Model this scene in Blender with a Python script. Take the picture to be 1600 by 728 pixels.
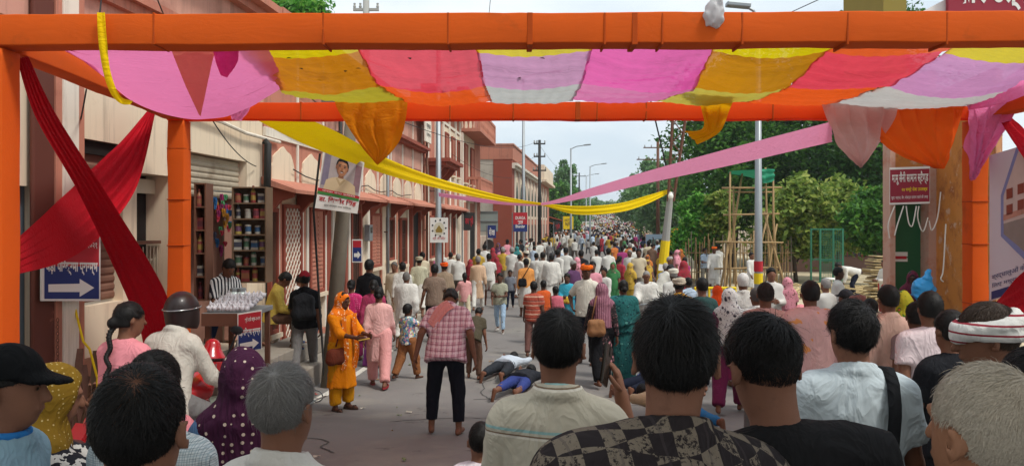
import bpy, math, random
import numpy as np
import openvdb
from mathutils import Vector as V, Matrix as M, noise as MN
for _o in list(bpy.data.objects): bpy.data.objects.remove(_o)
SC = bpy.context.scene; COL = SC.collection
R = math.radians; sin = math.sin; cos = math.cos; pi = math.pi
# ---------------------------------------------------------------- camera
FP = 1200.0; HZ = 348.0; CH = 2.65          # focal length in photo pixels, horizon row, eye height
cam = bpy.data.cameras.new('camera'); camo = bpy.data.objects.new('camera', cam); COL.objects.link(camo)
cam.sensor_width = 36; cam.lens = FP/1600*36; cam.shift_y = -16/1600
cam.clip_start = 0.05; cam.clip_end = 3000
camo.location = (0, 0, CH); camo.rotation_euler = (R(90), 0, 0); SC.camera = camo
# ---------------------------------------------------------------- overcast sky
SUN_EL, SUN_AZ = 56, 125
w = bpy.data.worlds.new('World'); SC.world = w; w.use_nodes = True
nt = w.node_tree; nt.nodes.clear()
sky = nt.nodes.new('ShaderNodeTexSky'); sky.sky_type = 'NISHITA'; sky.sun_disc = False
sky.sun_elevation = R(SUN_EL); sky.sun_rotation = R(SUN_AZ); sky.dust_density = 4; sky.air_density = 1.2
tc = nt.nodes.new('ShaderNodeTexCoord'); mp = nt.nodes.new('ShaderNodeMapping'); mp.inputs['Scale'].default_value = (1, 1, 2.6)
cl = nt.nodes.new('ShaderNodeTexNoise'); cl.inputs['Scale'].default_value = 2.2; cl.inputs['Detail'].default_value = 7; cl.inputs['Roughness'].default_value = .55
cr = nt.nodes.new('ShaderNodeValToRGB'); cr.color_ramp.elements[0].position = .4; cr.color_ramp.elements[1].position = .66
cr.color_ramp.elements[0].color = (4.2, 4.9, 5.5, 1); cr.color_ramp.elements[1].color = (6.3, 6.6, 6.7, 1)
mx = nt.nodes.new('ShaderNodeMix'); mx.data_type = 'RGBA'; mx.inputs[0].default_value = .88
bg = nt.nodes.new('ShaderNodeBackground'); bg.inputs['Strength'].default_value = .095
wo = nt.nodes.new('ShaderNodeOutputWorld'); L = nt.links.new
L(tc.outputs['Generated'], mp.inputs['Vector']); L(mp.outputs[0], cl.inputs['Vector']); L(cl.outputs['Fac'], cr.inputs[0])
L(sky.outputs[0], mx.inputs[6]); L(cr.outputs[0], mx.inputs[7]); L(mx.outputs[2], bg.inputs['Color']); L(bg.outputs[0], wo.inputs[0])
sl = bpy.data.lights.new('sun', 'SUN'); sl.energy = 1.5; sl.angle = R(11); sl.color = (1, .965, .9)
so = bpy.data.objects.new('sun', sl); COL.objects.link(so)
so.rotation_euler = (R(90-SUN_EL), 0, R(180-SUN_AZ)); so.location = (0, 0, 40)
VS = SC.view_settings; VS.view_transform = 'Standard'; VS.look = 'None'; VS.gamma = 1; VS.exposure = .92; VS.use_curve_mapping = False
SC.cycles.max_bounces = 8; SC.cycles.transparent_max_bounces = 12
rnd = random.Random(7)
# ================================================================ helpers
def P(px, py, d): return V(((px-800)/FP*d, d, CH-(py-HZ)/FP*d))
def sst(a, b, x):
    t = min(1, max(0, (x-a)/(b-a))); return t*t*(3-2*t)
def gz(y):                                    # lie of the ground: high where the camera stands, dips, then climbs far off
    return .7*(1-sst(3.5, 12.5, y)) + 5.0*sst(60, 300, y)
def G(px, d): return V(((px-800)/FP*d, d, gz(d)))
def C(h):
    h = h.lstrip('#'); o = []
    for i in (0, 2, 4):
        c = int(h[i:i+2], 16)/255; o.append(c/12.92 if c <= .04045 else ((c+.055)/1.055)**2.4)
    return tuple(o)
_mats = {}
def _nd(t, ty, **k):
    n = t.nodes.new(ty)
    for a, b in k.items():
        if a in n.inputs.keys(): n.inputs[a].default_value = b
    return n
def mixc(t, fac, a, b, mode='MIX'):
    m = t.nodes.new('ShaderNodeMix'); m.data_type = 'RGBA'; m.blend_type = mode
    for v, i in ((fac, 0), (a, 6), (b, 7)):
        if hasattr(v, 'is_output') or isinstance(v, bpy.types.NodeSocket): t.links.new(v, m.inputs[i])
        elif i == 0: m.inputs[0].default_value = v
        else: m.inputs[i].default_value = (*v[:3], 1)
    return m.outputs[2]
def mth(t, op, a, b=0.0, c=None):
    m = t.nodes.new('ShaderNodeMath'); m.operation = op
    for i, v in enumerate((a, b) if c is None else (a, b, c)):
        if isinstance(v, bpy.types.NodeSocket): t.links.new(v, m.inputs[i])
        else: m.inputs[i].default_value = v
    return m.outputs[0]
def mat(key, col, rough=.75, var=.12, vs=3.0, bump=.0, bs=60., spec=.3, transl=0., pat=None, metal=0., coat=0., objcol=False, dirt=None, wear=None, bd=.004, fold=0., streak=0., fmap=(1, 1, .55)):
    """procedural material: base colour, broad tonal variation, fine bump, optional pattern / dirt stains / worn paint"""
    if key in _mats: return _mats[key]
    if isinstance(col, str): col = C(col)
    m = bpy.data.materials.new(key); m.use_nodes = True; t = m.node_tree; b = t.nodes['Principled BSDF']; out = t.nodes['Material Output']
    L = t.links.new
    tc = t.nodes.new('ShaderNodeTexCoord'); oc = tc.outputs['Object']
    c = None
    if objcol:
        oi = t.nodes.new('ShaderNodeObjectInfo'); c = oi.outputs['Color']
    n = _nd(t, 'ShaderNodeTexNoise', Scale=vs, Detail=5., Roughness=.6); L(oc, n.inputs['Vector'])
    base = c if c is not None else col
    if pat: base = pat(t, oc, base)
    f = mth(t, 'MULTIPLY_ADD', n.outputs['Fac'], 2*var, 1-var)
    hv = t.nodes.new('ShaderNodeHueSaturation'); L(f, hv.inputs['Value'])
    if isinstance(base, bpy.types.NodeSocket): L(base, hv.inputs['Color'])
    else: hv.inputs['Color'].default_value = (*base[:3], 1)
    cc = hv.outputs[0]
    if dirt:
        dn = _nd(t, 'ShaderNodeTexNoise', Scale=dirt[1], Detail=8., Roughness=.68); L(oc, dn.inputs['Vector'])
        rr = t.nodes.new('ShaderNodeValToRGB'); rr.color_ramp.elements[0].position = dirt[2]; rr.color_ramp.elements[1].position = min(1, dirt[2]+.22)
        L(dn.outputs['Fac'], rr.inputs[0]); cc = mixc(t, rr.outputs[0], cc, dirt[0] if not isinstance(dirt[0], str) else C(dirt[0]))
    if streak:                                 # rain streaks running down a wall
        sm = t.nodes.new('ShaderNodeMapping'); sm.inputs['Scale'].default_value = (5, 5, .35); L(oc, sm.inputs['Vector']); sn = _nd(t, 'ShaderNodeTexNoise', Scale=1.6, Detail=7., Roughness=.7); L(sm.outputs[0], sn.inputs['Vector'])
        rr = t.nodes.new('ShaderNodeValToRGB'); rr.color_ramp.elements[0].position = .52; rr.color_ramp.elements[1].position = .75; L(sn.outputs['Fac'], rr.inputs[0])
        cc = mixc(t, mth(t, 'MULTIPLY', rr.outputs[0], streak), cc, C('#5a4a40'))
    if wear:
        dn = _nd(t, 'ShaderNodeTexNoise', Scale=wear[1], Detail=10., Roughness=.75); L(oc, dn.inputs['Vector'])
        rr = t.nodes.new('ShaderNodeValToRGB'); rr.color_ramp.elements[0].position = wear[2]; rr.color_ramp.elements[1].position = wear[2]+.03
        L(dn.outputs['Fac'], rr.inputs[0]); cc = mixc(t, rr.outputs[0], cc, C(wear[0]))
    L(cc, b.inputs['Base Color'])
    b.inputs['Roughness'].default_value = rough; b.inputs['Specular IOR Level'].default_value = spec; b.inputs['Metallic'].default_value = metal
    b.inputs['Coat Weight'].default_value = coat
    if bump:
        bn = _nd(t, 'ShaderNodeTexNoise', Scale=bs, Detail=4.); L(oc, bn.inputs['Vector'])
        bp = t.nodes.new('ShaderNodeBump'); bp.inputs['Strength'].default_value = bump; bp.inputs['Distance'].default_value = bd
        L(bn.outputs['Fac'], bp.inputs['Height']); L(bp.outputs[0], b.inputs['Normal'])
        if fold:                               # soft creases in cloth
            fm = t.nodes.new('ShaderNodeMapping'); fm.inputs['Scale'].default_value = fmap; fm.inputs['Rotation'].default_value = (.3, .5, .2) if fmap[2] == .55 else (0, 0, .06); L(oc, fm.inputs['Vector'])
            fn = _nd(t, 'ShaderNodeTexNoise', Scale=7., Detail=3., Roughness=.5, Distortion=1.6); L(fm.outputs[0], fn.inputs['Vector'])
            rd = mth(t, 'ABSOLUTE', mth(t, 'SUBTRACT', fn.outputs['Fac'], .5)); b2 = t.nodes.new('ShaderNodeBump'); b2.inputs['Strength'].default_value = fold; b2.inputs['Distance'].default_value = .05
            L(mth(t, 'POWER', mth(t, 'SUBTRACT', 1., rd), 3.), b2.inputs['Height']); L(b2.outputs[0], bp.inputs['Normal'])
    if transl:
        tr = t.nodes.new('ShaderNodeBsdfTranslucent'); L(cc, tr.inputs['Color'])
        if bump: L(b.inputs['Normal'].links[0].from_socket, tr.inputs['Normal'])
        ms = t.nodes.new('ShaderNodeMixShader'); ms.inputs[0].default_value = transl
        L(b.outputs[0], ms.inputs[1]); L(tr.outputs[0], ms.inputs[2]); L(ms.outputs[0], out.inputs['Surface'])
    _mats[key] = m; return m
# ---- patterns (flat print on cloth)
def _sep(t, oc, scale=(1, 1, 1), rot=(0, 0, 0)):
    mp = t.nodes.new('ShaderNodeMapping'); mp.inputs['Scale'].default_value = scale; mp.inputs['Rotation'].default_value = rot
    t.links.new(oc, mp.inputs['Vector']); s = t.nodes.new('ShaderNodeSeparateXYZ'); t.links.new(mp.outputs[0], s.inputs[0]); return s.outputs, mp.outputs[0]
def band(t, v, per, frac, off=0.):
    return mth(t, 'LESS_THAN', mth(t, 'FRACT', mth(t, 'ADD', mth(t, 'DIVIDE', v, per), off)), frac)
def p_stripe(axis, per, frac, c2, off=0.):
    def f(t, oc, base):
        s, _ = _sep(t, oc); return mixc(t, band(t, s[axis], per, frac, off), base, C(c2))
    return f
def p_multi(axis, items):
    def f(t, oc, base):
        s, _ = _sep(t, oc)
        for per, frac, off, c2 in items: base = mixc(t, band(t, s[axis], per, frac, off), base, C(c2))
        return base
    return f
def p_plaid(per, c2, c3, fr=.3):
    def f(t, oc, base):
        s, _ = _sep(t, oc)
        b = mixc(t, mth(t, 'MULTIPLY', band(t, s[0], per, fr), .6), base, C(c2)); b = mixc(t, mth(t, 'MULTIPLY', band(t, s[2], per, fr), .6), b, C(c2))
        b = mixc(t, mth(t, 'MULTIPLY', band(t, s[0], per, .1, .5), .8), b, C(c3)); return mixc(t, mth(t, 'MULTIPLY', band(t, s[2], per, .1, .5), .8), b, C(c3))
    return f
def p_check(per, c2, c3):
    def f(t, oc, base):
        mp = t.nodes.new('ShaderNodeMapping'); mp.inputs['Rotation'].default_value = (0, R(8), R(14)); t.links.new(oc, mp.inputs['Vector'])
        ck = _nd(t, 'ShaderNodeTexChecker', Scale=1/per); t.links.new(mp.outputs[0], ck.inputs['Vector'])
        n = _nd(t, 'ShaderNodeTexNoise', Scale=90., Detail=6., Roughness=.8); t.links.new(oc, n.inputs['Vector'])
        n2 = _nd(t, 'ShaderNodeTexNoise', Scale=14., Detail=3.); t.links.new(oc, n2.inputs['Vector'])
        fray = mth(t, 'GREATER_THAN', mth(t, 'ADD', n.outputs['Fac'], mth(t, 'MULTIPLY', n2.outputs['Fac'], .5)), .70)
        b = mixc(t, mth(t, 'MULTIPLY', ck.outputs['Fac'], fray), base, C(c2))
        s, _ = _sep(t, oc)
        return mixc(t, mth(t, 'MULTIPLY', band(t, s[0], per*2, .06), .35), b, C(c3))
    return f
def p_dots(scale, rad, c2):
    def f(t, oc, base):
        v = _nd(t, 'ShaderNodeTexVoronoi', Scale=scale, Randomness=.35); t.links.new(oc, v.inputs['Vector'])
        return mixc(t, mth(t, 'LESS_THAN', v.outputs['Distance'], rad), base, C(c2))
    return f
def p_flower(scale, c2, c3, th=.36):
    def f(t, oc, base):
        n = _nd(t, 'ShaderNodeTexNoise', Scale=scale*2.2, Detail=3.); t.links.new(oc, n.inputs['Vector'])
        v = _nd(t, 'ShaderNodeTexVoronoi', Scale=scale, Randomness=.9); t.links.new(oc, v.inputs['Vector'])
        d = mth(t, 'ADD', v.outputs['Distance'], mth(t, 'MULTIPLY', n.outputs['Fac'], .5))
        b = mixc(t, mth(t, 'LESS_THAN', d, th+.2), base, C(c3))
        b = mixc(t, mth(t, 'LESS_THAN', d, th+.12), b, C(c2))
        v2 = _nd(t, 'ShaderNodeTexNoise', Scale=scale*3, Detail=2.); t.links.new(oc, v2.inputs['Vector'])
        return mixc(t, mth(t, 'GREATER_THAN', v2.outputs['Fac'], .62), b, C(c3))
    return f
def p_blotch(scale, cols, th=.55):
    def f(t, oc, base):
        for i, c in enumerate(cols):
            n = _nd(t, 'ShaderNodeTexNoise', Scale=scale*(1+.3*i), Detail=2.); mp = t.nodes.new('ShaderNodeMapping'); mp.inputs['Location'].default_value = (i*3.1, i*1.7, 0)
            t.links.new(oc, mp.inputs['Vector']); t.links.new(mp.outputs[0], n.inputs['Vector'])
            base = mixc(t, mth(t, 'GREATER_THAN', n.outputs['Fac'], th), base, C(c))
        return base
    return f
# ---- objects
class Tg: pass
def tag(o, label=None, cat=None, group=None, kind=None):
    if label: o['label'] = label
    if cat: o['category'] = cat
    if group: o['group'] = group
    if kind: o['kind'] = kind
    return o
def thing(name, label, cat, loc=(0, 0, 0), rz=0., group=None):
    o = bpy.data.objects.new(name, None); COL.objects.link(o); o.empty_display_size = .1
    o.location = loc; o.rotation_euler = (0, 0, rz); return tag(o, label, cat, group)
def link(name, me, m, parent=None, local=False):
    """link a mesh; unless local, its vertices are world coordinates and are moved into the parent's frame"""
    if m is not None and not me.materials: me.materials.append(m)
    o = bpy.data.objects.new(name, me); COL.objects.link(o)
    if parent is not None:
        o.parent = parent
        if not local:
            q = parent; mw = M.Identity(4)
            while q is not None: mw = M.LocRotScale(q.location, q.rotation_euler, q.scale) @ mw; q = q.parent
            me.transform(mw.inverted())
    return o
class MB:
    def __init__(s): s.v = []; s.f = []
    def add(s, vs, fs):
        n = len(s.v); s.v += [tuple(p) for p in vs]; s.f += [tuple(i+n for i in f) for f in fs]; return s
    def obox(s, c, ax, ay, az):               # centre and three half-axis vectors
        c, ax, ay, az = V(c), V(ax), V(ay), V(az)
        return s.add([c+ax*i+ay*j+az*k for i, j, k in ((-1,-1,-1),(1,-1,-1),(1,1,-1),(-1,1,-1),(-1,-1,1),(1,-1,1),(1,1,1),(-1,1,1))],
                     [(3,2,1,0),(4,5,6,7),(0,1,5,4),(1,2,6,5),(2,3,7,6),(3,0,4,7)])
    def box(s, x0, x1, y0, y1, z0, z1): return s.obox(((x0+x1)/2, (y0+y1)/2, (z0+z1)/2), ((x1-x0)/2,0,0), (0,(y1-y0)/2,0), (0,0,(z1-z0)/2))
    def beam(s, a, b, wd, ht, up=(0,0,1)):
        a, b = V(a), V(b); d = b-a; l = d.length; d.normalize(); sx = d.cross(V(up)).normalized(); uz = sx.cross(d)
        return s.obox((a+b)/2, d*l/2, sx*wd/2, uz*ht/2)
    def tube(s, pts, rad, n=8, cap=True):
        pts = [V(p) for p in pts]; k = len(pts)
        if not hasattr(rad, '__len__'): rad = [rad]*k
        vs = []; fs = []; ref = None
        for i, p in enumerate(pts):
            d = (pts[min(i+1, k-1)]-pts[max(i-1, 0)]).normalized()
            if ref is None: ref = d.orthogonal().normalized()
            ref = (ref-d*ref.dot(d)).normalized(); q = d.cross(ref)
            for j in range(n):
                a = 2*pi*j/n; vs.append(p+(ref*cos(a)+q*sin(a))*rad[i])
        for i in range(k-1):
            for j in range(n): fs.append((i*n+j, i*n+(j+1)%n, (i+1)*n+(j+1)%n, (i+1)*n+j))
        if cap: fs += [tuple(range(n-1, -1, -1)), tuple(range((k-1)*n, k*n))]
        return s.add(vs, fs)
    def grid(s, fn, nu, nv, closed_u=False):
        vs = [fn(i/nu, j/nv) for j in range(nv+1) for i in range(nu+(0 if closed_u else 1))]; w = nu+(0 if closed_u else 1); fs = []
        for j in range(nv):
            for i in range(nu):
                a = j*w+i; b = j*w+(i+1)%w; fs.append((a, b, b+w, a+w))
        return s.add(vs, fs)
    def lathe(s, c, prof, n=12):
        c = V(c); vs = [c+V((r*cos(2*pi*j/n), r*sin(2*pi*j/n), z)) for r, z in prof for j in range(n)]; fs = []
        for i in range(len(prof)-1):
            for j in range(n): fs.append((i*n+j, i*n+(j+1)%n, (i+1)*n+(j+1)%n, (i+1)*n+j))
        fs += [tuple(range(n-1, -1, -1)), tuple(range((len(prof)-1)*n, len(prof)*n))]
        return s.add(vs, fs)
    def prism(s, poly, dv):                    # planar polygon of 3D points, extruded by dv
        n = len(poly); dv = V(dv); a = [V(p) for p in poly]
        return s.add(a+[p+dv for p in a], [tuple(range(n-1, -1, -1)), tuple(range(n, 2*n))]+[(i, (i+1)%n, n+(i+1)%n, n+i) for i in range(n)])
    def build(s, name, m, parent=None, smooth=False, local=False, bevel=0., solid=0.):
        me = bpy.data.meshes.new(name); me.from_pydata(s.v, [], s.f); me.update()
        if smooth: me.polygons.foreach_set('use_smooth', [True]*len(me.polygons))
        o = link(name, me, m, parent, local)
        if bevel:
            b = o.modifiers.new('bevel', 'BEVEL'); b.width = bevel; b.segments = 2; b.limit_method = 'ANGLE'
        if solid:
            b = o.modifiers.new('solid', 'SOLIDIFY'); b.thickness = solid; b.offset = 0
        return o
def nz(p, s=1., seed=0.): return MN.noise(V(p)*s+V((seed*7.3, seed*3.1, seed*1.7)))
def text_mesh(txt, size, bold=0.):
    cu = bpy.data.curves.new('lettering', 'FONT'); cu.body = txt; cu.size = size; cu.align_x = 'CENTER'; cu.align_y = 'CENTER'; cu.resolution_u = 3; cu.offset = bold
    o = bpy.data.objects.new('lettering', cu); COL.objects.link(o)
    me = bpy.data.meshes.new_from_object(o.evaluated_get(bpy.context.evaluated_depsgraph_get()))
    bpy.data.objects.remove(o); return me
def lettering(txt, org, ux, uy, w, h, m, parent, bold=0.):
    """flat lettering fitted into a w x h rectangle centred at org on the plane (ux, uy)"""
    me = text_mesh(txt, 1., bold)
    if not len(me.vertices): return None
    n = len(me.vertices); co = np.empty(n*3); me.vertices.foreach_get('co', co); co = co.reshape(-1, 3)
    lo, hi = co.min(0), co.max(0); c = (lo+hi)/2; sz = np.maximum(hi-lo, 1e-4)
    u = (co[:, 0]-c[0])/sz[0]*w; v = (co[:, 1]-c[1])/sz[1]*h
    ux, uy = np.array(V(ux).normalized()), np.array(V(uy).normalized())
    q = np.array(org)+u[:, None]*ux+v[:, None]*uy
    me.vertices.foreach_set('co', q.ravel()); me.update(); me.name = 'lettering'; me.materials.clear()
    return link('lettering', me, m, parent)
# ================================================================ people: smooth-blended bodies, meshed from a distance field
BIG = .35
class Vox:
    def __init__(s, lo, hi, h):
        s.h = h; s.lo = np.array(lo, np.float32); n = np.ceil((np.array(hi)-s.lo)/h).astype(int)+1
        s.ax = [s.lo[i]+h*np.arange(n[i], dtype=np.float32) for i in range(3)]; s.a = np.full(n, BIG, np.float32)
    def sl(s, lo, hi):
        i0 = [max(0, int((lo[i]-s.lo[i])/s.h)) for i in range(3)]; i1 = [min(len(s.ax[i]), int((hi[i]-s.lo[i])/s.h)+2) for i in range(3)]
        if any(b <= a for a, b in zip(i0, i1)): return None, None
        sl = tuple(slice(a, b) for a, b in zip(i0, i1))
        return sl, (s.ax[0][sl[0]][:, None, None], s.ax[1][sl[1]][None, :, None], s.ax[2][sl[2]][None, None, :])
    def put(s, sl, d, k, sub=False):
        a = s.a[sl]
        if sub:
            b = -d; h = np.maximum(k-np.abs(a-b), 0); s.a[sl] = np.maximum(a, b)+h*h/(4*k) if k > 0 else np.maximum(a, b)
        elif k > 0:
            h = np.maximum(k-np.abs(a-d), 0); s.a[sl] = np.minimum(a, d)-h*h/(4*k)
        else: s.a[sl] = np.minimum(a, d)
    def rc(s, a, b, ra, rb, k=.03, sub=False, flat=None, rip=None):
        """tapered capsule; flat=(axis, factor) squashes its section along an axis; rip(t, X, Y, Z) adds folds"""
        a, b = np.array(a, np.float32), np.array(b, np.float32); m = max(ra, rb)*(1.0 if flat is None else max(1, 1/flat[1]))+k+.05
        sl, g = s.sl(np.minimum(a, b)-m, np.maximum(a, b)+m)
        if sl is None: return
        d = b-a; X, Y, Z = g[0]-a[0], g[1]-a[1], g[2]-a[2]
        t = np.clip((X*d[0]+Y*d[1]+Z*d[2])/max(1e-9, float(d@d)), 0, 1)
        ex, ey, ez = X-t*d[0], Y-t*d[1], Z-t*d[2]
        if flat is not None:
            e = [ex, ey, ez]; e[flat[0]] = e[flat[0]]*flat[1]; ex, ey, ez = e
        q = np.sqrt(ex*ex+ey*ey+ez*ez)-(ra+(rb-ra)*t)
        if rip is not None: q = q+rip(t, *g)
        s.put(sl, q, k, sub)
    def ell(s, c, r, rot=None, k=.03, sub=False):
        c = np.array(c, np.float32); m = max(r)+k+.04; sl, g = s.sl(c-m, c+m)
        if sl is None: return
        X, Y, Z = g[0]-c[0], g[1]-c[1], g[2]-c[2]
        if rot is not None:
            X, Y, Z = [X*rot[0][i]+Y*rot[1][i]+Z*rot[2][i] for i in range(3)]
        k0 = np.sqrt((X/r[0])**2+(Y/r[1])**2+(Z/r[2])**2); k1 = np.sqrt((X/r[0]**2)**2+(Y/r[1]**2)**2+(Z/r[2]**2)**2)+1e-6
        s.put(sl, (k0*(k0-1)/k1).astype(np.float32), k, sub)
    def cut(s, p, n, rad=None):                # remove what lies on the +n side of the plane (within rad of p)
        n = np.array(n, np.float32); n /= np.linalg.norm(n)
        if rad: sl, g = s.sl(np.array(p)-rad, np.array(p)+rad)
        else: sl, g = s.sl(s.lo-1, s.lo+99)
        if sl is None: return
        d = (g[0]-p[0])*n[0]+(g[1]-p[1])*n[1]+(g[2]-p[2])*n[2]
        if rad:
            r2 = np.sqrt((g[0]-p[0])**2+(g[1]-p[1])**2+(g[2]-p[2])**2)-rad; d = np.minimum(d, -r2)
        s.a[sl] = np.maximum(s.a[sl], d)
    def wrinkle(s, amp, f, seed=0, tilt=(1, .6, 2.2)):
        X, Y, Z = s.ax[0][:, None, None], s.ax[1][None, :, None], s.ax[2][None, None, :]
        r = np.random.RandomState(seed); w = 0
        for i in range(4):
            d = r.randn(3)*np.array(tilt); d /= np.linalg.norm(d); ff = f*(1+.6*i)*2*pi; q = r.rand()*6.28
            wv = np.sin(ff*.35*(X*d[2]+Y*d[0]-Z*d[1])+q*2)
            ms = .5+.5*np.sin(f*.9*(X*d[1]*1.3+Y*d[2]+Z*d[0])*2*pi+q*3)
            w = w+(1-np.abs(np.sin(.5*(ff*(X*d[0]+Y*d[1]+Z*d[2])+q+1.6*wv))))**2*ms*ms/(1+.3*i)
        s.a = s.a-(amp*1.9*(w-.3)).astype(np.float32)
    def mesh(s, name, adapt=0.):
        s.a[0] = s.a[-1] = BIG; s.a[:, 0] = s.a[:, -1] = BIG; s.a[:, :, 0] = s.a[:, :, -1] = BIG
        g = openvdb.FloatGrid(BIG); g.copyFromArray(np.clip(s.a, -BIG, BIG)); g.transform = openvdb.createLinearTransform(voxelSize=s.h)
        p, t, q = g.convertToPolygons(0., adapt)
        return np_mesh(name, np.asarray(p)+s.lo, np.asarray(t)[:, ::-1], np.asarray(q)[:, ::-1])
def np_mesh(name, p, t=None, q=None, extra=None, smooth=True):
    t = np.zeros((0, 3), int) if t is None else np.asarray(t).reshape(-1, 3); q = np.zeros((0, 4), int) if q is None else np.asarray(q).reshape(-1, 4)
    p = np.asarray(p, np.float32)
    if extra:                                  # list of MB-like (verts, faces) joined in
        for ev, ef in extra:
            n = len(p); p = np.vstack([p, np.asarray(ev, np.float32)])
            f4 = [f for f in ef if len(f) == 4]; f3 = [f for f in ef if len(f) == 3]
            for f in ef:
                if len(f) > 4: f3 += [(f[0], f[i], f[i+1]) for i in range(1, len(f)-1)]
            if f4: q = np.vstack([q, np.array(f4)+n])
            if f3: t = np.vstack([t, np.array(f3)+n])
    me = bpy.data.meshes.new(name); nt_, nq = len(t), len(q)
    me.vertices.add(len(p)); me.vertices.foreach_set('co', p.ravel())
    me.loops.add(nt_*3+nq*4); me.loops.foreach_set('vertex_index', np.concatenate([t.ravel(), q.ravel()]).astype(np.int32))
    me.polygons.add(nt_+nq)
    me.polygons.foreach_set('loop_start', np.concatenate([np.arange(nt_)*3, nt_*3+np.arange(nq)*4]).astype(np.int32))
    me.polygons.foreach_set('use_smooth', np.full(nt_+nq, smooth))
    me.update(calc_edges=True); me.validate(); return me
def rotm(pitch=0., yaw=0., roll=0.): return (M.Rotation(yaw, 3, 'Z') @ M.Rotation(-pitch, 3, 'X') @ M.Rotation(roll, 3, 'Y'))   # pitch>0 looks down/leans forward
class Sk:                                      # skeleton of one pose, built for a 1.72 m body facing +Y, then scaled
    def __init__(s, h=1.72, lean=0., hp=0., hy=0., hr=0., L=(4, 9, 12, 0), Rr=(4, 9, 12, 0), lL=(0, 3, 0), lR=(0, 3, 0), wide=1., twist=0., roll=0., sit=None, squash=0., headk=1.):
        k = h/1.72; s.k = k; s.wide = wide; s.headk = headk
        def leg(sx, a):
            fw, ab, kn = [R(x) for x in a]; hip = V((sx*.095, 0, 0))
            d = V((sx*sin(ab), sin(fw)*cos(ab), -cos(fw)*cos(ab))); kne = hip+d*.44
            d2 = V((sx*sin(ab)*.3, sin(fw-kn), -cos(fw-kn))).normalized(); an = kne+d2*.42; fd = V((sx*.18, cos(min(fw-kn, 0)*.8), -sin(max(-(fw-kn)-.5, 0)))).normalized(); return hip, kne, an, fd
        lg = [leg(-1, lL), leg(1, lR)]
        base = sit if sit is not None else -min(lg[0][2].z, lg[1][2].z)+.075
        pv = V((0, 0, base)); s.legs = [[(pv+p)*k for p in l[:3]]+[l[3]] for l in lg]
        T = rotm(R(lean), R(twist), R(roll)); s.T = T
        s.pel = (pv+V((0, 0, .02)))*k
        tp = lambda x, y, z: (pv+T @ V((x, y, z)))*k
        s.tp = tp; s.belly = tp(0, .0, .16); s.chest = tp(0, -.005, .325); s.nb = tp(0, -.01, .508-squash)
        s.sh = [tp(-.168*wide, -.01, .425-squash), tp(.168*wide, -.01, .425-squash)]
        H = T @ rotm(R(hp), R(hy), R(hr-roll*.7)); H = M.Rotation(0, 3, 'X') @ H; s.H = H; s.hc = s.nb+(T @ V((0, .0, .06)))*k+(H @ V((0, .02, .11)))*k
        s.hd = lambda x, y, z: s.hc+(H @ V((x, y, z)))*k*headk
        s.arms = []
        for sx, a, sh in ((-1, L, s.sh[0]), (1, Rr, s.sh[1])):
            fw, ab, el, inw = [R(x) for x in a]
            d = V((sx*sin(ab), sin(fw)*cos(ab), -cos(fw)*cos(ab))); elb = sh+(T @ d)*.285*k
            d2 = M.Rotation(-sx*-inw, 3, 'Z') @ V((sx*sin(ab)*cos(el), sin(fw+el), -cos(fw+el))); d2 = (T @ d2).normalized()
            wr = elb+d2*.25*k
            n = V((-sx, 0, 0)); n = (n-d2*n.dot(d2))
            if n.length < .2: n = V((0, 0, -1)); n = n-d2*n.dot(d2)
            n.normalize(); s.arms.append((sh, elb, wr, d2, n, d2.cross(n)*(sx)))
        pts = [s.pel, s.nb, s.hd(0, 0, .2)]+[p for l in s.legs for p in l[:3]]+[p for a in s.arms for p in a[:3]]+[a[2]+a[3]*.2 for a in s.arms]
        s.lo = np.array([min(p[i] for p in pts) for i in range(3)])-.27; s.hi = np.array([max(p[i] for p in pts) for i in range(3)])+.27
def torso(v, s, g, kk=.05):                    # torso volume inflated by g
    k = s.k; w = s.wide; T = s.T
    v.ell(s.pel, ((.165*w+g)*k, (.118+g)*k, (.13+g)*k), T, kk); v.ell(s.belly, ((.148*w+g)*k, (.112+g)*k, (.19+g)*k), T, kk)
    v.ell(s.chest, ((.168*w+g)*k, (.115+g)*k, (.168+g)*k), T, kk); v.rc(s.sh[0]*.84+s.sh[1]*.16, s.sh[1]*.84+s.sh[0]*.16, (.055+g)*k, (.055+g)*k, kk)
    dn = (s.T @ V((0, -.005, -.036)))*k; v.rc(s.sh[0]*.75+s.nb*.25, s.nb+dn, (.042+g)*k, (.045+g)*k, kk); v.rc(s.sh[1]*.75+s.nb*.25, s.nb+dn, (.042+g)*k, (.045+g)*k, kk)
def head_prims(v, s, hi=False, g=0.):
    k = s.k*s.headk; H = s.H; hd = s.hd
    v.rc(s.nb-(s.T @ V((0, 0, .05)))*s.k, hd(0, -.014, -.05), .06*s.k, .055*k, .03)
    v.ell(hd(0, -.012, .022), (.076*k, .097*k, .098*k), H, .02); v.ell(hd(0, .028, -.05), (.058*k, .066*k, .066*k), H, .04)
    v.ell(hd(0, .055, -.096), (.03*k, .026*k, .022*k), H, .03)
    v.rc(hd(0, .092, .01), hd(0, .112, -.03), .009*k, .014*k, .012); v.rc(hd(-.03, .085, .026), hd(.03, .085, .026), .012*k, .012*k, .02)
    v.rc(hd(-.018, .094, -.062), hd(.018, .094, -.062), .008*k, .008*k, .01)
    for sx in (-1, 1):
        v.ell(hd(sx*.031, .1, .006), (.017*k, .014*k, .011*k), H, .012, sub=True)
        He = H @ M.Rotation(-sx*.5, 3, 'Z'); v.ell(hd(sx*.088, -.008, -.014), (.0085*k, .021*k, .033*k), He, .006)
        if hi: v.ell(hd(sx*.096, .002, -.012), (.007*k, .012*k, .02*k), He, .004, sub=True)
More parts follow.
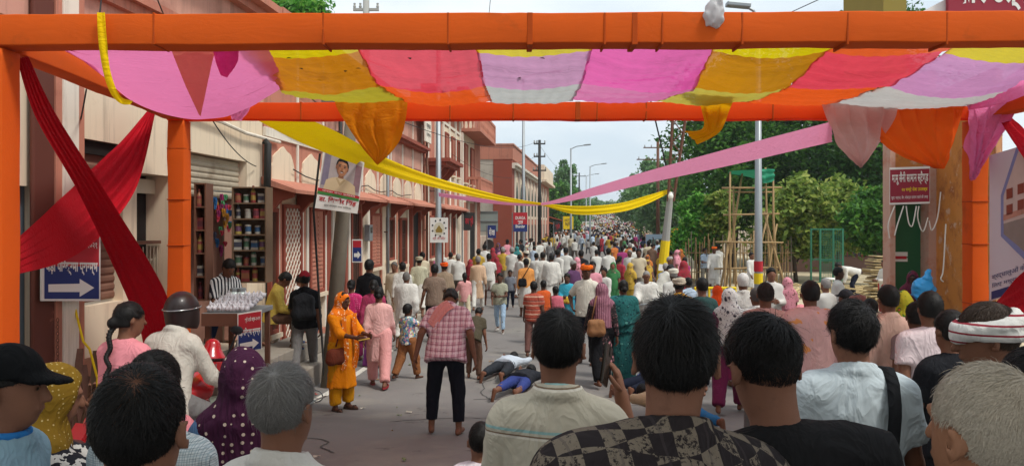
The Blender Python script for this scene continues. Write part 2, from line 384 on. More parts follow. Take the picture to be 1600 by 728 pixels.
def fingers(s, arm, curl=.35, n=6):
    sh, el, wr, d, nm, th = arm; k = s.k; out = MB(); w = th.normalized()
    for i, (off, ln) in enumerate(((.028, .068), (.009, .078), (-.010, .072), (-.028, .055))):
        b = wr+d*.085*k+w*off*k; a = curl*(1+.12*i); p1 = b+(d*cos(a)+nm*sin(a))*ln*.45*k; p2 = p1+(d*cos(2*a)+nm*sin(2*a))*ln*.35*k; p3 = p2+(d*cos(2.8*a)+nm*sin(2.8*a))*ln*.25*k
        out.tube([b-d*.02*k, b, p1, p2, p3], [.0085*k, .0092*k, .0085*k, .0078*k, .005*k], n)
    b = wr+d*.03*k+w*.028*k; p1 = b+(d*.7+w*.65+nm*.25).normalized()*.035*k; p2 = p1+(d*.9+w*.25+nm*.35).normalized()*.03*k
    out.tube([b-w*.015*k, b, p1, p2, p2+d*.01*k], [.011*k, .0115*k, .0095*k, .008*k, .004*k], n); return out
def body_mesh(s, h, hi=False, curl=.35, adapt=0.):
    v = Vox(s.lo, s.hi, h); k = s.k; torso(v, s, 0.); head_prims(v, s, hi)
    for sh, el, wr, d, nm, th in s.arms:
        v.rc(sh, el, .05*k, .04*k, .03); v.rc(el, wr, .04*k, .026*k, .02)
        rot = M((th.normalized(), nm, d)).transposed(); v.ell(wr+d*.05*k, (.041*k, .018*k, .055*k), rot, .02)
    for hp, kn, an, fd in s.legs:
        v.rc(hp, kn, .088*k, .056*k, .03); v.rc(kn, kn*.55+an*.45, .055*k, .052*k, .03); v.rc(kn*.6+an*.4, an, .053*k, .034*k, .03)
        up = V((0, 0, 1)) if abs(fd.z) < .8 else (kn-an).normalized()
        v.rc(an-fd*.035*k-up*.035*k, an+fd*.15*k-up*.045*k, .034*k, .026*k, .03, flat=None)
    me = v.mesh('body', adapt); 
    ex = [fingers(s, a, curl) for a in s.arms]
    n = len(me.vertices); co = np.empty(n*3, np.float32); me.vertices.foreach_get('co', co)
    li = np.empty(len(me.loops), np.int32); me.loops.foreach_get('vertex_index', li); ls = np.empty(len(me.polygons), np.int32); me.polygons.foreach_get('loop_total', ls)
    nt_ = int((ls == 3).sum()); t = li[:nt_*3]; q = li[nt_*3:]
    bpy.data.meshes.remove(me)
    return np_mesh('body', co.reshape(-1, 3), t, q, [(e.v, e.f) for e in ex])
def top_mesh(s, h, kind='tshirt', g=.016, hem=None, seed=0, wr=.004, flare=.0, adapt=0., sleeve=None):
    v = Vox(s.lo-.1, s.hi+.1, h); k = s.k; torso(v, s, g, .06)
    sl = {'tshirt': .62, 'polo': .66, 'shirt': 1.95, 'half': .8, 'kurta': 1.92, 'vest': 0, 'blouse': .55, 'three': 1.5}[kind] if sleeve is None else sleeve
    for sh, el, wrp, d, nm, th in s.arms:
        if sl <= 0: continue
        if sl <= 1:
            e = sh+(el-sh)*sl; v.rc(sh, e, (.05+g)*k, (.052+g)*k, .045); v.cut(e, (el-sh), .14*k)
        else:
            e = el+(wrp-el)*(sl-1); v.rc(sh, el, (.05+g)*k, (.044+g*.9)*k, .045); v.rc(el, e, (.045+g*.9)*k, (.031+g*.8)*k, .02); v.cut(e, (wrp-el), .1*k)
    T = s.T; hemz = (-.1 if kind not in ('kurta',) else -.44) if hem is None else hem
    if hemz < -.14:                            # long skirt part
        c0 = s.tp(0, 0, .1); c1 = s.tp(0, .01, hemz) if abs(T[2][2]) > .9 else s.pel+V((0, 0, hemz))*k
        ph = seed*1.7
        def rip(t, X, Y, Z): return ((-.012*t*np.sin(7*np.arctan2(Y-c0.y, X-c0.x)+ph+3*t)-.006*t*np.sin(13*np.arctan2(Y-c0.y, X-c0.x)+ph*2))*k).astype(np.float32)
        v.rc(c0, c1, (.135+g)*k, (.165+flare+g)*k, .06, flat=(1, 1.25), rip=rip); v.cut(c1, c1-c0)
    else:
        v.rc(s.tp(0, 0, .2), s.tp(0, -.005, hemz), (.155*s.wide+g)*k, (.198*s.wide+g+flare)*k, .05, flat=(1, 1.34)); v.cut(s.tp(0, 0, hemz), T @ V((0, 0, -1)))
    v.cut(s.nb+(T @ V((0, .035, .022)))*k, T @ V((0, .45, 1)), .085*k)
    v.wrinkle(wr, 4.2, seed)
    if kind in ('polo', 'shirt', 'half'):
        n0 = s.nb+(T @ V((0, .0, .018)))*k
        for i in range(16):
            a = 2*pi*i/16; b = 2*pi*(i+1)/16; q = lambda a: n0+(T @ V((.073*sin(a), .07*cos(a)+.006, .012-.020*cos(a))))*k
            v.rc(q(a), q(b), .0135*k, .0135*k, .006)
            q2 = lambda a: n0+(T @ V((.087*sin(a), .082*cos(a)+.004, -.012-.02*cos(a))))*k
            v.rc(q2(a), q2(b), .012*k, .012*k, .014)
    return v.mesh('top', adapt)
def legs_mesh(s, h, kind='trousers', g=.014, seed=0, end=.92, wr=.004, adapt=0.):
    k = s.k; v = Vox(s.lo-.08, s.hi*np.array([1, 1, 1])+.05, h)
    if kind in ('trousers', 'jeans', 'shorts', 'salwar'):
        gg = {'trousers': .02, 'jeans': .012, 'shorts': .02, 'salwar': .045}[kind]
        v.ell(s.pel, ((.165*s.wide+g)*k, (.12+g)*k, (.13+g)*k), s.T, .04); v.rc(s.pel, s.tp(0, 0, .1), (.135+g)*k, (.13+g)*k, .05, flat=(1, 1.2))
        for hp, kn, an, fd in s.legs:
            if kind == 'shorts': v.rc(hp, hp*.1+kn*.9, (.09+gg)*k, (.075+gg)*k, .03); v.cut(hp*.1+kn*.9, kn-hp, .2*k)
            else:
                e = kn+(an-kn)*end; v.rc(hp, kn, (.09+gg)*k, (.06+gg)*k, .03); v.rc(kn, e, (.06+gg)*k, (.046+gg*.9)*k, .03); v.cut(e, an-kn, .17*k)
        v.cut(s.tp(0, 0, .13), s.T @ V((0, 0, 1)))
        v.wrinkle(wr, 4.5, seed+5)
    else:                                      # skirt, sari, dhoti, robe: one wrapped sheet with folds
        zb = {'skirt': .05, 'sari': .03, 'dhoti': .3, 'lungi': .1}[kind]*k; c0 = s.tp(0, 0, .12); m = (s.legs[0][2]+s.legs[1][2])/2; c1 = V((m.x, m.y+.02, zb)); ph = seed*2.1
        nf = 9 if kind != 'dhoti' else 6
        rb = {'skirt': .26, 'sari': .2, 'dhoti': .19, 'lungi': .18}[kind]
        def rip(t, X, Y, Z):
            th = np.arctan2(Y-(c0.y+(c1.y-c0.y)*t), X-(c0.x+(c1.x-c0.x)*t)); return ((-.022*t*np.sin(nf*th+ph+2*t)-.01*t*np.sin((2*nf+3)*th+ph*3+4*t))*k).astype(np.float32)
        v.rc(c0, c1, (.135+g)*k, rb*k, .03, flat=(1, 1.2), rip=rip)
        for hp, kn, an, fd in s.legs:
            e = V((kn.x+(an.x-kn.x)*.7, kn.y+(an.y-kn.y)*.7, max(zb, kn.z+(an.z-kn.z)*.7))); v.rc(hp, kn, .105*k, .09*k, .06); v.rc(kn, e, .09*k, .085*k, .06)
        v.cut(c1, (0, 0, -1)); v.cut(s.tp(0, 0, .14), s.T @ V((0, 0, 1))); v.wrinkle(wr, 4.5, seed+5)
    return v.mesh('bottom', adapt)
def hv(s, h, m=.2):
    c = np.array(s.hc); m *= s.k; return Vox(c-m, c+m, h)
def hair_mesh(s, h, kind='short', seed=0, g=.011):
    v = hv(s, h, .3 if kind in ('long', 'bun', 'braid') else .19); k = s.k*s.headk; H = s.H; hd = s.hd
    v.ell(hd(0, -.014, .026), ((.077+g)*k, (.098+g)*k, (.1+g)*k), H, .0)
    if kind == 'near': v.cut(hd(0, -.1, -.018), H @ V((0, .3, -1)))
    if kind in ('short', 'bun', 'braid', 'long'): v.ell(hd(0, -.04, -.04), ((.062+g*.6)*k, (.06+g*.6)*k, (.06)*k), H, .03)
    v.cut(hd(0, .084, .062), H @ V((0, .72, -.70))); v.cut(hd(0, 0, -.052), H @ V((0, .1, -1)))
    for sx in (-1, 1): v.ell(hd(sx*.085, .015, -.03), (.03*k, .033*k, .045*k), H, .01, sub=True)
    if kind == 'bun': v.ell(hd(0, -.12, -.03), (.045*k, .04*k, .045*k), H, .02)
    if kind == 'long': v.rc(hd(0, -.085, -.02), hd(0, -.1, -.2), .06*k, .04*k, .03, flat=(1, 1.4))
    v.wrinkle(.0028, 13, seed, (1, 1, .5)); return v.mesh('hair')
def scarf_mesh(s, h, seed=0, drop=.42, back=True, face=True, wrap=0.):
    """cloth over the head, open at the face, falling over shoulders and back"""
    k = s.k; H = s.H; hd = s.hd; c = np.array(s.hc); v = Vox(c-np.array([.38, .38, .28+drop])*k, c+np.array([.38, .34, .24])*k, h)
    v.ell(hd(0, -.018, .018), (.096*k, .122*k, .118*k), H, .0); v.rc(hd(0, -.03, -.03), s.nb+(s.T @ V((0, -.02, -.0)))*k, .1*k, .12*k, .05)
    v.rc(s.nb+(s.sh[0]-s.nb)*.75, s.nb+(s.sh[1]-s.nb)*.75, .092*k, .092*k, .07)
    b = s.nb+(s.T @ V((0, -.075, -drop*.9)))*k; ph = seed
    def rip(t, X, Y, Z): return (-.014*t*np.sin(6*np.arctan2(Y-b.y, X-b.x)*1.0+28*(X-b.x)+ph)*k).astype(np.float32)
    if back: v.rc(s.nb+(s.T @ V((0, -.05, -.05)))*k, b, .14*k, .15*k, .05, flat=(1, 1.7), rip=rip); v.cut(b, s.T @ V((0, 0, -1)), .3*k)
    if face: v.rc(hd(0, .12, .02), hd(0, .125, -.09), .066*k, .05*k, .015, sub=True); v.rc(hd(0, .06, -.03), hd(0, .14, -.03), .07*k, .075*k, .01, sub=True)
    v.wrinkle(.0045, 5.5, seed, (1.6, 1.6, .8)); return v.mesh('scarf')
def shawl_mesh(s, h, seed=0, drop=.5, g=.035):
    k = s.k; v = Vox(s.lo-.1, s.hi+.1, h); torso(v, s, g, .06)
    for sh, el, wr, d, nm, th in s.arms: v.rc(sh, el, (.07+g)*k, (.06+g)*k, .07); v.rc(el, el*.3+wr*.7, (.055+g)*k, (.045+g)*k, .06)
    c0 = s.chest; c1 = s.chest+(s.T @ V((0, -.02, -drop)))*k; ph = seed
    def rip(t, X, Y, Z): return (-.016*t*np.sin(8*np.arctan2(Y-c0.y, X-c0.x)+ph+4*t)*k).astype(np.float32)
    v.rc(c0, c1, (.17+g)*k, (.2+g)*k, .07, flat=(1, 1.3), rip=rip); v.cut(c1, s.T @ V((.25, 0, -1)))
    v.cut(s.nb+(s.T @ V((0, .03, .012)))*k, s.T @ V((0, .5, 1)), .11*k); v.wrinkle(.006, 4, seed, (2, 1, 1)); return v.mesh('shawl')
def turban_mesh(s, h, seed=0, big=1., low=.0, cap=True):
    v = hv(s, h, .22); k = s.k*s.headk; H = s.H; hd = s.hd
    if cap: v.ell(hd(0, -.012, .03), (.084*k, .104*k, .1*k), H, 0.); v.cut(hd(0, .0, .03+low), H @ V((0, .25, -1)))
    for i, (tl, zz, rr, yy) in enumerate(((.16, .048, .021, 0), (-.14, .062, .023, .004), (.05, .085, .022, 0), (.3, .075, .017, .01))):
        for j in range(20):
            q = lambda a: hd((.083+.004*i*(1-2*(i > 1)))*cos(a), (.104)*sin(a)-.012+yy, zz+low+tl*.12*sin(a+i)); v.rc(q(2*pi*j/20), q(2*pi*(j+1)/20), rr*k*big, rr*k*big, .006)
    v.wrinkle(.002, 9, seed); return v.mesh('turban')
def cap_mesh(s, h, brim=True):
    v = hv(s, h, .24); k = s.k*s.headk; H = s.H; hd = s.hd
    v.ell(hd(0, -.012, .03), (.089*k, .11*k, .112*k), H, 0.); v.cut(hd(0, .0, .035), H @ V((0, -.02, -1)))
    if brim:
        for i in range(9):
            a = -1.05+2.1*i/8; v.rc(hd(.07*sin(a), .085*cos(a), .045), hd(.078*sin(a), .09*cos(a)+.085*max(.2, cos(a)), .03), .008*k, .007*k, .02)
    return v.mesh('cap')
def strands(s, n, seed=0, top=.05, nape=.006, side=.016, lift=.35, w=.0011, g=.006, wavy=0., thin=None, whorl=(.02, -.07, .085), hl=.0, clump=.5, sweep=(0, 0, 0)):
    """thousands of hair blades rooted on the scalp"""
    r = np.random.RandomState(seed); k = s.k*s.headk; Hn = np.array(s.H); w = w*.6; n = int(n*.95)
    rad = np.array([.0775+g, .0985+g, .1005+g]); cen = np.array([0, -.014, .026])
    d = r.randn(n*4, 3); d[n*3:, 2] = -np.abs(d[n*3:, 2])*.6-.05; d[n*3:, 1] = -np.abs(d[n*3:, 1]); d /= np.linalg.norm(d, axis=1)[:, None]; p = d*rad+cen
    x, y, z = p.T
    jit = r.randn(len(p))*.006
    keep = ((z-.062-hl)*.70-(y-.084)*.72*1.0 > jit) & (z > -.098+np.abs(jit))
    keep &= ~((np.abs(x) > .05) & (y > -.03+jit) & (y < .07) & (z < .022+jit))       # clear of the ears
    keep &= r.rand(len(p)) < np.clip((z+.096)/.07, 0, 1)**1.3
    if thin is not None: keep &= thin(p, r)
    p = p[keep]; p = p[r.permutation(len(p))][:n]; nn = (p-cen)/rad**2; nn /= np.linalg.norm(nn, axis=1)[:, None]
    wv = np.array(whorl); fl = p-wv+np.array(sweep); fl[:, 2] -= .02; fl -= nn*np.sum(fl*nn, 1)[:, None]; fl /= np.linalg.norm(fl, axis=1)[:, None]+1e-6
    sw = np.cross(nn, fl); cid = np.floor(p*45).astype(int); ch = (np.sin(cid @ np.array([12.99, 78.2, 37.7]))*43758.5) % 1
    ang = (ch-.5)*1.3*clump+r.randn(len(p))*.28; fl = fl*np.cos(ang)[:, None]+sw*np.sin(ang)[:, None]
    zz = np.clip((p[:, 2]+.09)/.16, 0, 1); ln = nape+(side-nape)*np.clip(zz*2, 0, 1)+(top-side)*np.clip(zz*2-1, 0, 1)**1.3; ln = ln*(.7+.6*r.rand(len(p)))
    S = 4; pts = [p]; cur = p
    gr = np.array([0, 0, -1.]); lv = .5+r.rand(len(p)); fly = r.rand(len(p)) < .025; lv[fly] *= 3.2; ln[fly] *= 1.25
    for i in range(1, S):
        tt = i/(S-1); lf = (lift*lv*(1-tt)**1.2)[:, None]
        dr = nn*(lf+.05*(ch[:, None]-.5))+fl*(1-np.minimum(lf, 1)*.5)+gr*.25*tt+r.randn(len(p), 3)*.06
        if wavy: dr = dr+sw*np.sin(tt*7+ch*20)[:, None]*wavy
        dr /= np.linalg.norm(dr, axis=1)[:, None]; cur = cur+dr*(ln/(S-1))[:, None]
        q = cur-cen; kk = np.linalg.norm(q/(rad+.002), axis=1); bad = kk < 1; cur = np.where(bad[:, None], cen+q/kk[:, None], cur); pts.append(cur)
    pts = np.stack(pts, 1)                      # N,S,3
    dirs = pts[:, 1:]-pts[:, :-1]; dirs = np.concatenate([dirs, dirs[:, -1:]], 1); wd = np.cross(dirs, nn[:, None]+r.randn(len(p), 1, 3)*.35); wd /= np.linalg.norm(wd, axis=2)[..., None]+1e-9
    tw = (np.array([1, 1, .8, .12])*w)[None, :, None]
    A = pts-wd*tw; B = pts+wd*tw; vv = np.stack([A, B], 2).reshape(-1, 3)                # N*S*2
    vv = (vv*k) @ Hn.T+np.array(s.hc)
    N = len(p); bidx = (np.arange(N)*S*2)[:, None]+np.arange(S-1)[None]*2; q = np.stack([bidx, bidx+1, bidx+3, bidx+2], -1).reshape(-1, 4)
    return vv, q
SKIN = {'a': '#704a37', 'b': '#7c5441', 'c': '#5a3a2b', 'd': '#94684e', 'e': '#452c20'}
def skin(k='a'): return mat('skin_'+k, SKIN[k], .62, .2, 9, bump=.3, bs=240, spec=.28, bd=.0015, dirt=(tuple(.62*c for c in C(SKIN[k])), 16, .56))
def cloth(c, pat=None, key=None, rough=.85, transl=0., var=.08, vs=5):
    return mat('cloth_'+(key or c), c, rough, var, vs, bump=.25, bs=420, spec=.12, pat=pat, transl=transl, bd=.0015, fold=.32)
def hairm(c='#14110f'): return mat('hair_'+c, c, .55, .3, 30, bump=.4, bs=220, spec=.22)
def pers(label, px, d, h=None, ytop=None, rz=0., sk=None, top=None, bot=None, hair=('short', '#14110f'), sk_='a', over=(), vox=None, group=None, hi=False, feet=None, curl=.35, z=None, rot=None, gg=.016, cat='person'):
    """one person at photo column px, d metres away; height from h or from the head-top row"""
    g = G(px, d)
    if z is not None: g.z = z
    if h is None: h = CH-(ytop-HZ)/FP*d-g.z
    s = Sk(h=h, **(sk or {})); vx = vox or (.011 if d < 4 else .015 if d < 9 else .019 if d < 16 else .024)
    r = thing('person', label, cat, g, R(rz), group)
    if rot: r.rotation_euler = rot
    AD = .08 if d < 4 else .15; b = body_mesh(s, vx, hi, curl, AD); b.materials.append(skin(sk_)); o = bpy.data.objects.new('body', b); COL.objects.link(o); o.parent = r
    sd = int(px*7+d*13) % 1000
    def pt(n, me, m):
        me.name = n; me.materials.append(m); q = bpy.data.objects.new(n, me); COL.objects.link(q); q.parent = r; return q
    if bot: pt({'jeans': 'jeans', 'trousers': 'trousers', 'sari': 'skirt', 'skirt': 'skirt', 'dhoti': 'dhoti', 'lungi': 'lungi', 'shorts': 'shorts', 'salwar': 'salwar'}[bot[0]], legs_mesh(s, vx*(1.7 if d < 4 else 1.1), bot[0], seed=sd, adapt=AD, **(bot[2] if len(bot) > 2 else {})), bot[1])
    if top: pt({'tshirt': 'tshirt', 'polo': 'polo_shirt', 'shirt': 'shirt', 'half': 'shirt', 'kurta': 'kurta', 'vest': 'vest', 'blouse': 'blouse', 'three': 'blouse'}[top[0]], top_mesh(s, vx, top[0], seed=sd, adapt=.03 if d < 4 else .1, **({'g': gg} | (top[2] if len(top) > 2 else {}))), top[1])
    if hair:
        hm = hair_mesh(s, min(vx, .012), hair[0], sd, **(hair[2] if len(hair) > 2 else {}))
        if d < 9.5 and not over and rot is None:   # close enough to show single locks
            c = np.empty(len(hm.vertices)*3, np.float32); hm.vertices.foreach_get('co', c); fs = [tuple(p.vertices) for p in hm.polygons]; bpy.data.meshes.remove(hm)
            vv, q = strands(s, 3200, seed=sd, top=.035, side=.02, nape=.008, lift=.2, w=.0026, g=.006, clump=.9); hm = np_mesh('hair', vv, None, q, [(c.reshape(-1, 3), fs)])
        pt('hair', hm, hairm(hair[1]))
    for ov in over:
        kd, m = ov[0], ov[1]; kw = ov[2] if len(ov) > 2 else {}
        me = {'scarf': lambda: scarf_mesh(s, vx, sd, **kw), 'shawl': lambda: shawl_mesh(s, vx, sd, **kw), 'turban': lambda: turban_mesh(s, min(vx, .012), sd, **kw), 'cap': lambda: cap_mesh(s, min(vx, .012), **kw)}[kd]()
        pt({'scarf': 'scarf', 'shawl': 'shawl', 'turban': 'turban', 'cap': 'cap'}[kd], me, m)
    if feet:                                   # sandals or shoes: soles under the feet
        mb = MB()
        for hp, kn, an, fd in s.legs:
            f2 = V((fd.x, fd.y, 0)).normalized(); sx = V((-f2.y, f2.x, 0)); c = an+f2*.05*s.k; z0 = an.z-.078*s.k
            mb.grid(lambda u, v_: V((c.x, c.y, z0+.03*v_))+f2*(.135*s.k*cos(2*pi*u))+sx*(.046*s.k*sin(2*pi*u)), 14, 1, True); n = len(mb.v); mb.f += [tuple(range(n-1, n-15, -1))]
            mb.grid(lambda u, v_: V((c.x, c.y, z0+.02))+f2*(.05+.03*v_)*s.k+sx*.043*s.k*cos(pi*u)+V((0, 0, .05*s.k*sin(pi*u))), 8, 1)
        me = bpy.data.meshes.new('sandals'); me.from_pydata(mb.v, [], mb.f); pt('sandals', me, feet)
    return r, s, pt
# ================================================================ ground, road
def xl(y): return y/12-4.25+max(0, y-42)*(1/7.6-1/12)
def xr(y): return y/12+6.4-1.6*sst(20, 45, y)+max(0, y-42)*(1/7.6-1/12)
YS = list(np.arange(-6, 12, .5))+list(np.arange(12, 60, 2))+list(np.arange(60, 320, 8))+[320, 420, 700, 1400]
def strip(x0, x1, dz, nx=1):
    mb = MB(); n = nx+1
    for y in YS:
        for i in range(n): mb.v.append((x0(y)+(x1(y)-x0(y))*i/nx, y, gz(y)+dz))
    for j in range(len(YS)-1):
        for i in range(nx): a = j*n+i; mb.f.append((a, a+1, a+n+1, a+n))
    return mb
m_earth = mat('dusty_earth', '#8b7a63', .95, .25, .6, bump=.5, bs=9, bd=.02, dirt=('#a79a86', .35, .5))
tag(strip(lambda y: -600., lambda y: 700., -.004, 6).build('ground', m_earth, smooth=True), kind='structure')
m_asph = mat('asphalt', '#787471', .88, .24, .7, streak=0, wear=('#5f5b57', 1.3, .60), bump=.5, bs=110, bd=.004, spec=.2, dirt=('#8f8a80', .5, .5))
tag(strip(xl, xr, 0.003, 8).build('road', m_asph, smooth=True), kind='structure')
m_crk = mat('crack_fill', '#4b4947', .9, .1)
for i, (px_, d, l) in enumerate(((600, 9.5, 1.8), (760, 11, 2.4), (560, 14, 2.2), (850, 13, 2.6), (700, 18, 3.), (470, 8.4, 1.2))):
    mb = MB(); p = G(px_, d); an = .3+i*1.1; L0 = []
    for k in range(22):
        an += .9*(random.Random(i*50+k).random()-.5); p = V((p.x+cos(an)*l/22, p.y+sin(an)*l/22, 0)); w0 = .006+.008*abs(sin(k*1.7+i)); n_ = V((-sin(an), cos(an), 0)); L0 += [p-n_*w0, p+n_*w0]
    mb.v = [(q.x, q.y, gz(q.y)+.0085) for q in L0]; mb.f = [(2*k, 2*k+1, 2*k+3, 2*k+2) for k in range(21)]; tag(mb.build('road_crack', m_crk), kind='structure')
m_line = mat('worn_line_paint', '#c9c6bb', .8, .2, 6, wear=('#75736f', 5, .56))
mb = MB()
for j in range(len(YS)-1):
    y0, y1 = YS[j], YS[j+1]
    if y0 < 6 or y1 > 70: continue
    mb.v += [(xl(y)+o, y, gz(y)+.0075) for y in (y0, y1) for o in (.35, .47)]; n = len(mb.v)-4; mb.f.append((n, n+1, n+3, n+2))
tag(mb.build('edge_line', m_line), kind='structure')
# pavement with kerb stones along the left buildings
m_pave = mat('pavement_concrete', '#8d857a', .9, .2, 1.6, bump=.4, bs=40, dirt=('#6d6257', 1.1, .5))
def pave(x0, x1, y0, y1, h, name, m):
    mb = MB(); ys = [y for y in YS if y0 < y < y1]; ys = [y0]+ys+[y1]
    for y in ys: mb.v += [(x0(y), y, gz(y)-.1), (x0(y), y, gz(y)+h), (x1(y), y, gz(y)+h), (x1(y), y, gz(y)-.1)]
    for j in range(len(ys)-1):
        a = j*4; mb.f += [(a, a+1, a+5, a+4), (a+1, a+2, a+6, a+5), (a+2, a+3, a+7, a+6)]
    mb.f += [(0, 3, 2, 1)]; e = len(mb.v)-4; mb.f += [(e, e+1, e+2, e+3)]
    return tag(mb.build(name, m), kind='structure')
pv = pave(lambda y: y/12-5.6, lambda y: xl(y)-.16, 3, 60, .12, 'pavement', m_pave)
m_kerb = mat('kerb_stone', '#a29a8c', .9, .2, 4, bump=.4, bs=50)
y = 4.
while y < 34:
    l = .95; c = V((xl(y+.47)-.085, y+.47, gz(y+.47)+.06)); mb = MB(); mb.obox(c, (.07, 0, 0), (l/2/12, l/2-.012, (gz(y+l)-gz(y))/2), (0, 0, .085)); mb.build('kerb_stone', m_kerb, pv, bevel=.012); y += l+.02
pr = pave(lambda y: xr(y)+.02, lambda y: xr(y)+9, 9, 60, .1, 'open_forecourt', mat('straw_ground', '#b3a488', .95, .25, 1.4, bump=.7, bs=26, bd=.02, dirt=('#cdbf9f', .9, .45)))
# ================================================================ left row of buildings (frame: along the wall = Y, height = Z, out = towards the street)
TG = V((1/12, 1, 0)).normalized(); NR = V((1, -1/12, 0)).normalized()
def FA(y, z, o=0.): return V((y/12-5.25, y, z))+NR*o
def FYp(px): return 6300/(900-px)
def FBx(mb, y0, y1, z0, z1, o0, o1): return mb.obox((FA(y0, (z0+z1)/2, (o0+o1)/2)+FA(y1, (z0+z1)/2, (o0+o1)/2))/2, (FA(y1, 0)-FA(y0, 0))/2, NR*((o1-o0)/2), V((0, 0, (z1-z0)/2)))
def fpart(name, m, par, *boxes, bevel=.0):
    mb = MB()
    for b in boxes: FBx(mb, *b)
    return mb.build(name, m, par, bevel=bevel)
def arch(y0, y1, z0, z1, cusp=True, n=22):
    """outline of a cusped niche in (y, z)"""
    c = (y0+y1)/2; hw = (y1-y0)/2; zs = z0+(z1-z0)*.45; pts = [(y0, z0), (y1, z0), (y1, zs)]
    for i in range(1, n):
        a = pi*i/n; r = 1-(.06*abs(sin(3.5*a)) if cusp else 0); pk = .16*max(0, 1-abs(a-pi/2)/.35)
        pts.append((c+hw*cos(a)*r, zs+(z1-zs)*(sin(a)**.85*r*.88+pk)))
    return pts+[(y0, zs)]
def farch(mb, y0, y1, z0, z1, o0, o1, cusp=True): return mb.prism([FA(y, z, o0) for y, z in arch(y0, y1, z0, z1, cusp)], NR*(o1-o0))
m_cream = mat('cream_limewash', '#dccab0', .9, .1, .9, streak=.45, bump=.25, bs=30, dirt=('#a98f78', .8, .56), wear=('#bda58c', 3, .66))
m_terra = mat('terracotta_paint', '#b67863', .88, .14, 1.1, streak=.5, bump=.25, bs=30, dirt=('#8a4c3e', .9, .55), wear=('#b98070', 4, .67))
m_terd = mat('dark_red_paint', '#8f4a3a', .85, .15, 1.5, bump=.2, bs=30, wear=('#a5604e', 5, .64))
m_pinkw = mat('faded_pink_wash', '#c2917f', .9, .14, .8, streak=.5, bump=.3, bs=30, dirt=('#8f6254', .9, .5), wear=('#d2b6a0', 2.2, .64))
m_white = mat('white_trim_paint', '#ddd4c4', .85, .08, 2, streak=.4, bump=.15, bs=40, dirt=('#b39f8a', 1.3, .6))
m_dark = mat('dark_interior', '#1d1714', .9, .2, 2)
m_glassd = mat('dark_window', '#2b2a2a', .25, .2, 2, spec=.5)
m_shut = mat('shutter_metal', '#b3a792', .55, .12, 3, bump=.1, bs=30, metal=.2, dirt=('#8c7c68', 1.4, .5))
m_shutr = mat('rusty_shutter', '#7c5a4a', .7, .2, 3, bump=.2, bs=40, dirt=('#5b3b30', 1.5, .45))
m_brownp = mat('maroon_pillar_paint', '#5e3328', .7, .15, 2, bump=.2, bs=30, wear=('#7f5142', 4, .62))
m_steel = mat('galvanised_steel', '#8f9496', .45, .1, 5, metal=.5, bump=.1, bs=50)
m_rust = mat('rusty_steel', '#6a4738', .7, .25, 6, metal=.2, bump=.3, bs=60)
def lattice(par, y0, y1, z0, z1, o, m, n=5, diamond=True):
    mb = MB(); w = (y1-y0)/n; k = int((z1-z0)/w)
    for i in range(-k, n+1):
        for s_ in (1, -1):
            ya, yb = (y0+i*w, y0+(i+k)*w) if s_ > 0 else (y0+(i+k)*w, y0+i*w)
            za, zb = z0, z1; t0, t1 = 0., 1.
            for (lo, hi) in ((y0, y1),):
                dy = yb-ya
                ta, tb = sorted(((lo-ya)/dy, (hi-ya)/dy)); t0, t1 = max(t0, ta), min(t1, tb)
            if t1-t0 > .02: mb.beam(FA(ya+(yb-ya)*t0, za+(zb-za)*t0, o+.004*s_), FA(ya+(yb-ya)*t1, za+(zb-za)*t1, o+.004*s_), .014, .014, NR)
    return mb.build('lattice_grille', m, par)
def bars(par, y0, y1, z0, z1, o, m, n=6, hz_=2, name='window_bar'):
    for i in range(n): y = y0+(y1-y0)*(i+.5)/n; MB().tube([FA(y, z0, o), FA(y, z1, o)], .009, 6).build(name, m, par)
    for j in range(hz_): z = z0+(z1-z0)*(j+1)/(hz_+1); fpart('cross_bar', m, par, (y0, y1, z-.012, z+.012, o-.014, o-.009))
def shutter(par, y0, y1, z0, z1, o, m, st=.09, name='shutter'):
    sh = fpart(name, m, par, (y0, y1, z0, z1, o-.03, o)); z = z0+.005
    me = None
    while z+st < z1+.001:
        mb = MB(); a = FA(y0+.01, z, o); b = FA(y1-.01, z, o); pr_ = [(0, .003), (.3, .018), (.7, .018), (.97, .003)]
        mb.grid(lambda u, v_: (a if u < .5 else b)+V((0, 0, st*pr_[int(round(v_*3))][0]))+NR*pr_[int(round(v_*3))][1], 1, 3); mb.build('shutter_slat', m, sh, smooth=False); z += st
    return sh
def chajja(par, y0, y1, z, m=None, out=.6, drop=.22, nb=None):
    m = m or m_terra; mb = MB(); pa = [FA(y0, z, .0), FA(y0, z-drop, out), FA(y0, z-drop-.06, out), FA(y0, z-.12, .0)]
    mb.prism(pa, FA(y1, z)-FA(y0, z)); o = mb.build('awning_slab', m, par)
    for i in range(nb or max(2, int((y1-y0)/1.2))):
        yy = y0+.2+(y1-y0-.4)*i/max(1, (nb or max(2, int((y1-y0)/1.2)))-1); mb = MB()
        mb.prism([FA(yy-.05, z-.13, .03), FA(yy-.05, z-drop-.04, out*.85), FA(yy-.05, z-drop-.12, out*.8), FA(yy-.05, z-drop-.18, out*.45), FA(yy-.05, z-drop-.42, .06), FA(yy-.05, z-drop-.5, .03)], FA(yy+.05, 0)-FA(yy-.05, 0)); mb.build('bracket', m_terd, o)
    return o
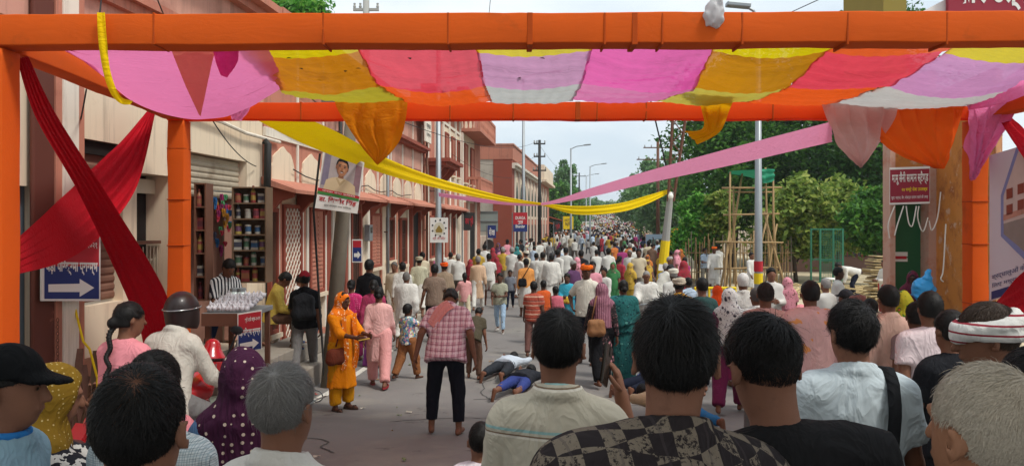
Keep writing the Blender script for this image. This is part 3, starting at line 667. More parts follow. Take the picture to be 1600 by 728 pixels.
def window(par, y0, y1, z0, z1, kind='bars', fm=None, gm=None):
    fm = fm or m_terd; w = fpart('window', m_glassd, par, (y0, y1, z0, z1, .0, .03)); f = .07
    fpart('frame', fm, w, (y0, y0+f, z0, z1, .03, .1), (y1-f, y1, z0, z1, .03, .1), (y0+f, y1-f, z1-f, z1, .03, .1), (y0+f, y1-f, z0, z0+f, .03, .1), bevel=.006)
    if kind == 'lattice': fpart('backing_panel', m_terra, w, (y0+f, y1-f, z0+f, z1-f, .031, .04)); lattice(w, y0+f, y1-f, z0+f, z1-f, .07, gm or m_white, 5)
    if kind == 'bars': bars(w, y0+f, y1-f, z0+f, z1-f, .06, gm or m_rust, 5)
    if kind == 'shutters':
        c = (y0+y1)/2
        for a, b in ((y0+f, c-.01), (c+.01, y1-f)):
            lf = fpart('shutter_leaf', m_terra, w, (a, b, z0+f, z1-f, .04, .07)); z = z0+f+.06
            while z < z1-f-.1: fpart('louvre', m_terra, lf, (a+.04, b-.04, z, z+.035, .072, .085)); z += .085
    fpart('sill', m_cream, w, (y0-.06, y1+.06, z0-.08, z0-.003, .002, .14)); return w
# ---- A: shop house nearest on the left
A = thing('shop_house', 'faded pink and cream shop house with shutters behind the crossed red drapes', 'building', FA(8, 0))
fpart('wall', m_cream, A, (4.5, 7.0, -.2, 6.2, -.4, 0), (7.0, 7.45, 3.0, 6.2, -.4, 0), (7.45, 8.1, -.2, 6.2, -.4, 0), (8.1, 8.9, 3.55, 6.2, -.4, 0), (8.1, 8.9, -.2, 1.75, -.4, 0), (8.9, 9.18, -.2, 6.2, -.4, 0), (9.18, 9.95, 3.25, 6.2, -.4, 0), (9.18, 9.95, -.2, 1.3, -.4, 0), (9.95, 10.35, -.2, 6.2, -.4, 0), (10.35, 12.25, 3.62, 6.2, -.4, 0), (12.25, 12.84, -.2, 6.2, -.4, 0), (10.35, 12.25, -.2, .75, -.4, 0))
fpart('upper_band', m_pinkw, A, (4.5, 12.84, 4.55, 6.1, .001, .03))
fpart('cornice', m_terra, A, (4.5, 12.84, 6.1, 6.22, .0, .35), (4.5, 12.84, 5.98, 6.1, .03, .18), (4.5, 10, 5.2, 5.3, .03, .2), (4.5, 10, 5.08, 5.2, .03, .12))
mb = MB()                                     # scalloped pink border above the shutters
for i in range(8):
    y0 = 8.9+i*.5; mb.prism([FA(y0+.5*j/8, 4.5, .002) for j in range(9)][::-1]+[FA(y0+.5*j/8, 4.5-.16+.12*sin(pi*j/8), .002) for j in range(9)], NR*.022)
mb.build('scalloped_border', m_pinkw, A)
fpart('plinth', mat('worn_plinth', '#a0735c', .92, .25, 1.5, bump=.5, bs=24, dirt=('#6d5142', 1.2, .48), wear=('#c09a80', 2.5, .6)), A, (7.45, 10.3, -.2, 1.2, .001, .05))
p_ = fpart('pillar', m_brownp, A, (7.3, 7.6, -.1, 6.0, .05, .1), bevel=.02); fpart('pillar_capital', m_terd, p_, (7.26, 7.64, 5.4, 5.6, .04, .16))
fpart('pilaster', m_white, A, (7.69, 7.93, -.1, 5.9, .052, .13), bevel=.01); fpart('pilaster_edge', m_terra, A, (7.6, 7.69, -.1, 5.9, .052, .11)); fpart('pilaster_edge', m_terra, A, (7.93, 8.04, -.1, 5.9, .052, .11))
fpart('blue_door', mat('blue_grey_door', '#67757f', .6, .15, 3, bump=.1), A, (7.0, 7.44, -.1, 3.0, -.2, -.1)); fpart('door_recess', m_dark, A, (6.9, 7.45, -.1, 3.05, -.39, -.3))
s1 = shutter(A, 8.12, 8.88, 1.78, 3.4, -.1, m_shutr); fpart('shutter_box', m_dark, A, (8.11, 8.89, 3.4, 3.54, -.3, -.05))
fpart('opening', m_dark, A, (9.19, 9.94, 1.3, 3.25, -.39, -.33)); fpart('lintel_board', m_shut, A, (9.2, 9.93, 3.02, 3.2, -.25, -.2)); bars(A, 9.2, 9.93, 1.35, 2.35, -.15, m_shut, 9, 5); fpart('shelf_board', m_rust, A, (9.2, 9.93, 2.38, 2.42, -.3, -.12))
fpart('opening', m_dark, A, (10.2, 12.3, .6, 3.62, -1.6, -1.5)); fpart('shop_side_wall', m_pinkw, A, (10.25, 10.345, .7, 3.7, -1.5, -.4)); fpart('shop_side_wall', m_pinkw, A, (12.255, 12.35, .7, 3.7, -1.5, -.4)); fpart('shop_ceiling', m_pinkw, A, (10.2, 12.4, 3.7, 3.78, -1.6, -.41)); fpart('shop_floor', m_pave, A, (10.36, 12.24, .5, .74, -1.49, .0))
s2 = shutter(A, 10.37, 12.2, 3.02, 3.6, -.12, m_shut, .085)
fpart('opening_reveal', m_pinkw, A, (12.1, 12.24, .8, 3.6, -.3, -.13))
st = MB(); FBx(st, 9.9, 14.4, -.1, .34, .12, 1.02); FBx(st, 10.2, 14.2, .342, .62, .12, .7); tag(st.build('shop_steps', m_pave, bevel=.015), 'worn concrete steps under the seated man beside the trinket stall', 'steps')
# ---- B: terracotta and cream arcade
B = thing('arcade_building', 'cream and terracotta building with arched niches and long sloping awnings', 'building', FA(19, 0))
fpart('wall', m_cream, B, (12.86, 26.2, -.2, 6.2, -.4, 0))
fpart('niche_band', m_terra, B, (12.86, 26.2, 3.3, 4.1, .001, .025)); fpart('string_course', m_white, B, (12.86, 26.2, 4.1, 4.26, .001, .06), bevel=.008)
fpart('upper_wall', m_terra, B, (12.86, 26.2, 4.262, 6.0, .001, .025)); fpart('cornice', m_terra, B, (12.86, 26.2, 6.0, 6.1, .0, .22), (12.86, 26.2, 6.1, 6.25, .0, .36)); fpart('moulding', m_terd, B, (19.5, 26.2, 5.0, 5.08, .026, .2), (19.5, 26.2, 5.08, 5.16, .026, .3), (19.5, 26.2, 5.16, 5.22, .026, .22))
y = 12.95
while y < 26:
    mb = MB(); farch(mb, y+.2, y+1.24, 3.32, 4.0, .026, .05); mb.build('arched_niche', m_cream, B); fpart('pilaster_strip', m_white, B, (y+1.38, y+1.46, 3.305, 4.098, .026, .055), (y+1.38, y+1.46, 4.262, 5.95, .026, .055))
    if y > 13: fpart('upper_panel', m_pinkw, B, (y+.12, y+1.3, 4.4, 4.95, .0255, .04), (y+.12, y+1.3, 5.3, 5.85, .0255, .04))
    y += 1.45
fpart('plinth', m_terra, B, (12.86, 26.2, -.1, .5, .001, .07), bevel=.01)
for a, b in ((12.8, 18.9), (19.2, 21.9), (22.3, 26.1)): chajja(B, a, b, 3.42)
for (a, b, z0, z1, kd) in ((12.98, 13.35, .75, 2.9, 'bars'), (13.58, 14.5, .52, 2.98, 'lattice'), (14.95, 15.8, 1.25, 2.95, 'shutters'), (17.7, 18.5, 1.1, 2.95, 'bars'), (19.4, 20.4, 1.5, 2.9, 'shutters'), (21.2, 21.9, 1.6, 2.8, 'bars'), (22.7, 23.5, 1.4, 2.8, 'bars')): window(B, a, b, z0, z1, kd)
dr = fpart('door', m_dark, B, (24.2, 25.4, .02, 3.0, .002, .03)); fpart('door_frame', m_terd, dr, (24.1, 24.2, .02, 3.1, .002, .12), (25.4, 25.5, .02, 3.1, .002, .12), (24.2, 25.4, 3.0, 3.1, .002, .12)); fpart('door_leaf', m_rust, dr, (24.2, 24.5, .02, 3.0, .03, .08))
for (a, b, m) in ((13.36, 13.44, m_white), (13.46, 13.56, m_terra), (14.52, 14.62, m_white), (14.64, 14.76, m_terra), (14.8, 14.9, m_white), (15.84, 15.96, m_white), (16.0, 16.3, m_terd), (16.36, 16.5, m_white), (17.3, 17.5, m_terd), (17.54, 17.66, m_white), (18.56, 18.7, m_terra), (19.1, 19.3, m_white), (20.5, 20.6, m_terra), (21.98, 22.1, m_white), (22.3, 22.4, m_terra), (23.7, 23.8, m_white)):
    fpart('pilaster', m, B, (a, b, .502, 3.1, .002, .075 if m is m_white else .06), bevel=.006)
# ---- C: taller terracotta block with balconies
Cb = thing('balcony_building', 'tall terracotta building with projecting balconies beyond the arcade', 'building', FA(33, 0))
fpart('wall', m_terra, Cb, (26.22, 34.4, -.2, 7.2, -.4, .08), (34.42, 41.5, -.2, 8.6, -.4, .08))
fpart('cornice', m_terra, Cb, (26.22, 34.3, 7.2, 7.4, -.05, .45), (34.5, 41.6, 8.6, 8.75, -.1, .4)); fpart('string_course', m_white, Cb, (26.3, 34.3, 4.2, 4.36, .081, .13), (26.3, 34.3, 6.5, 6.6, .081, .13))
po = fpart('porch_roof', m_terd, Cb, (26.3, 29.4, 4.75, 4.87, .081, .95), (26.4, 29.3, 4.62, 4.75, .081, .8)); 
for yy in (26.6, 27.8, 29.0): mb = MB(); mb.prism([FA(yy-.07, 4.61, .085), FA(yy-.07, 4.61, .7), FA(yy-.07, 4.45, .6), FA(yy-.07, 3.9, .085)], FA(yy+.07, 0)-FA(yy-.07, 0)); mb.build('bracket', m_terd, po)
for yy in (26.5, 28.0, 29.6, 31.0, 32.6, 33.9): fpart('pilaster', m_white, Cb, (yy, yy+.16, .5, 7.1, .081, .16), bevel=.01)
for a, b, z0, z1, kd in ((26.9, 27.7, 1.4, 2.9, 'bars'), (28.4, 29.4, .3, 3.0, 'bars'), (30.0, 30.8, 1.3, 2.9, 'shutters'), (31.6, 32.4, 1.3, 2.9, 'bars'), (30.0, 30.8, 4.6, 6.2, 'shutters'), (31.6, 32.4, 4.6, 6.2, 'shutters'), (33.0, 33.7, 4.6, 6.2, 'bars'), (35.2, 36.2, 4.5, 6.3, 'shutters'), (37.4, 38.4, 4.5, 6.3, 'shutters')):
    window(Cb, a, b, z0, z1, kd).location = NR*.082
fpart('wall_panel', m_cream, Cb, (29.8, 33.9, .6, 3.2, .081, .084), (29.8, 33.9, 4.4, 6.45, .081, .084), (34.7, 39, 3.6, 7.9, .081, .084)); chajja(Cb, 27.4, 33.6, 3.42); fpart('plaque', mat('dark_print', '#4b4540', .8), Cb, (25.95, 26.1, 0, .001, 0, .001))
def balcony(y0, y1, z, o):
    b = fpart('balcony', m_terra, Cb, (y0, y1, z-.14, z, .085, o)); fpart('railing', m_terra, b, (y0, y1, z+.78, z+.9, o-.12, o), (y0, y0+.14, z, z+.78, o-.12, o), (y1-.14, y1, z, z+.78, o-.12, o), (y0, y0+.1, z+.78, z+.9, .085, o-.12))
    y = y0+.25
    while y < y1-.2: MB().lathe(FA(y, z, o-.06), ((.05, 0), (.03, .12), (.055, .3), (.03, .55), (.05, .78)), 6).build('baluster', m_terra, b); y += .22
    o_ = .2
    while o_ < o-.15: MB().lathe(FA(y0+.06, z, o_), ((.05, 0), (.03, .12), (.055, .3), (.03, .55), (.05, .78)), 6).build('baluster', m_terra, b); o_ += .2
    return b
balcony(34.6, 41.2, 6.9, .95); balcony(36.0, 41.2, 3.9, .8)
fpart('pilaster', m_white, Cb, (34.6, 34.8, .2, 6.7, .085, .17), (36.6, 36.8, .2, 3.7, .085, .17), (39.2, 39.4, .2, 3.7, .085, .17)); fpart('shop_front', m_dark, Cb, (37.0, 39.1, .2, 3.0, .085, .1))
# ---- D: brick-red corner block with plain grey gable
m_grey = mat('grey_render', '#b3aa9c', .9, .1, .7, streak=.4, bump=.2, bs=20, dirt=('#8c8174', .6, .52))
D0 = V((-.05, 43.0, 0)); DT = V((1/8.7, 1, 0)).normalized(); DN = V((DT.y, -DT.x, 0))
def DA(s_, z, o=0.): return D0+DT*s_+DN*o+V((0, 0, z))
def dpart(name, m, par, *bx, bevel=0.):
    mb = MB()
    for s0, s1, z0, z1, o0, o1 in bx: mb.obox((DA(s0, z0, o0)+DA(s1, z1, o1))/2, DT*((s1-s0)/2), DN*((o1-o0)/2), V((0, 0, (z1-z0)/2)))
    return mb.build(name, m, par, bevel=bevel)
D = thing('corner_block', 'brick red corner block with a plain grey side wall and cream arched windows', 'building', D0)
dpart('wall', m_terra, D, (0, 32, -.3, 6.2, -9, 0)); dpart('side_render', m_grey, D, (-.03, -.002, -.3, 6.3, -8.9, -1.0)); dpart('corner_pier', m_terd, D, (-.06, 1.2, -.2, 6.2, -1.0, .05)); dpart('parapet', m_terra, D, (-.08, 18, 6.2, 7.0, -.3, .1), (-.08, .2, 6.2, 7.0, -9, -.3), (5.4, 5.8, 6.0, 7.25, -.2, .16)); dpart('parapet_coping', m_pinkw, D, (-.12, 18.1, 7.0, 7.08, -.35, .16), (-.12, .25, 7.0, 7.08, -9, -.35)); dpart('cornice', m_white, D, (0, 18, 5.85, 6.0, .002, .35), (0, 18, 5.7, 5.85, .002, .2))
dpart('parapet', m_cream, D, (20, 32, 6.2, 7.4, -.3, .4)); dpart('cornice', m_cream, D, (19.8, 32, 6.0, 6.2, .0, .6))
for s0 in (1.6, 4.0, 6.6, 9.2, 11.8, 14.4, 17.2, 20.4, 23.4, 26.6):
    mb = MB(); mb.prism([DA(a, z, .002) for a, z in arch(s0, s0+1.9, 2.9, 5.6, False)], DN*.05); w_ = mb.build('arched_bay', m_cream, D); mb = MB(); mb.prism([DA(a, z, .054) for a, z in arch(s0+.45, s0+1.45, 3.1, 5.0, False)], DN*.02); mb.build('pane', m_glassd, w_); dpart('pilaster', m_white, D, (s0-.3, s0-.12, .1, 5.7, .002, .1)); dpart('shop_front', m_dark, D, (s0+.1, s0+1.8, .2, 2.5, .003, .02))
dpart('window', m_glassd, D, (-.05, -.031, 3.6, 4.2, -2.9, -2.1))
# ---- E: lean-to shops further on
E_ = thing('roadside_shops', 'low roadside shops with orange awnings beyond the corner block', 'building', V((5.0, 90, 0)))
for i, (yy, hh, cc) in enumerate(((80, 2.9, '#c06a34'), (87, 3.3, '#a85a3c'), (94, 2.8, '#c9823f'), (101, 3.4, '#9a8a74'), (110, 3.0, '#b5643c'))):
    x = xl(yy)-.4; z = gz(yy); mb = MB(); mb.box(x-5, x-1, yy, yy+6.5, z, z+hh+.6); w_ = mb.build('wall', m_cream if i % 2 else m_pinkw, E_); mb = MB(); mb.prism([V((x-1, yy, z+hh)), V((x+1.2, yy, z+hh-.6)), V((x+1.2, yy, z+hh-.66)), V((x-1, yy, z+hh-.08))], (0, 6.4, 0)); mb.build('awning', mat('awning_'+cc, cc, .8, .15, 2), w_); MB().box(x-.98, x-.9, yy+.5, yy+6, z+.2, z+hh-.5).build('opening', m_dark, w_)
# ================================================================ trees and shrubs
def leafm(key, c1, c2, c3, tr=.35):
    if key in _mats: return _mats[key]
    m = bpy.data.materials.new(key); m.use_nodes = True; t = m.node_tree; b = t.nodes['Principled BSDF']; L = t.links.new
    ge = t.nodes.new('ShaderNodeNewGeometry'); cr = t.nodes.new('ShaderNodeValToRGB'); e = cr.color_ramp.elements
    e[0].color = (*C(c1), 1); e[1].color = (*C(c3), 1); n = e.new(.6); n.color = (*C(c2), 1); L(ge.outputs['Random Per Island'], cr.inputs[0])
    b.inputs['Roughness'].default_value = .5; b.inputs['Specular IOR Level'].default_value = .3; L(cr.outputs[0], b.inputs['Base Color'])
    tr_ = t.nodes.new('ShaderNodeBsdfTranslucent'); L(cr.outputs[0], tr_.inputs['Color']); ms = t.nodes.new('ShaderNodeMixShader'); ms.inputs[0].default_value = tr
    L(b.outputs[0], ms.inputs[1]); L(tr_.outputs[0], ms.inputs[2]); L(ms.outputs[0], t.nodes['Material Output'].inputs[0]); _mats[key] = m; return m
m_bark = mat('bark', '#54463a', .95, .25, 4, bump=.7, bs=18, bd=.02)
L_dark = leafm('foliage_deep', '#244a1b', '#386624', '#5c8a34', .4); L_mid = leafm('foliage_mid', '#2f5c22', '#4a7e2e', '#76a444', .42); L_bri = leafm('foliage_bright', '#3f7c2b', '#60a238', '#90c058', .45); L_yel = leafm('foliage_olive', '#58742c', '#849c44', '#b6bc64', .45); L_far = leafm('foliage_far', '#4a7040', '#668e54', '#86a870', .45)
def crown(name, ells, n, size, m, parent, seed, clump=28, asp=.5, spread=.16, droop=.2):
    r = np.random.RandomState(seed); allv = []
    tot = sum(e[1][0]*e[1][1]*e[1][2] for e in ells)**.0*len(ells)
    for c, rad in ells:
        rad = np.array(rad); nl = int(n*(rad.prod()**.66)/sum(np.prod(e[1])**.66 for e in ells)); nc = max(6, nl//clump)
        d = r.randn(nc, 3); d /= np.linalg.norm(d, axis=1)[:, None]; rr = (.35+.65*r.rand(nc)**.45)*(1+.18*np.sin(d[:, 0]*5+seed)*np.cos(d[:, 2]*4+seed)); cc = d*rr[:, None]*rad
        idx = r.randint(0, nc, nl); g = r.randn(nl, 3)*spread*rad.mean()*(.5+r.rand(nl, 1)); p = cc[idx]+g; p[:, 2] -= droop*np.abs(g[:, 0]); allv.append(p+np.array(c))
    p = np.vstack(allv); N = len(p)
    nrm = r.randn(N, 3)*.75+np.array([0, -.15, .8]); nrm /= np.linalg.norm(nrm, axis=1)[:, None]; a = np.cross(nrm, r.randn(N, 3)); a /= np.linalg.norm(a, axis=1)[:, None]; b = np.cross(nrm, a)
    s = size*(.6+.8*r.rand(N, 1)); q = np.stack([p-a*s, p-b*s*asp+a*s*.1, p+a*s-nrm*s*.35, p+b*s*asp+a*s*.1], 1).reshape(-1, 3)
    me = np_mesh(name, q, None, np.arange(N*4).reshape(-1, 4), smooth=False); return link(name, me, m, parent)
def tree(name, label, px, d, ztop, rx, m, n=14000, size=.12, seed=1, trunk=.22, lobes=9, zbase=.35, grp=None, spread=.2, x=None):
    g = G(px, d); t = thing(name, label, 'tree', g, group=grp); r = random.Random(seed); H = ztop-g.z; ells = []
    for i in range(lobes):
        a = 2.4*i+r.random(); q = (i+.5)/lobes; zz = H*(zbase+(1-zbase)*(q*.85+.05)); pr = rx*math.sqrt(max(.05, 1-((q-.35)/.72)**2)); off = pr*.6*r.random()**.5; rr = pr*(.42+.22*r.random())
        ells.append((tuple(g+V((off*cos(a), off*sin(a), zz))), (rr, rr, min(rr*.75, H*.16))))
    mb = MB(); top = g+V((rx*.06, 0, H*.8)); mb.tube([g-V((0, 0, .2)), g+V((.05*H*(r.random()-.5), 0, H*.2)), g+V((.06*H*(r.random()-.5), .1, H*.45)), top], [trunk*1.25, trunk, trunk*.7, trunk*.2], 9)
    for c, rad in ells:
        c = V(c); b = g+V((0, 0, H*(.16+.4*r.random()))); mb.tube([b, (b+c)/2+V((0, 0, -.06*H)), c], [trunk*.45, trunk*.3, .02], 6)
    mb.build('trunk', m_bark, t, smooth=True); crown('crown', ells, n, size, m, t, seed, spread=spread); return t
RT = 'trees behind the bamboo scaffold'
tree('neem_tree', 'tall deep green tree rising behind the leaning yellow based pole', 1140, 44, 12.5, 3.6, L_mid, 18000, .15, 3, .3, 12, .2)
tree('neem_tree', 'big dark tree rising directly behind the green tarpaulin scaffold', 1200, 50, 15, 5.6, L_mid, 20000, .17, 5, .35, 13, .2)
tree('neem_tree', 'broad dark tree behind the green mesh cage', 1290, 47, 15.5, 5.4, L_dark, 20000, .16, 8, .35, 13, .15)
tree('neem_tree', 'dark tree reaching above the gate beside the maroon banner', 1375, 40, 15.2, 4.0, L_dark, 16000, .14, 11, .3, 12, .15)
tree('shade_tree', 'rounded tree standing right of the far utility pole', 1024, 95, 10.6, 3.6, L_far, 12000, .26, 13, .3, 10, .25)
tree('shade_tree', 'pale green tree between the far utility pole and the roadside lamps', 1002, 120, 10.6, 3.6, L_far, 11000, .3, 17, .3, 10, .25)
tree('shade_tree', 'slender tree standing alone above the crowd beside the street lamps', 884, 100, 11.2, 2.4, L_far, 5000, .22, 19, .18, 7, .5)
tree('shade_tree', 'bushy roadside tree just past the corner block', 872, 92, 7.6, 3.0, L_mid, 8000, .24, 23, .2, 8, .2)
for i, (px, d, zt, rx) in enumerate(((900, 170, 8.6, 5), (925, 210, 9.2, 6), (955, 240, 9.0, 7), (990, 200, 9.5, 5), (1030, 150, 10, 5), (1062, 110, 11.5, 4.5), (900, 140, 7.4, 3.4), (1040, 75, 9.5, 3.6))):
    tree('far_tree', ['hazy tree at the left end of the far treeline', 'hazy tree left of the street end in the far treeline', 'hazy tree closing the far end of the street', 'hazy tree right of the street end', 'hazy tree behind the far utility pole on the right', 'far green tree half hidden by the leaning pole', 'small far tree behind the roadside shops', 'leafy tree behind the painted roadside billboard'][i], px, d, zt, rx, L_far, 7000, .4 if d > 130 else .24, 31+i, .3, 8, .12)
tree('rooftop_tree', 'green treetop showing above the left roof over the beam', 428, 26, 11.8, 1.7, L_bri, 12000, .12, 51, .2, 8, .5)
tree('bush', 'bright green bush left of the bamboo scaffold', 1090, 34, 4.0, 1.25, L_bri, 9000, .1, 41, .06, 8, .3)
tree('bush', 'low leafy bush beside the foot of the scaffold', 1128, 33, 4.3, .9, L_yel, 4500, .12, 42, .05, 6, .45)
tree('broadleaf_shrub', 'broad leaved shrub spreading right of the scaffold', 1245, 33, 4.8, 1.9, L_yel, 9500, .15, 43, .08, 9, .25)
tree('broadleaf_shrub', 'broad leaved shrub above the green mesh cage', 1310, 34, 4.7, 1.9, L_yel, 9500, .15, 44, .08, 9, .4)
tree('broadleaf_shrub', 'dense shrub touching the maroon banner', 1372, 31, 4.3, 1.4, L_mid, 8000, .13, 45, .08, 8, .3)
# ================================================================ cloth-wrapped festival gate
def gatec(key, c, tr=.0, var=.1): return mat('festival_cloth_'+key, c, .8, var, 2.5, bump=.35, bs=240, spec=.15, transl=tr, bd=.002, fold=.05 if key.startswith('orange') else .3, fmap=(.4, 1.5, 1.5), dirt=('#8a431c', 1.1, .6) if key.startswith('orange') else None)
m_or = gatec('orange', '#d65a18', .12); m_ors = gatec('orange_seam_shade', '#a8430f'); m_orb = gatec('orange_backlit', '#ee5a1c', .45); m_red = gatec('red', '#b81022', .2, .14)  # back beam's backlight is put into its brighter orange
def wrapped(name, a, b, w, h, par, m, up=(0, 0, 1), seed=0, n=40):
    """timber wrapped in cloth: rounded box with slack ripples"""
    a, b = V(a), V(b); d = (b-a); l = d.length; d.normalize(); sx = d.cross(V(up)).normalized(); uz = sx.cross(d); sec = []
    for cx, cy in ((1, -1), (1, 1), (-1, 1), (-1, -1)):
        for k in range(4):
            an = math.atan2(cy, cx)-pi/4+pi/2*k/3; sec.append((cx*(w/2-.009)+.009*cos(an), cy*(h/2-.009)+.009*sin(an)))
        x0, y0 = sec[-1]; nx, ny = {(1, -1): (w/2, 0), (1, 1): (0, h/2), (-1, 1): (-w/2, 0), (-1, -1): (0, -h/2)}[(cx, cy)]; sec.append((nx, ny))
    S = len(sec); mb = MB()
    def fn(u, v_):
        i = int(round(u*S)) % S; px_, py_ = sec[i]; p = a+d*l*v_+sx*px_+uz*py_; q = .006*nz((px_*5, py_*5+v_*l*1.2, seed), 1.6)+.006*sin(v_*l*19+py_*30+seed)*nz((v_*l, px_, seed+3), 2)-.012*(py_ < 0)*abs(sin(v_*l*1.9))
        return p+(sx*px_+uz*py_).normalized()*q
    mb.grid(fn, S, n, True); k = len(mb.v); mb.f += [tuple(range(S-1, -1, -1)), tuple(range(k-S, k))]
    return mb.build(name, m, par, smooth=True)
gate = thing('festival_gate', 'square timber festival gate wrapped in orange cloth spanning the street', 'gate', (0, 7, .2))
ZB, ZT = 3.875, 4.085; zc = (ZB+ZT)/2
cFL = V((-3.62, 5.4, 0)); cBL = V((-3.945, 9.1, 0)); cBR = V((5.49, 9.1, 0)); cFR = V((5.9, 5.4, 0))
up = lambda p, z: V((p.x, p.y, z))
fb = wrapped('front_beam', up(cFL, zc)+V((-.12, 0, -.005)), up(cFR, zc)+V((.12, 0, .03)), .23, .215, gate, m_or, seed=1, n=90)
bb = wrapped('back_beam', up(cBL, 3.955)+V((-.1, 0, 0)), up(cBR, 3.965)+V((.1, 0, 0)), .2, .205, gate, m_orb, seed=2, n=90)
wrapped('side_beam', up(cFL, zc-.02)+V((-.01, .125, 0)), up(cBL, 3.955)+V((0, -.11, 0)), .2, .2, gate, m_or, seed=3); wrapped('side_beam', up(cFR, zc)+V((0, .125, 0)), up(cBR, 3.96)+V((0, -.11, 0)), .2, .2, gate, m_or, seed=4)
for i, c in enumerate((cFL, cBL, cBR, cFR)):
    pst = wrapped('post', up(c, gz(c.y)-.05), up(c, ZB-.02 if i in (0, 3) else 3.85), .2, .2, gate, m_or, up=(0, 1, 0), seed=5+i, n=60)
    for k, zz in enumerate((1.15, 1.75, 2.35, 2.95, 3.5) if i in (1, 2) else ()):
        q = up(c, zz+.05*sin(k*3+i)); MB().obox(q, (.1025, 0, 0), (0, .1025, 0), (0, 0, .007)).build('seam_shade', m_ors, pst, bevel=.004)  # seam bands: timber's shade through the cloth, put into a darker orange
for px_ in (240, 505, 700, 828, 945, 992, 1035, 1160, 1325, 1480):
    x = (px_-800)/FP*5.285; MB().obox((x, 5.4, zc+.004), (.007+.012*(px_ in (992, 828)), 0, 0), (0, .1175, 0), (0, 0, .111)).build('seam_shade', m_ors, fb, bevel=.003)
for px_ in (470, 703, 802, 903, 933, 1010, 1208, 1330):
    x = (px_-800)/FP*9.0; MB().obox((x, 9.1, 3.962), (.009+.02*(px_ == 903), 0, 0), (0, .1025, 0), (0, 0, .105)).build('seam_shade', m_ors, bb, bevel=.003)
# ---- canopy of sewn cloth strips, stretched between the beams
def sheer(c):
    k = 'festival_cloth_sheer'+c
    if k in _mats: return _mats[k]
    m = gatec('sheer'+c, c, .55, .12); t = m.node_tree; o = t.nodes['Material Output']; s0 = o.inputs[0].links[0].from_socket; tr = t.nodes.new('ShaderNodeBsdfTransparent'); ms = t.nodes.new('ShaderNodeMixShader'); ms.inputs[0].default_value = .05
    t.links.new(s0, ms.inputs[1]); t.links.new(tr.outputs[0], ms.inputs[2]); t.links.new(ms.outputs[0], o.inputs[0]); return m
def lerp(a, b, t): return a+(b-a)*t
def plin(pts, t):
    n = len(pts)-1; i = min(int(t*n), n-1); f = t*n-i
    return tuple(lerp(pts[i][k], pts[i+1][k], f) for k in range(len(pts[0])))
def pcr(pts, t):                               # Catmull-Rom through the points
    n = len(pts)-1; i = min(int(t*n), n-1); f = t*n-i; q = lambda j: pts[max(0, min(n, j))]; o = []
    for k in range(len(pts[0])):
        a, b, c, d = q(i-1)[k], q(i)[k], q(i+1)[k], q(i+2)[k]; o.append(.5*(2*b+(c-a)*f+(2*a-5*b+4*c-d)*f*f+(3*b-a-3*c+d)*f**3))
    return tuple(o)
can = thing('cloth_canopy', 'patchwork canopy of pink, amber, coral and white cloth strips stretched under the gate', 'canopy', (1, 7, 3.9))
BD = [((405, 84), (440, 133), (462, 150)), ((565, 84), (592, 125), (637, 158)), ((748, 86), (757, 124), (768, 160)), ((922, 83), (908, 122), (893, 156)), ((1112, 82), (1084, 128), (1022, 158)), ((1288, 84), (1230, 127), (1165, 160)), ((1470, 84), (1385, 126), (1288, 163)), ((1660, 84), (1570, 135), (1504, 166))]
def brow(b):
    pts = [P(x, y, (z-CH)*FP/(HZ-y)) for (x, y), z in zip(b, (4.03, 3.985, 4.03))]; f = pts[0]+(pts[0]-pts[1])*((pts[0].y-5.5)/(pts[1].y-pts[0].y)); f.z = 4.09
    return [f]+pts
BR = [brow(b) for b in BD]
CC = [('#c47c12', '#b3a52e', '#d3bd08'), ('#de4455', '#e2581c', '#de4455'), ('#c48cb0', '#b3b3ae', '#d3bd08'), ('#e058a4', '#d070a0', '#e058a4'), ('#be7f14', '#b8ab48', '#d3bd08'), ('#de4455', '#e2581c', '#e05c28'), ('#c488b4', '#b8b4af', '#d3bd08')]
for i in range(7):
    a, b = BR[i], BR[i+1]
    def row(v0, v1, c, nm, nu=30, nv=26, i=i, a=a, b=b):
        def fn(u, v_):
            v = lerp(v0, v1, v_); k = min(2, int(v*3)); f = v*3-k; pa, pb = a[k].lerp(a[k+1], f), b[k].lerp(b[k+1], f); p = pa.lerp(pb, -.012+1.024*u)
            p.z += -(.07+.03*sin(i*2.3))*sin(pi*u)*(.4+.6*sin(pi*min(1, v*1.1)))-.05*sin(pi*min(1, max(0, v*1.5-.5)))+.035*nz((p.x*1.2, p.y*3, i), 1.3)+.016*sin(p.y*30+5*nz((p.x*1.2, p.y*2, i+5)))*(.5+nz((p.x, p.y, i+9), 2))+.004*sin(p.x*50+3*nz((p.x, p.y*3, i+5)))
            return p
        return MB().grid(fn, nu, nv).build(nm, sheer(c), can, smooth=True)
    c1, c2, c3 = CC[i]; row(0, .305, c3, 'border_strip', 30, 6); row(.305, .667, c1, 'cloth_panel'); row(.667, 1., c2, 'cloth_panel')
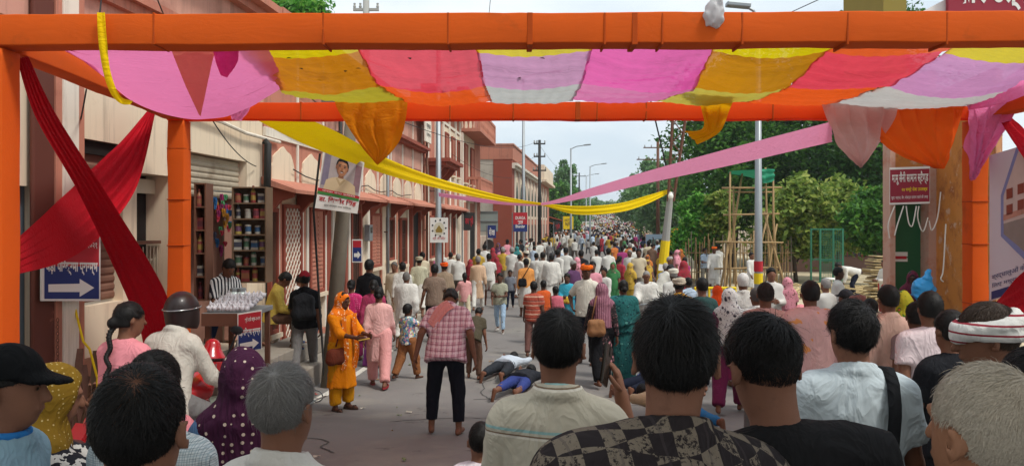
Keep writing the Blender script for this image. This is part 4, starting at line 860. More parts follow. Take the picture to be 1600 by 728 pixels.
def sheet(name, label, top, bot, m, d0, d1, nfold=6, amp=.03, nu=48, nv=24, seed=0, group=None, par=None, gather=0., cr=True):
    """hung cloth between two pixel polylines: top/bottom (or left/right) edges with depths lerped; folds ripple in depth"""
    f = pcr if cr else plin
    def fn(u, v_):
        a, b = f(top, u), f(bot, u); da = a[2] if len(a) > 2 else d0; db = b[2] if len(b) > 2 else d1
        p = P(a[0], a[1], da).lerp(P(b[0], b[1], db), v_); ph = nfold*v_*2*pi+1.2*sin(u*5+seed)+2*nz((u*2, v_*3, seed), 1.4)
        q = amp*(.35+.65*(sin(pi*min(1, max(0, u)))))*sin(ph)+amp*.4*sin(ph*2.1+u*4)+.4*amp*nz((u*5, v_*5, seed+2), 2)
        return p+V((q*.25, -q, q*.15))
    mb = MB().grid(fn, nu, nv)
    o = mb.build(name, m, par, smooth=True)
    if label: tag(o, label, 'cloth', group)
    return o
pk = gatec('pink', '#ee86b8', .5, .08)
sheet('cloth_swag', 'pink cloth swag sagging from the front beam above the crossed red drapes', [(60, 60, 5.5), (130, 62, 5.5), (240, 62, 5.5), (340, 62, 5.5), (415, 66, 5.5)], [(150, 100, 6.2), (205, 158, 7.2), (300, 188, 7.6), (385, 168, 7.7), (445, 132, 7.4)], pk, 0, 0, 4, .06, 44, 40, 1)
sheet('cloth_strip', 'coral gauze strip hanging in a V over the pink swag', [(262, 60, 5.45), (270, 85, 5.6), (288, 130, 6.0), (311, 180, 6.9)], [(348, 60, 5.45), (335, 85, 5.6), (324, 130, 6.0), (314, 182, 6.9)], gatec('coral', '#e8947c', .5), 0, 0, 3, .02, 24, 10, 2)
sheet('cloth_strip', 'hot pink loose fold hanging behind the coral gauze strip', [(330, 70, 5.5), (338, 100, 5.65), (345, 118, 5.8)], [(374, 70, 5.5), (370, 98, 5.65), (356, 122, 5.8)], gatec('hotpink', '#e8459a', .5), 0, 0, 2, .02, 14, 8, 3)
sheet('cloth_strip', 'small crumpled pink cloth end dangling at the left of the back beam', [(362, 158, 8.6), (360, 175, 8.6), (362, 187, 8.6)], [(392, 150, 8.6), (390, 170, 8.6), (378, 189, 8.6)], pk, 0, 0, 3, .03, 14, 10, 4)
sheet('hanging_cloth', 'amber cloth point hanging from the back beam over the yellow ribbon', [(520, 150, 8.85), (535, 185, 8.9), (565, 230, 8.95), (588, 256, 8.95)], [(637, 152, 8.85), (634, 185, 8.9), (622, 225, 8.95), (590, 258, 8.95)], gatec('amber', '#e08a10', .45), 0, 0, 3, .035, 30, 24, 5)
sheet('hanging_cloth', 'yellow cloth point curling below the back beam near the leaning pole', [(1082, 118, 7.6), (1092, 160, 8.8), (1098, 200, 8.85), (1070, 205, 8.85)], [(1165, 122, 7.6), (1142, 165, 8.8), (1126, 205, 8.85), (1090, 226, 8.85)], gatec('yellowtip', '#e6a90c', .45), 0, 0, 2, .03, 26, 16, 6)
sheet('hanging_cloth', 'sheer pale pink cloth point hanging below the back beam', [(1280, 160, 8.8), (1296, 200, 8.9), (1320, 238, 8.95), (1343, 260, 8.95)], [(1408, 150, 8.8), (1395, 192, 8.9), (1368, 235, 8.95), (1346, 262, 8.95)], sheer('#e2b8b2'), 0, 0, 4, .04, 30, 26, 7)
sheet('hanging_cloth', 'orange cloth hanging in a triangle beside the sheer pink one', [(1350, 160, 8.92), (1364, 206, 8.95), (1408, 243, 8.96), (1462, 263, 8.97)], [(1506, 160, 8.92), (1503, 185, 8.95), (1492, 225, 8.96), (1474, 264, 8.97)], gatec('orangetip', '#f5681a', .35), 0, 0, 5, .035, 36, 30, 8)
sheet('hanging_cloth', 'pink cloth tail knotted at the right back post', [(1506, 158, 8.85), (1512, 200, 8.85), (1514, 240, 8.86), (1517, 279, 8.86)], [(1640, 100, 7.6), (1585, 175, 8.6), (1550, 235, 8.84), (1520, 282, 8.86)], pk, 0, 0, 4, .05, 30, 30, 9)
sheet('cloth_strip', 'pink cloth strip running along the right side beam', [(1510, 158, 8.8), (1560, 130, 8.2), (1660, 60, 7.0)], [(1515, 172, 8.8), (1580, 158, 8.1), (1680, 110, 7.0)], pk, 0, 0, 2, .03, 20, 10, 10)
rc_ = 'crossed red drapes on the left side of the gate'
sheet('red_drape', 'pleated red drape slanting down from the front post to the back post foot', [(26, 92, 5.55), (54, 180, 6.0), (128, 310, 7.0), (205, 478, 8.4), (225, 540, 8.9)], [(44, 88, 5.55), (88, 180, 6.0), (172, 310, 7.0), (256, 450, 8.4), (270, 520, 8.9)], m_red, 0, 0, 5, .022, 60, 40, 11, rc_)
sheet('red_drape', 'pleated red drape slanting up from the front post to the back post top', [(232, 172, 9.0), (190, 222, 8.5), (140, 268, 7.9), (90, 315, 6.8), (28, 372, 5.55)], [(244, 172, 9.0), (214, 290, 8.5), (165, 362, 7.9), (100, 408, 6.8), (30, 428, 5.55)], m_red, 0, 0, 5, .03, 60, 40, 12, rc_)
sheet('red_drape', 'narrow red drape crossing above the printed banner on the right', [(1556, 182, 8.9), (1590, 235, 8.2), (1650, 320, 7.2)], [(1566, 172, 8.9), (1612, 215, 8.2), (1680, 290, 7.2)], m_red, 0, 0, 2, .02, 30, 14, 13)
sheet('red_drape', 'red drape rising across the foot of the printed banner on the right', [(1548, 480, 8.8), (1585, 440, 8.0), (1680, 350, 7.0)], [(1560, 520, 8.8), (1610, 490, 8.0), (1700, 440, 7.0)], m_red, 0, 0, 3, .02, 30, 18, 14)
ye = gatec('yellow', '#f2cf06', .35, .06)
sheet('yellow_ribbon', 'short yellow ribbon dangling over the left of the front beam', [(152, 20, 5.25), (153, 60, 5.24), (160, 110, 5.24), (172, 145, 5.26), (188, 162, 5.3), (203, 164, 5.3)], [(164, 20, 5.25), (167, 60, 5.24), (171, 105, 5.24), (181, 138, 5.26), (192, 154, 5.3), (208, 158, 5.3)], ye, 0, 0, 1, .008, 40, 6, 15)
sheet('yellow_ribbon', 'long yellow cloth ribbon sagging from the gate across the street to the leaning pole', [(440, 170, 9.3), (520, 203, 10.5), (600, 245, 12.5), (684, 278, 15), (780, 305, 18), (845, 317, 20), (905, 322, 21.5), (965, 318, 23), (1010, 306, 24.2), (1046, 295, 25)], [(380, 176, 9.3), (470, 223, 10.5), (590, 268, 12.5), (684, 294, 15), (780, 314, 18), (845, 321, 20), (900, 335, 21.5), (965, 332, 23), (1010, 319, 24.2), (1048, 300, 25)], ye, 0, 0, 2, .02, 90, 12, 16)
sheet('pink_ribbon', 'long pink cloth ribbon rising from the street lamp to the right of the gate', [(685, 301, 21.8), (765, 312, 21), (845, 317, 20), (930, 292, 17.5), (1010, 268, 15), (1140, 232, 11.8), (1300, 190, 9.2)], [(686, 307, 21.8), (765, 318, 21), (845, 321, 20), (930, 306, 17.5), (1010, 287, 15), (1140, 259, 11.8), (1300, 222, 9.2)], gatec('pinkrib', '#f59cc0', .5, .05), 0, 0, 2, .012, 90, 10, 17)
v = Vox((-.14, -.12, -.2), (.14, .12, .16), .012); v.ell((0, 0, -.02), (.07, .06, .1), None, .0); v.rc((0, 0, .05), (.02, 0, .1), .03, .045, .03); v.wrinkle(.014, 9, 3, (1, 1, 1)); me = v.mesh('plastic_bag'); me.transform(M.Translation(P(1116, 18, 5.28)))
tag(link('plastic_bag', me, mat('clear_plastic', '#d6d8d8', .3, .1, 9, transl=.5)), 'crumpled white plastic bag caught on top of the front beam', 'bag')

for i, (px_, py_) in enumerate(((452, 92), (470, 108), (484, 118), (505, 117), (540, 112), (560, 108), (640, 92), (687, 118), (700, 130), (655, 145), (847, 92), (812, 122))):
    d = (3.93-CH)*FP/(HZ-py_); c = P(px_, py_, d); a = i*1.3; tag(MB().grid(lambda u, v_: c+V((.05*(u-.5)*cos(a)-.016*sin(a)*sin(pi*u)*(v_-.5)*2, .07*(u-.5)*sin(a)+.02*cos(a)*sin(pi*u)*(v_-.5)*2, .006*sin(u*3))), 4, 2).build('fallen_leaf', mat('dead_leaf', '#3a2a1c', .9, .2)), 'dark dead leaf caught in the canopy cloth', 'leaf', 'dead leaves on the canopy')
# ================================================================ poles, signs, stalls
m_conc = mat('pole_concrete', '#9b9a94', .85, .12, 3, bump=.3, bs=30); m_ylw = mat('yellow_pole_paint', '#e3c314', .7, .12, 4, wear=('#9b8a2a', 6, .66)); m_wood = mat('weathered_pole_wood', '#6d6558', .9, .2, 5, bump=.5, bs=24); m_black = mat('black_iron', '#2a2928', .6, .2, 6)
m_bamb = mat('bamboo', '#9a7f58', .7, .2, 6, bump=.3, bs=30); m_paper = mat('white_print', '#dedbd4', .6, .05, 4); m_ink = mat('dark_ink', '#33302f', .7, .05); m_rp = mat('red_print', '#b02530', .6, .06, 4); m_bp = mat('navy_print', '#26346e', .6, .06, 4); m_mar = mat('maroon_print', '#8c2334', .6, .08, 3); m_yt = mat('yellow_print', '#e3c321', .6, .05); m_gp = mat('green_print', '#3d7a3a', .6, .05)
wire_m = mat('black_cable', '#1c1c1c', .6, .1)
def wire(label, a, b, sag, r=.008, n=14):
    a, b = V(a), V(b); o = MB().tube([a.lerp(b, t/n)-V((0, 0, sag*4*(t/n)*(1-t/n))) for t in range(n+1)], r, 5).build('cable', wire_m); return tag(o, label, 'cable', 'overhead cables')
def lamp_pole(label, px, d, ytop, arm, r=.085, heads=True):
    g = G(px, d); H = P(px, ytop, d).z-g.z; t = thing('street_lamp', label, 'street lamp', g)
    MB().tube([g, g+V((0, 0, .5)), g+V((0, 0, H))], [r*1.25, r*1.1, r*.6], 10).build('pole', m_steel, t, smooth=True)
    if arm:
        tip = g+V((arm, 0, H+.25)); MB().tube([g+V((0, 0, H-.05)), g+V((arm*.4, 0, H+.15)), tip], .035, 8).build('arm', m_steel, t); e = tip+V((arm/abs(arm)*.45, 0, .05)); MB().beam(tip-V((arm/abs(arm)*.1, 0, 0)), e, .24, .1).build('lamp_head', m_steel, t, bevel=.02)
    return t, g
def sign(name, label, corners, m, par=None, th=.02, cat='sign'):
    """flat board through four pixel-located corners (tl, tr, br, bl), with thickness"""
    c = [V(p) for p in corners]; n = (c[1]-c[0]).cross(c[3]-c[0]).normalized(); mb = MB().prism(c, n*th); return (tag(mb.build(name, m), label, cat) if par is None else mb.build(name, m, par))
def rectpix(x0, y0, x1, y1, d, d2=None, sk=0):
    d2 = d2 or d; return [P(x0, y0, d), P(x1, y0+sk, d2), P(x1, y1+sk, d2), P(x0, y1, d)]
def board(name, label, x0, y0, x1, y1, d, m, d2=None, sk=0, cat='sign', th=.02, off=.004):
    """a printed flat board: Empty with panel part; returns (thing, f) where f(u,v) gives points just in front of the print face"""
    c = rectpix(x0, y0, x1, y1, d, d2, sk); t = thing(name, label, cat, (c[2]+c[3])/2); n = (c[1]-c[0]).cross(c[3]-c[0]).normalized()
    if n.dot((c[0]+c[2])/2-camo.location) > 0: n = -n
    MB().prism(c, -n*th).build('panel', m, t)
    f = lambda u, v_, o=off: c[0].lerp(c[1], u).lerp(c[3].lerp(c[2], u), v_)+n*o
    return t, f, c
def fill(t, f, u0, v0, u1, v1, m, name='print_area', off=.003): return MB().add([f(u0, v0, off), f(u1, v0, off), f(u1, v1, off), f(u0, v1, off)], [(0, 3, 2, 1)]).build(name, m, t)
def poly(t, f, pts, m, name='print_shape', off=.005): return MB().add([f(u, v_, off) for u, v_ in pts], [tuple(range(len(pts)))]).build(name, m, t)
def txt(t, f, s, u0, v0, u1, v1, m, bold=.0, off=.006):
    a, b, c = f(u0, v1, off), f(u1, v1, off), f(u0, v0, off); return lettering(s, (f(u0, v0, off)+f(u1, v1, off))/2, b-a, c-a, (b-a).length, (c-a).length, m, t, bold)
def ellp(cu, cv, ru, rv, n=20): return [(cu+ru*cos(2*pi*i/n), cv+rv*sin(2*pi*i/n)) for i in range(n)]
# -- arrow sign behind the drapes
def arrow_sign(x0, y0, x1, y1, d, d2, label, sk=0, dirn=1):
    t, f, c = board('direction_sign', label, x0, y0, x1, y1, d, m_paper, d2, sk)
    fill(t, f, .04, .03, .97, .5, m_rp, 'red_field'); fill(t, f, .04, .5, .97, .97, m_bp, 'navy_field')
    txt(t, f, 'श्री राधे वर्ष-२०२१', .3, .12, .93, .27, m_paper, .02); txt(t, f, 'बड़ी पिरक्रमा प्रारम्भ', .06, .38, .94, .63, m_paper, .035)
    poly(t, f, [(.1, .76), (.62, .75), (.62, .68), (.88, .81), (.62, .94), (.62, .87), (.1, .87)], m_paper, 'arrow'); return t
arrow_sign(65, 362, 157, 470, 7.3, 7.95, 'red and blue direction sign with a white arrow behind the crossed drapes')
arrow_sign(371, 490, 409, 552, 9.42, 9.5, 'red and blue direction banner hung from the trinket stall counter', -6)
ts = board('direction_sign', 'tiny blue and red direction notice pasted on the pilaster beyond the leaning pole', 550, 374, 566, 410, 17.0, m_paper); fill(ts[0], ts[1], .08, .05, .92, .35, m_rp); fill(ts[0], ts[1], .08, .35, .92, .95, m_bp); poly(ts[0], ts[1], [(.2, .6), (.55, .6), (.55, .5), (.85, .67), (.55, .84), (.55, .76), (.2, .76)], m_paper, 'arrow')
# -- leaning pole with portrait poster
g0 = G(512, 12.4); tp_ = P(552, 150, 12.2); lp = thing('wooden_pole', 'weathered leaning utility pole beside the arcade carrying the portrait poster', 'pole', g0)
MB().tube([g0-V((0, 0, .2)), g0.lerp(tp_, .5), tp_], [.13, .115, .09], 12).build('shaft', m_wood, lp, smooth=True); MB().beam(tp_-V((.5, 0, .1)), tp_+V((.5, 0, -.1)), .07, .07).build('cross_arm', m_wood, lp)
MB().tube([g0+V((-.03, -.1, .2)), P(490, 330, 12.2), P(500, 240, 12.1)], .02, 6).build('conduit', m_black, lp)
d_ = 11.9; pc = [P(507, 231, d_), P(569, 254, d_), P(558, 334, d_), P(492, 325, d_)]; pt_ = thing('portrait_poster', 'tilted election style poster with a portrait tied to the leaning pole', 'poster', pc[3]); MB().prism(pc, V((0, .02, 0))).build('panel', m_paper, pt_)
pf = lambda u, v_, o=.004: pc[0].lerp(pc[1], u).lerp(pc[3].lerp(pc[2], u), v_)+V((0, -o, 0))
fill(pt_, pf, .03, .03, .97, .66, mat('poster_backdrop', '#a79b98', .6, .3, 5), 'photo_backdrop', .003); fill(pt_, pf, .05, .05, .2, .6, mat('poster_figure', '#7d7385', .6, .4, 9), 'photo_figures', .004); fill(pt_, pf, .82, .1, .97, .6, mat('poster_figure2', '#8a6d74', .6, .4, 9), 'photo_figures', .004)
poly(pt_, pf, [(.12, .66), (.16, .5), (.3, .44), (.42, .41), (.58, .41), (.72, .44), (.86, .5), (.9, .66)], mat('poster_shirt', '#c9b28e', .6, .12, 6), 'shirt_print', .006); poly(pt_, pf, [(.43, .42), (.57, .42), (.55, .33), (.45, .33)], mat('poster_skin_shade', '#8a5c43', .6, .08), 'neck_print', .0068)
poly(pt_, pf, ellp(.5, .2, .155, .145), mat('poster_hair', '#1b1715', .5, .1), 'hair_print', .0072); poly(pt_, pf, [(.37, .2), (.4, .14), (.5, .125), (.6, .14), (.63, .2), (.62, .3), (.57, .36), (.5, .38), (.43, .36), (.38, .3)], mat('poster_skin', '#a97352', .6, .15, 12), 'face_print', .0085)
for cu in (.44, .56): poly(pt_, pf, ellp(cu, .215, .026, .010, 8), m_ink, 'eye_print', .0098); poly(pt_, pf, ellp(cu, .188, .036, .007, 8), m_ink, 'brow_print', .0098)
poly(pt_, pf, ellp(.5, .318, .05, .010, 10), mat('poster_lip', '#7d4236', .6), 'mouth_print', .0098); poly(pt_, pf, ellp(.5, .265, .025, .03, 10), mat('poster_nose', '#96613f', .6), 'nose_print', .0096); poly(pt_, pf, ellp(.5, .297, .045, .007, 8), m_ink, 'moustache_print', .0099)
poly(pt_, pf, [(.37, .2), (.4, .15), (.43, .2), (.42, .3), (.45, .37), (.40, .33), (.38, .28)], mat('poster_skin_shade', '#8a5c43'), 'cheek_shade_print', .0092); poly(pt_, pf, ellp(.53, .165, .06, .022, 10), mat('poster_skin_light', '#bd8a68', .6), 'brow_light_print', .0092); poly(pt_, pf, ellp(.555, .27, .03, .022, 10), mat('poster_skin_light', '#bd8a68', .6), 'cheek_light_print', .0092)
for cu in (.36, .64): poly(pt_, pf, ellp(cu, .24, .018, .034, 8), mat('poster_skin_shade', '#8a5c43'), 'ear_print', .0082)
poly(pt_, pf, [(.42, .415), (.5, .5), (.58, .415), (.62, .44), (.5, .56), (.38, .44)], mat('poster_collar', '#b39a74', .6), 'collar_print', .0064); poly(pt_, pf, ellp(.5, .317, .034, .005, 10), m_paper, 'teeth_print', .0105)
fill(pt_, pf, 0, .66, 1, .71, m_rp, 'red_band', .0055); fill(pt_, pf, 0, .71, 1, .76, m_gp, 'green_band', .0055); txt(pt_, pf, 'डा. िकशोर िसंह', .06, .775, .95, .88, m_rp, .03); txt(pt_, pf, 'पूर्व सदस्य नगर पािलका', .2, .9, .85, .95, m_ink); txt(pt_, pf, 'जनता सेवा सिमित', .1, .67, .9, .7, m_paper)
# -- street lamps and utility poles
lamp_pole('grey street lamp post with a small temple poster on the left pavement', 685, 22, 60, 1.4, .09)
t, f, c = board('temple_poster', 'small square poster with a golden temple drawing on the lamp post', 672, 340, 700, 379, 21.8, m_paper); poly(t, f, ellp(.5, .45, .3, .26), mat('poster_sky', '#c9c3ae', .6)); poly(t, f, [(.3, .5), (.5, .3), (.7, .5), (.66, .6), (.34, .6)], mat('poster_gold', '#8d7433', .6), off=.0065); txt(t, f, 'श्री जी मंिदर', .15, .76, .85, .92, m_rp)
for i in range(9): a = 2*pi*i/9; poly(t, f, ellp(.5+.38*cos(a), .42+.33*sin(a), .05, .04, 8), m_ink, 'medallion', .007)
lamp_pole('tall thin lamp post in front of the corner block', 818, 41, 120, 1.6, .1); lamp_pole('street lamp with a right hand arm beyond the black utility pole', 892, 60, 232, 1.1, .1); lamp_pole('second street lamp down the street', 922, 82, 260, 1.3, .1); lamp_pole('farthest visible street lamp', 916, 105, 275, 1.3, .1)
t, g = lamp_pole('big grey street lamp post between the scaffold and the crowd', 1185, 18, 27, -.3, .092); fill_ = MB(); zc0 = P(1185, 440, 18).z; MB().tube([V((g.x, g.y, zc0-.05)), V((g.x, g.y, zc0+.2))], .103, 12).build('yellow_band', m_ylw, t); MB().tube([V((g.x, g.y, zc0+.24)), V((g.x, g.y, zc0+.48))], .104, 12).build('red_notice', m_rp, t)
def util(label, px, d, ytop, arms, m=m_black, r=.12, lean=0.):
    g = G(px, d); tp = P(px+lean, ytop, d); t = thing('utility_pole', label, 'pole', g); MB().tube([g, tp], [r, r*.7], 9).build('shaft', m, t, smooth=True)
    for (fy, w) in arms:
        q = g.lerp(tp, fy); mb = MB().beam(q-V((w, 0, 0)), q+V((w, 0, 0)), .08, .08); a = mb.build('cross_arm', m, t)
        for e in (-w*.9, w*.9, -w*.45): MB().lathe(q+V((e, 0, .04)), ((.03, 0), (.05, .05), (.03, .1), (.04, .16)), 7).build('insulator', m_conc, a)
    return g, tp
u1 = util('black iron utility pole with short cross arms beside the corner block', 843, 46, 219, ((.97, .35), (.87, .35), (.76, .4)))
u2 = util('rusty utility pole with wide cross arms left of the leaning pole', 1028, 58, 218, ((.93, 1.1), (.83, 1.6)), m_rust, .15); u3 = util('thin dark pole among the far street lamps', 905, 95, 270, ((.95, .8),), m_black, .12); u4 = util('tall utility pole whose top shows above the front beam', 572, 24, -14, ((.985, .45), (.94, .4)), m_conc, .14)
g = G(1030, 25); tp_ = P(1062, 175, 24.6); t = thing('leaning_pole', 'leaning lattice pole with a yellow painted concrete foot right of the street', 'pole', g); k1 = P(1040, 376, 24.9); k2 = P(1048, 300, 24.75)
MB().tube([g-V((0, 0, .1)), k1], [.17, .15], 10).build('yellow_foot', m_ylw, t); MB().tube([k1, k2], [.135, .1], 10).build('concrete_shaft', m_conc, t)
for o in (-.12, .12): MB().tube([k2+V((o*.7, 0, -.3)), tp_+V((o*1.8, 0, 0))], .05, 7).build('steel_leg', m_rust, t)
for i in range(8): q = k2.lerp(tp_, i/8); q2 = k2.lerp(tp_, (i+1)/8); s_ = 1 if i % 2 else -1; MB().beam(q+V((-.13*s_, -.03, 0)), q2+V((.15*s_, -.03, 0)), .03, .03).build('brace', m_rust, t)
MB().lathe(P(1048, 303, 24.5), ((.03, .06), (.06, 0), (.09, -.06), (.08, -.13), (.03, -.17)), 10).build('lamp_bulb', mat('lamp_glass', '#e8e6da', .2, .02), t); MB().tube([k2+V((-.1, -.15, .5)), k2+V((-.75, -.2, 3.2)), tp_+V((-.3, -.2, .2))], .025, 6).build('cable_conduit', wire_m, t); poly_ = MB().beam(P(1034, 423, 24.64), P(1035, 413, 24.66), .22, .01, (0, 1, 0)).build('notice', m_paper, t)
wire('cable from the leaning utility pole towards the corner block', P(552, 160, 12.2), u1[1], .6); wire('cable between the black pole and the far lamps', u1[1]-V((0, 0, .3)), u3[1], 1.); wire('cable from the black pole down to the grey gable', u1[1]-V((0, 0, .9)), P(745, 255, 42), .3); wire('cable crossing high above the rusty pole', u2[1], tp_, .5); wire('low cable sagging past the corner block', u1[1]-V((0, 0, 1.6)), P(705, 240, 30), .8); wire('thin cable over the left roof', P(330, 185, 9.6), P(400, 260, 12.5), .1); wire('cable dropping from the beam to the shutter', P(135, 140, 7.4), P(122, 205, 8.3), .02); wire('thin wire rising above the front beam on the left', P(156, 22, 7), P(160, -20, 8), 0.); wire('wire slanting up over the roof at left', P(255, 22, 9), P(238, -20, 8), 0.); wire('wire slanting over the beam at right', P(1235, 20, 14), P(1290, -5, 12), .0); wire('wire above the middle of the beam', P(764, 24, 20), P(768, -20, 18), 0.)
# -- small street signs down the left side
for (lb, x0, y0, x1, y1, d, m, tx, tm) in (('dark poster with a red portrait spot on the building front', 724, 332, 742, 360, 33, m_ink, 'जय श्री', m_rp), ('red and blue hanging sign with white lettering at the corner block', 802, 332, 824, 362, 40, m_rp, 'DURGA\nशुद्ध\nBhandar', m_paper), ('blue and white notice by the air conditioner', 762, 352, 775, 372, 41, m_bp, 'सेवा', m_paper), ('tiny poster on a lamp post past the corner block', 866, 346, 876, 362, 58, m_ink, 'श्री', m_rp), ('yellowish shop board past the corner block', 880, 338, 896, 358, 70, m_ylw, 'HOTEL\nरेस्टोरेंट', m_ink), ('white hanging board over the far street', 915, 346, 928, 354, 88, m_paper, 'मार्ग', m_gp)):
    t, f, c = board('shop_sign', lb, x0, y0, x1, y1, d, m); txt(t, f, tx, .15, .2, .85, .8, tm, .02)
    if m is m_rp: fill(t, f, 0, .62, 1, 1, m_bp, 'navy_field', .002)
    MB().tube([c[0]-V((.05, -.05, 0)), V((c[3].x-.05, c[3].y+.05, gz(d)))], .03, 6).build('post', m_steel, t)
yq = FA(25.4, 5.65, .1); t = thing('name_plaque', 'white name plaque high on the terracotta wall', 'sign', yq); fpart('panel', m_white, t, (25.0, 26.0, 5.3, 6.05, .3, .36), bevel=.01); ff = lambda u, v_, o=.004: FA(25.05+.9*u, 6.0-.65*v_, .36+o)
for k, s_ in enumerate(('धर्मशाला', 'श्री अग्रवाल भवन')): lettering(s_, ff(.5, .3+.4*k), TG, (0, 0, 1), .7, .2, m_ink, t, .01)
# -- air conditioner and parked clutter before the corner block
t = thing('air_conditioner', 'white outdoor air conditioner unit on the side wall of the corner block', 'air conditioner', P(748, 395, 41.5)); a0, a1 = P(738, 368, 41.5), P(764, 394, 41.5); MB().box(a0.x, a1.x, 41.5, 41.9, a1.z, a0.z).build('casing', m_white, t, bevel=.02); MB().lathe((0, 0, 0), ((.28, 0), (.28, .02), (.24, .03)), 18).build('fan_guard', m_ink, t, local=True); t.children[-1].location = V((.55, -.02, .45)); t.children[-1].rotation_euler = (R(90), 0, 0)
t = thing('signboard_frame', 'grey metal framed board on the side wall above the air conditioner', 'sign', P(720, 345, 41.8)); a0, a1 = P(742, 330, 41.8), P(778, 362, 41.8); MB().box(a0.x, a1.x, 41.8, 41.85, a1.z, a0.z).build('panel', mat('grey_board', '#8d9690', .6, .1), t)
for z in (a1.z+.02, (a0.z+a1.z)/2, a0.z-.04): MB().box(a0.x, a1.x, 41.75, 41.79, z, z+.04).build('rail', m_steel, t)
# -- billboard at the right of the road
t, f, c = board('billboard', 'pale blue roadside billboard with a lake photograph behind the leaning pole', 1009, 366, 1048, 412, 46, mat('billboard_blue', '#a9bfd2', .6, .06), cat='billboard'); poly(t, f, [(.2, .18), (.95, .12), (.98, .62), (.9, .7), (.3, .72), (.14, .45)], mat('billboard_photo', '#6f8a80', .5, .35, 3)); poly(t, f, [(.3, .5), (.95, .45), (.95, .6), (.3, .66)], mat('billboard_water', '#3f5a5c', .5, .2, 4), off=.008)
for o in (.1, .9): q = f(o, 1); MB().tube([q+V((0, .1, 1.7)), V((q.x, q.y+.1, gz(46)))], .05, 6).build('post', m_steel, t)
bw = thing('boundary_wall', 'faded pink and yellow roadside boundary wall in front of the trees', 'wall', (9, 60, 0))
for i in range(9): x = xr(56+5*i)+.4; y = 56+5*i; mb = MB(); mb.beam(V((x, y, gz(y)+.7)), V((xr(y+4.9)+.4, y+4.9, gz(y+5)+.7)), .2, 1.7); mb.build('wall_bay', mat('wall_yellow', '#c9b26a', .9, .15, 1.5) if i % 3 else m_pinkw, bw)
yk = thing('yellow_kiosk', 'orange and yellow roadside kiosk right of the leaning pole', 'kiosk', G(1066, 36)); a0, a1 = P(1052, 362, 36), P(1078, 430, 36); MB().box(a0.x, a0.x+.12, 36, 37.2, gz(36), a0.z).build('side_panel', m_ylw, yk); MB().box(a1.x-.12, a1.x, 36, 37.2, gz(36), a0.z).build('side_panel', m_ylw, yk); MB().box(a0.x, a1.x, 36, 37.3, a0.z, a0.z+.15).build('roof', mat('kiosk_orange', '#c9762a', .8, .1), yk); MB().box(a0.x+.12, a1.x-.12, 36.1, 36.2, gz(36), gz(36)+1.0).build('counter', m_ylw, yk); MB().box(a0.x+.12, a1.x-.12, 37.1, 37.2, gz(36)+1, a0.z).build('back_panel', m_dark, yk)
# -- low house behind the shrubs
hb = thing('low_house', 'low maroon house wall in shade behind the shrubs', 'building', G(1300, 40)); a0, a1 = P(1225, 365, 40), P(1420, 450, 40); MB().box(a0.x, a1.x, 40, 44, gz(40), 3.3).build('wall', mat('dull_maroon_wall', '#75584c', .9, .15, 1, bump=.3), hb); MB().box(a0.x-.4, a1.x+.3, 39.6, 44.4, 3.302, 3.45).build('roof', m_conc, hb); 
for px_ in (1262, 1338, 1362):
    q = P(px_, 400, 40); w_ = MB().box(q.x-.6, q.x+.6, 39.95, 39.998, .9, 2.5).build('window', m_glassd, hb)
    for k in range(5): MB().box(q.x-.5+.25*k-.015, q.x-.5+.25*k+.015, 39.92, 39.948, .9, 2.5).build('window_bar', m_terd, w_)
# -- bamboo scaffold with green tarpaulin
sc = thing('bamboo_scaffold', 'bamboo pole scaffold with a green tarpaulin top and leaning ladder pole', 'scaffold', G(1170, 29.5))
def bam(a, b, r=.045): return MB().tube([a, a.lerp(b, .35)+V((.02, 0, 0)), a.lerp(b, .7)-V((.02, 0, 0)), b], [r, r*.92, r*.96, r*.8], 7).build('bamboo_pole', m_bamb, sc, smooth=True)
D_ = 29.5
for (x0, y0, x1, y1, da, db) in ((1140, 452, 1141, 268, 29, 29), (1150, 452, 1146, 290, 30.5, 30.5), (1212, 452, 1208, 270, 29, 29), (1204, 452, 1196, 262, 30.5, 30.5), (1118, 445, 1142, 372, 29, 29), (1166, 450, 1200, 335, 29, 29.6), (1236, 448, 1194, 330, 28.6, 29.2), (1128, 450, 1160, 270, 30, 30), (1126, 452, 1140, 360, 28.8, 29), (1178, 452, 1178, 360, 30.5, 30.5), (1190, 450, 1214, 350, 29.3, 30)): bam(P(x0, y0, da)-V((0, 0, .9)), P(x1, y1, db))
for (x0, y, x1, d) in ((1128, 294, 1222, 29), (1130, 336, 1218, 29.1), (1118, 378, 1224, 28.9), (1116, 420, 1220, 29.1), (1136, 300, 1210, 30.6)): bam(P(x0, y, d), P(x1, y+rnd.uniform(-3, 3), d), .038)
sheet('green_tarpaulin', None, [(1138, 268, 29.0), (1165, 266, 28.9), (1190, 264, 28.9), (1208, 264, 28.9)], [(1140, 272, 31), (1168, 276, 31), (1190, 282, 31), (1206, 286, 31)], mat('green_tarp', '#1f8a66', .6, .15, 2, transl=.2), 0, 0, 2, .08, 20, 10, 21, par=sc)
sheet('green_tarpaulin', None, [(1183, 264, 28.85), (1195, 264, 28.85), (1210, 265, 28.85)], [(1186, 280, 28.8), (1196, 286, 28.8), (1210, 282, 28.8)], mat('green_tarp', '#1f8a66'), 0, 0, 2, .06, 14, 8, 22, par=sc)
fen = thing('stick_fence', 'rough upright stick fence behind the bamboo scaffold', 'fence', G(1140, 32))
for i in range(64): px_ = 1072+i*2.6+rnd.uniform(-1, 1); a = G(px_, 32+rnd.uniform(-.1, .1)); MB().tube([a, a+V((rnd.uniform(-.1, .1), 0, rnd.uniform(1.5, 2.3)))], .022, 5).build('stick', m_bamb if i % 3 else m_wood, fen)
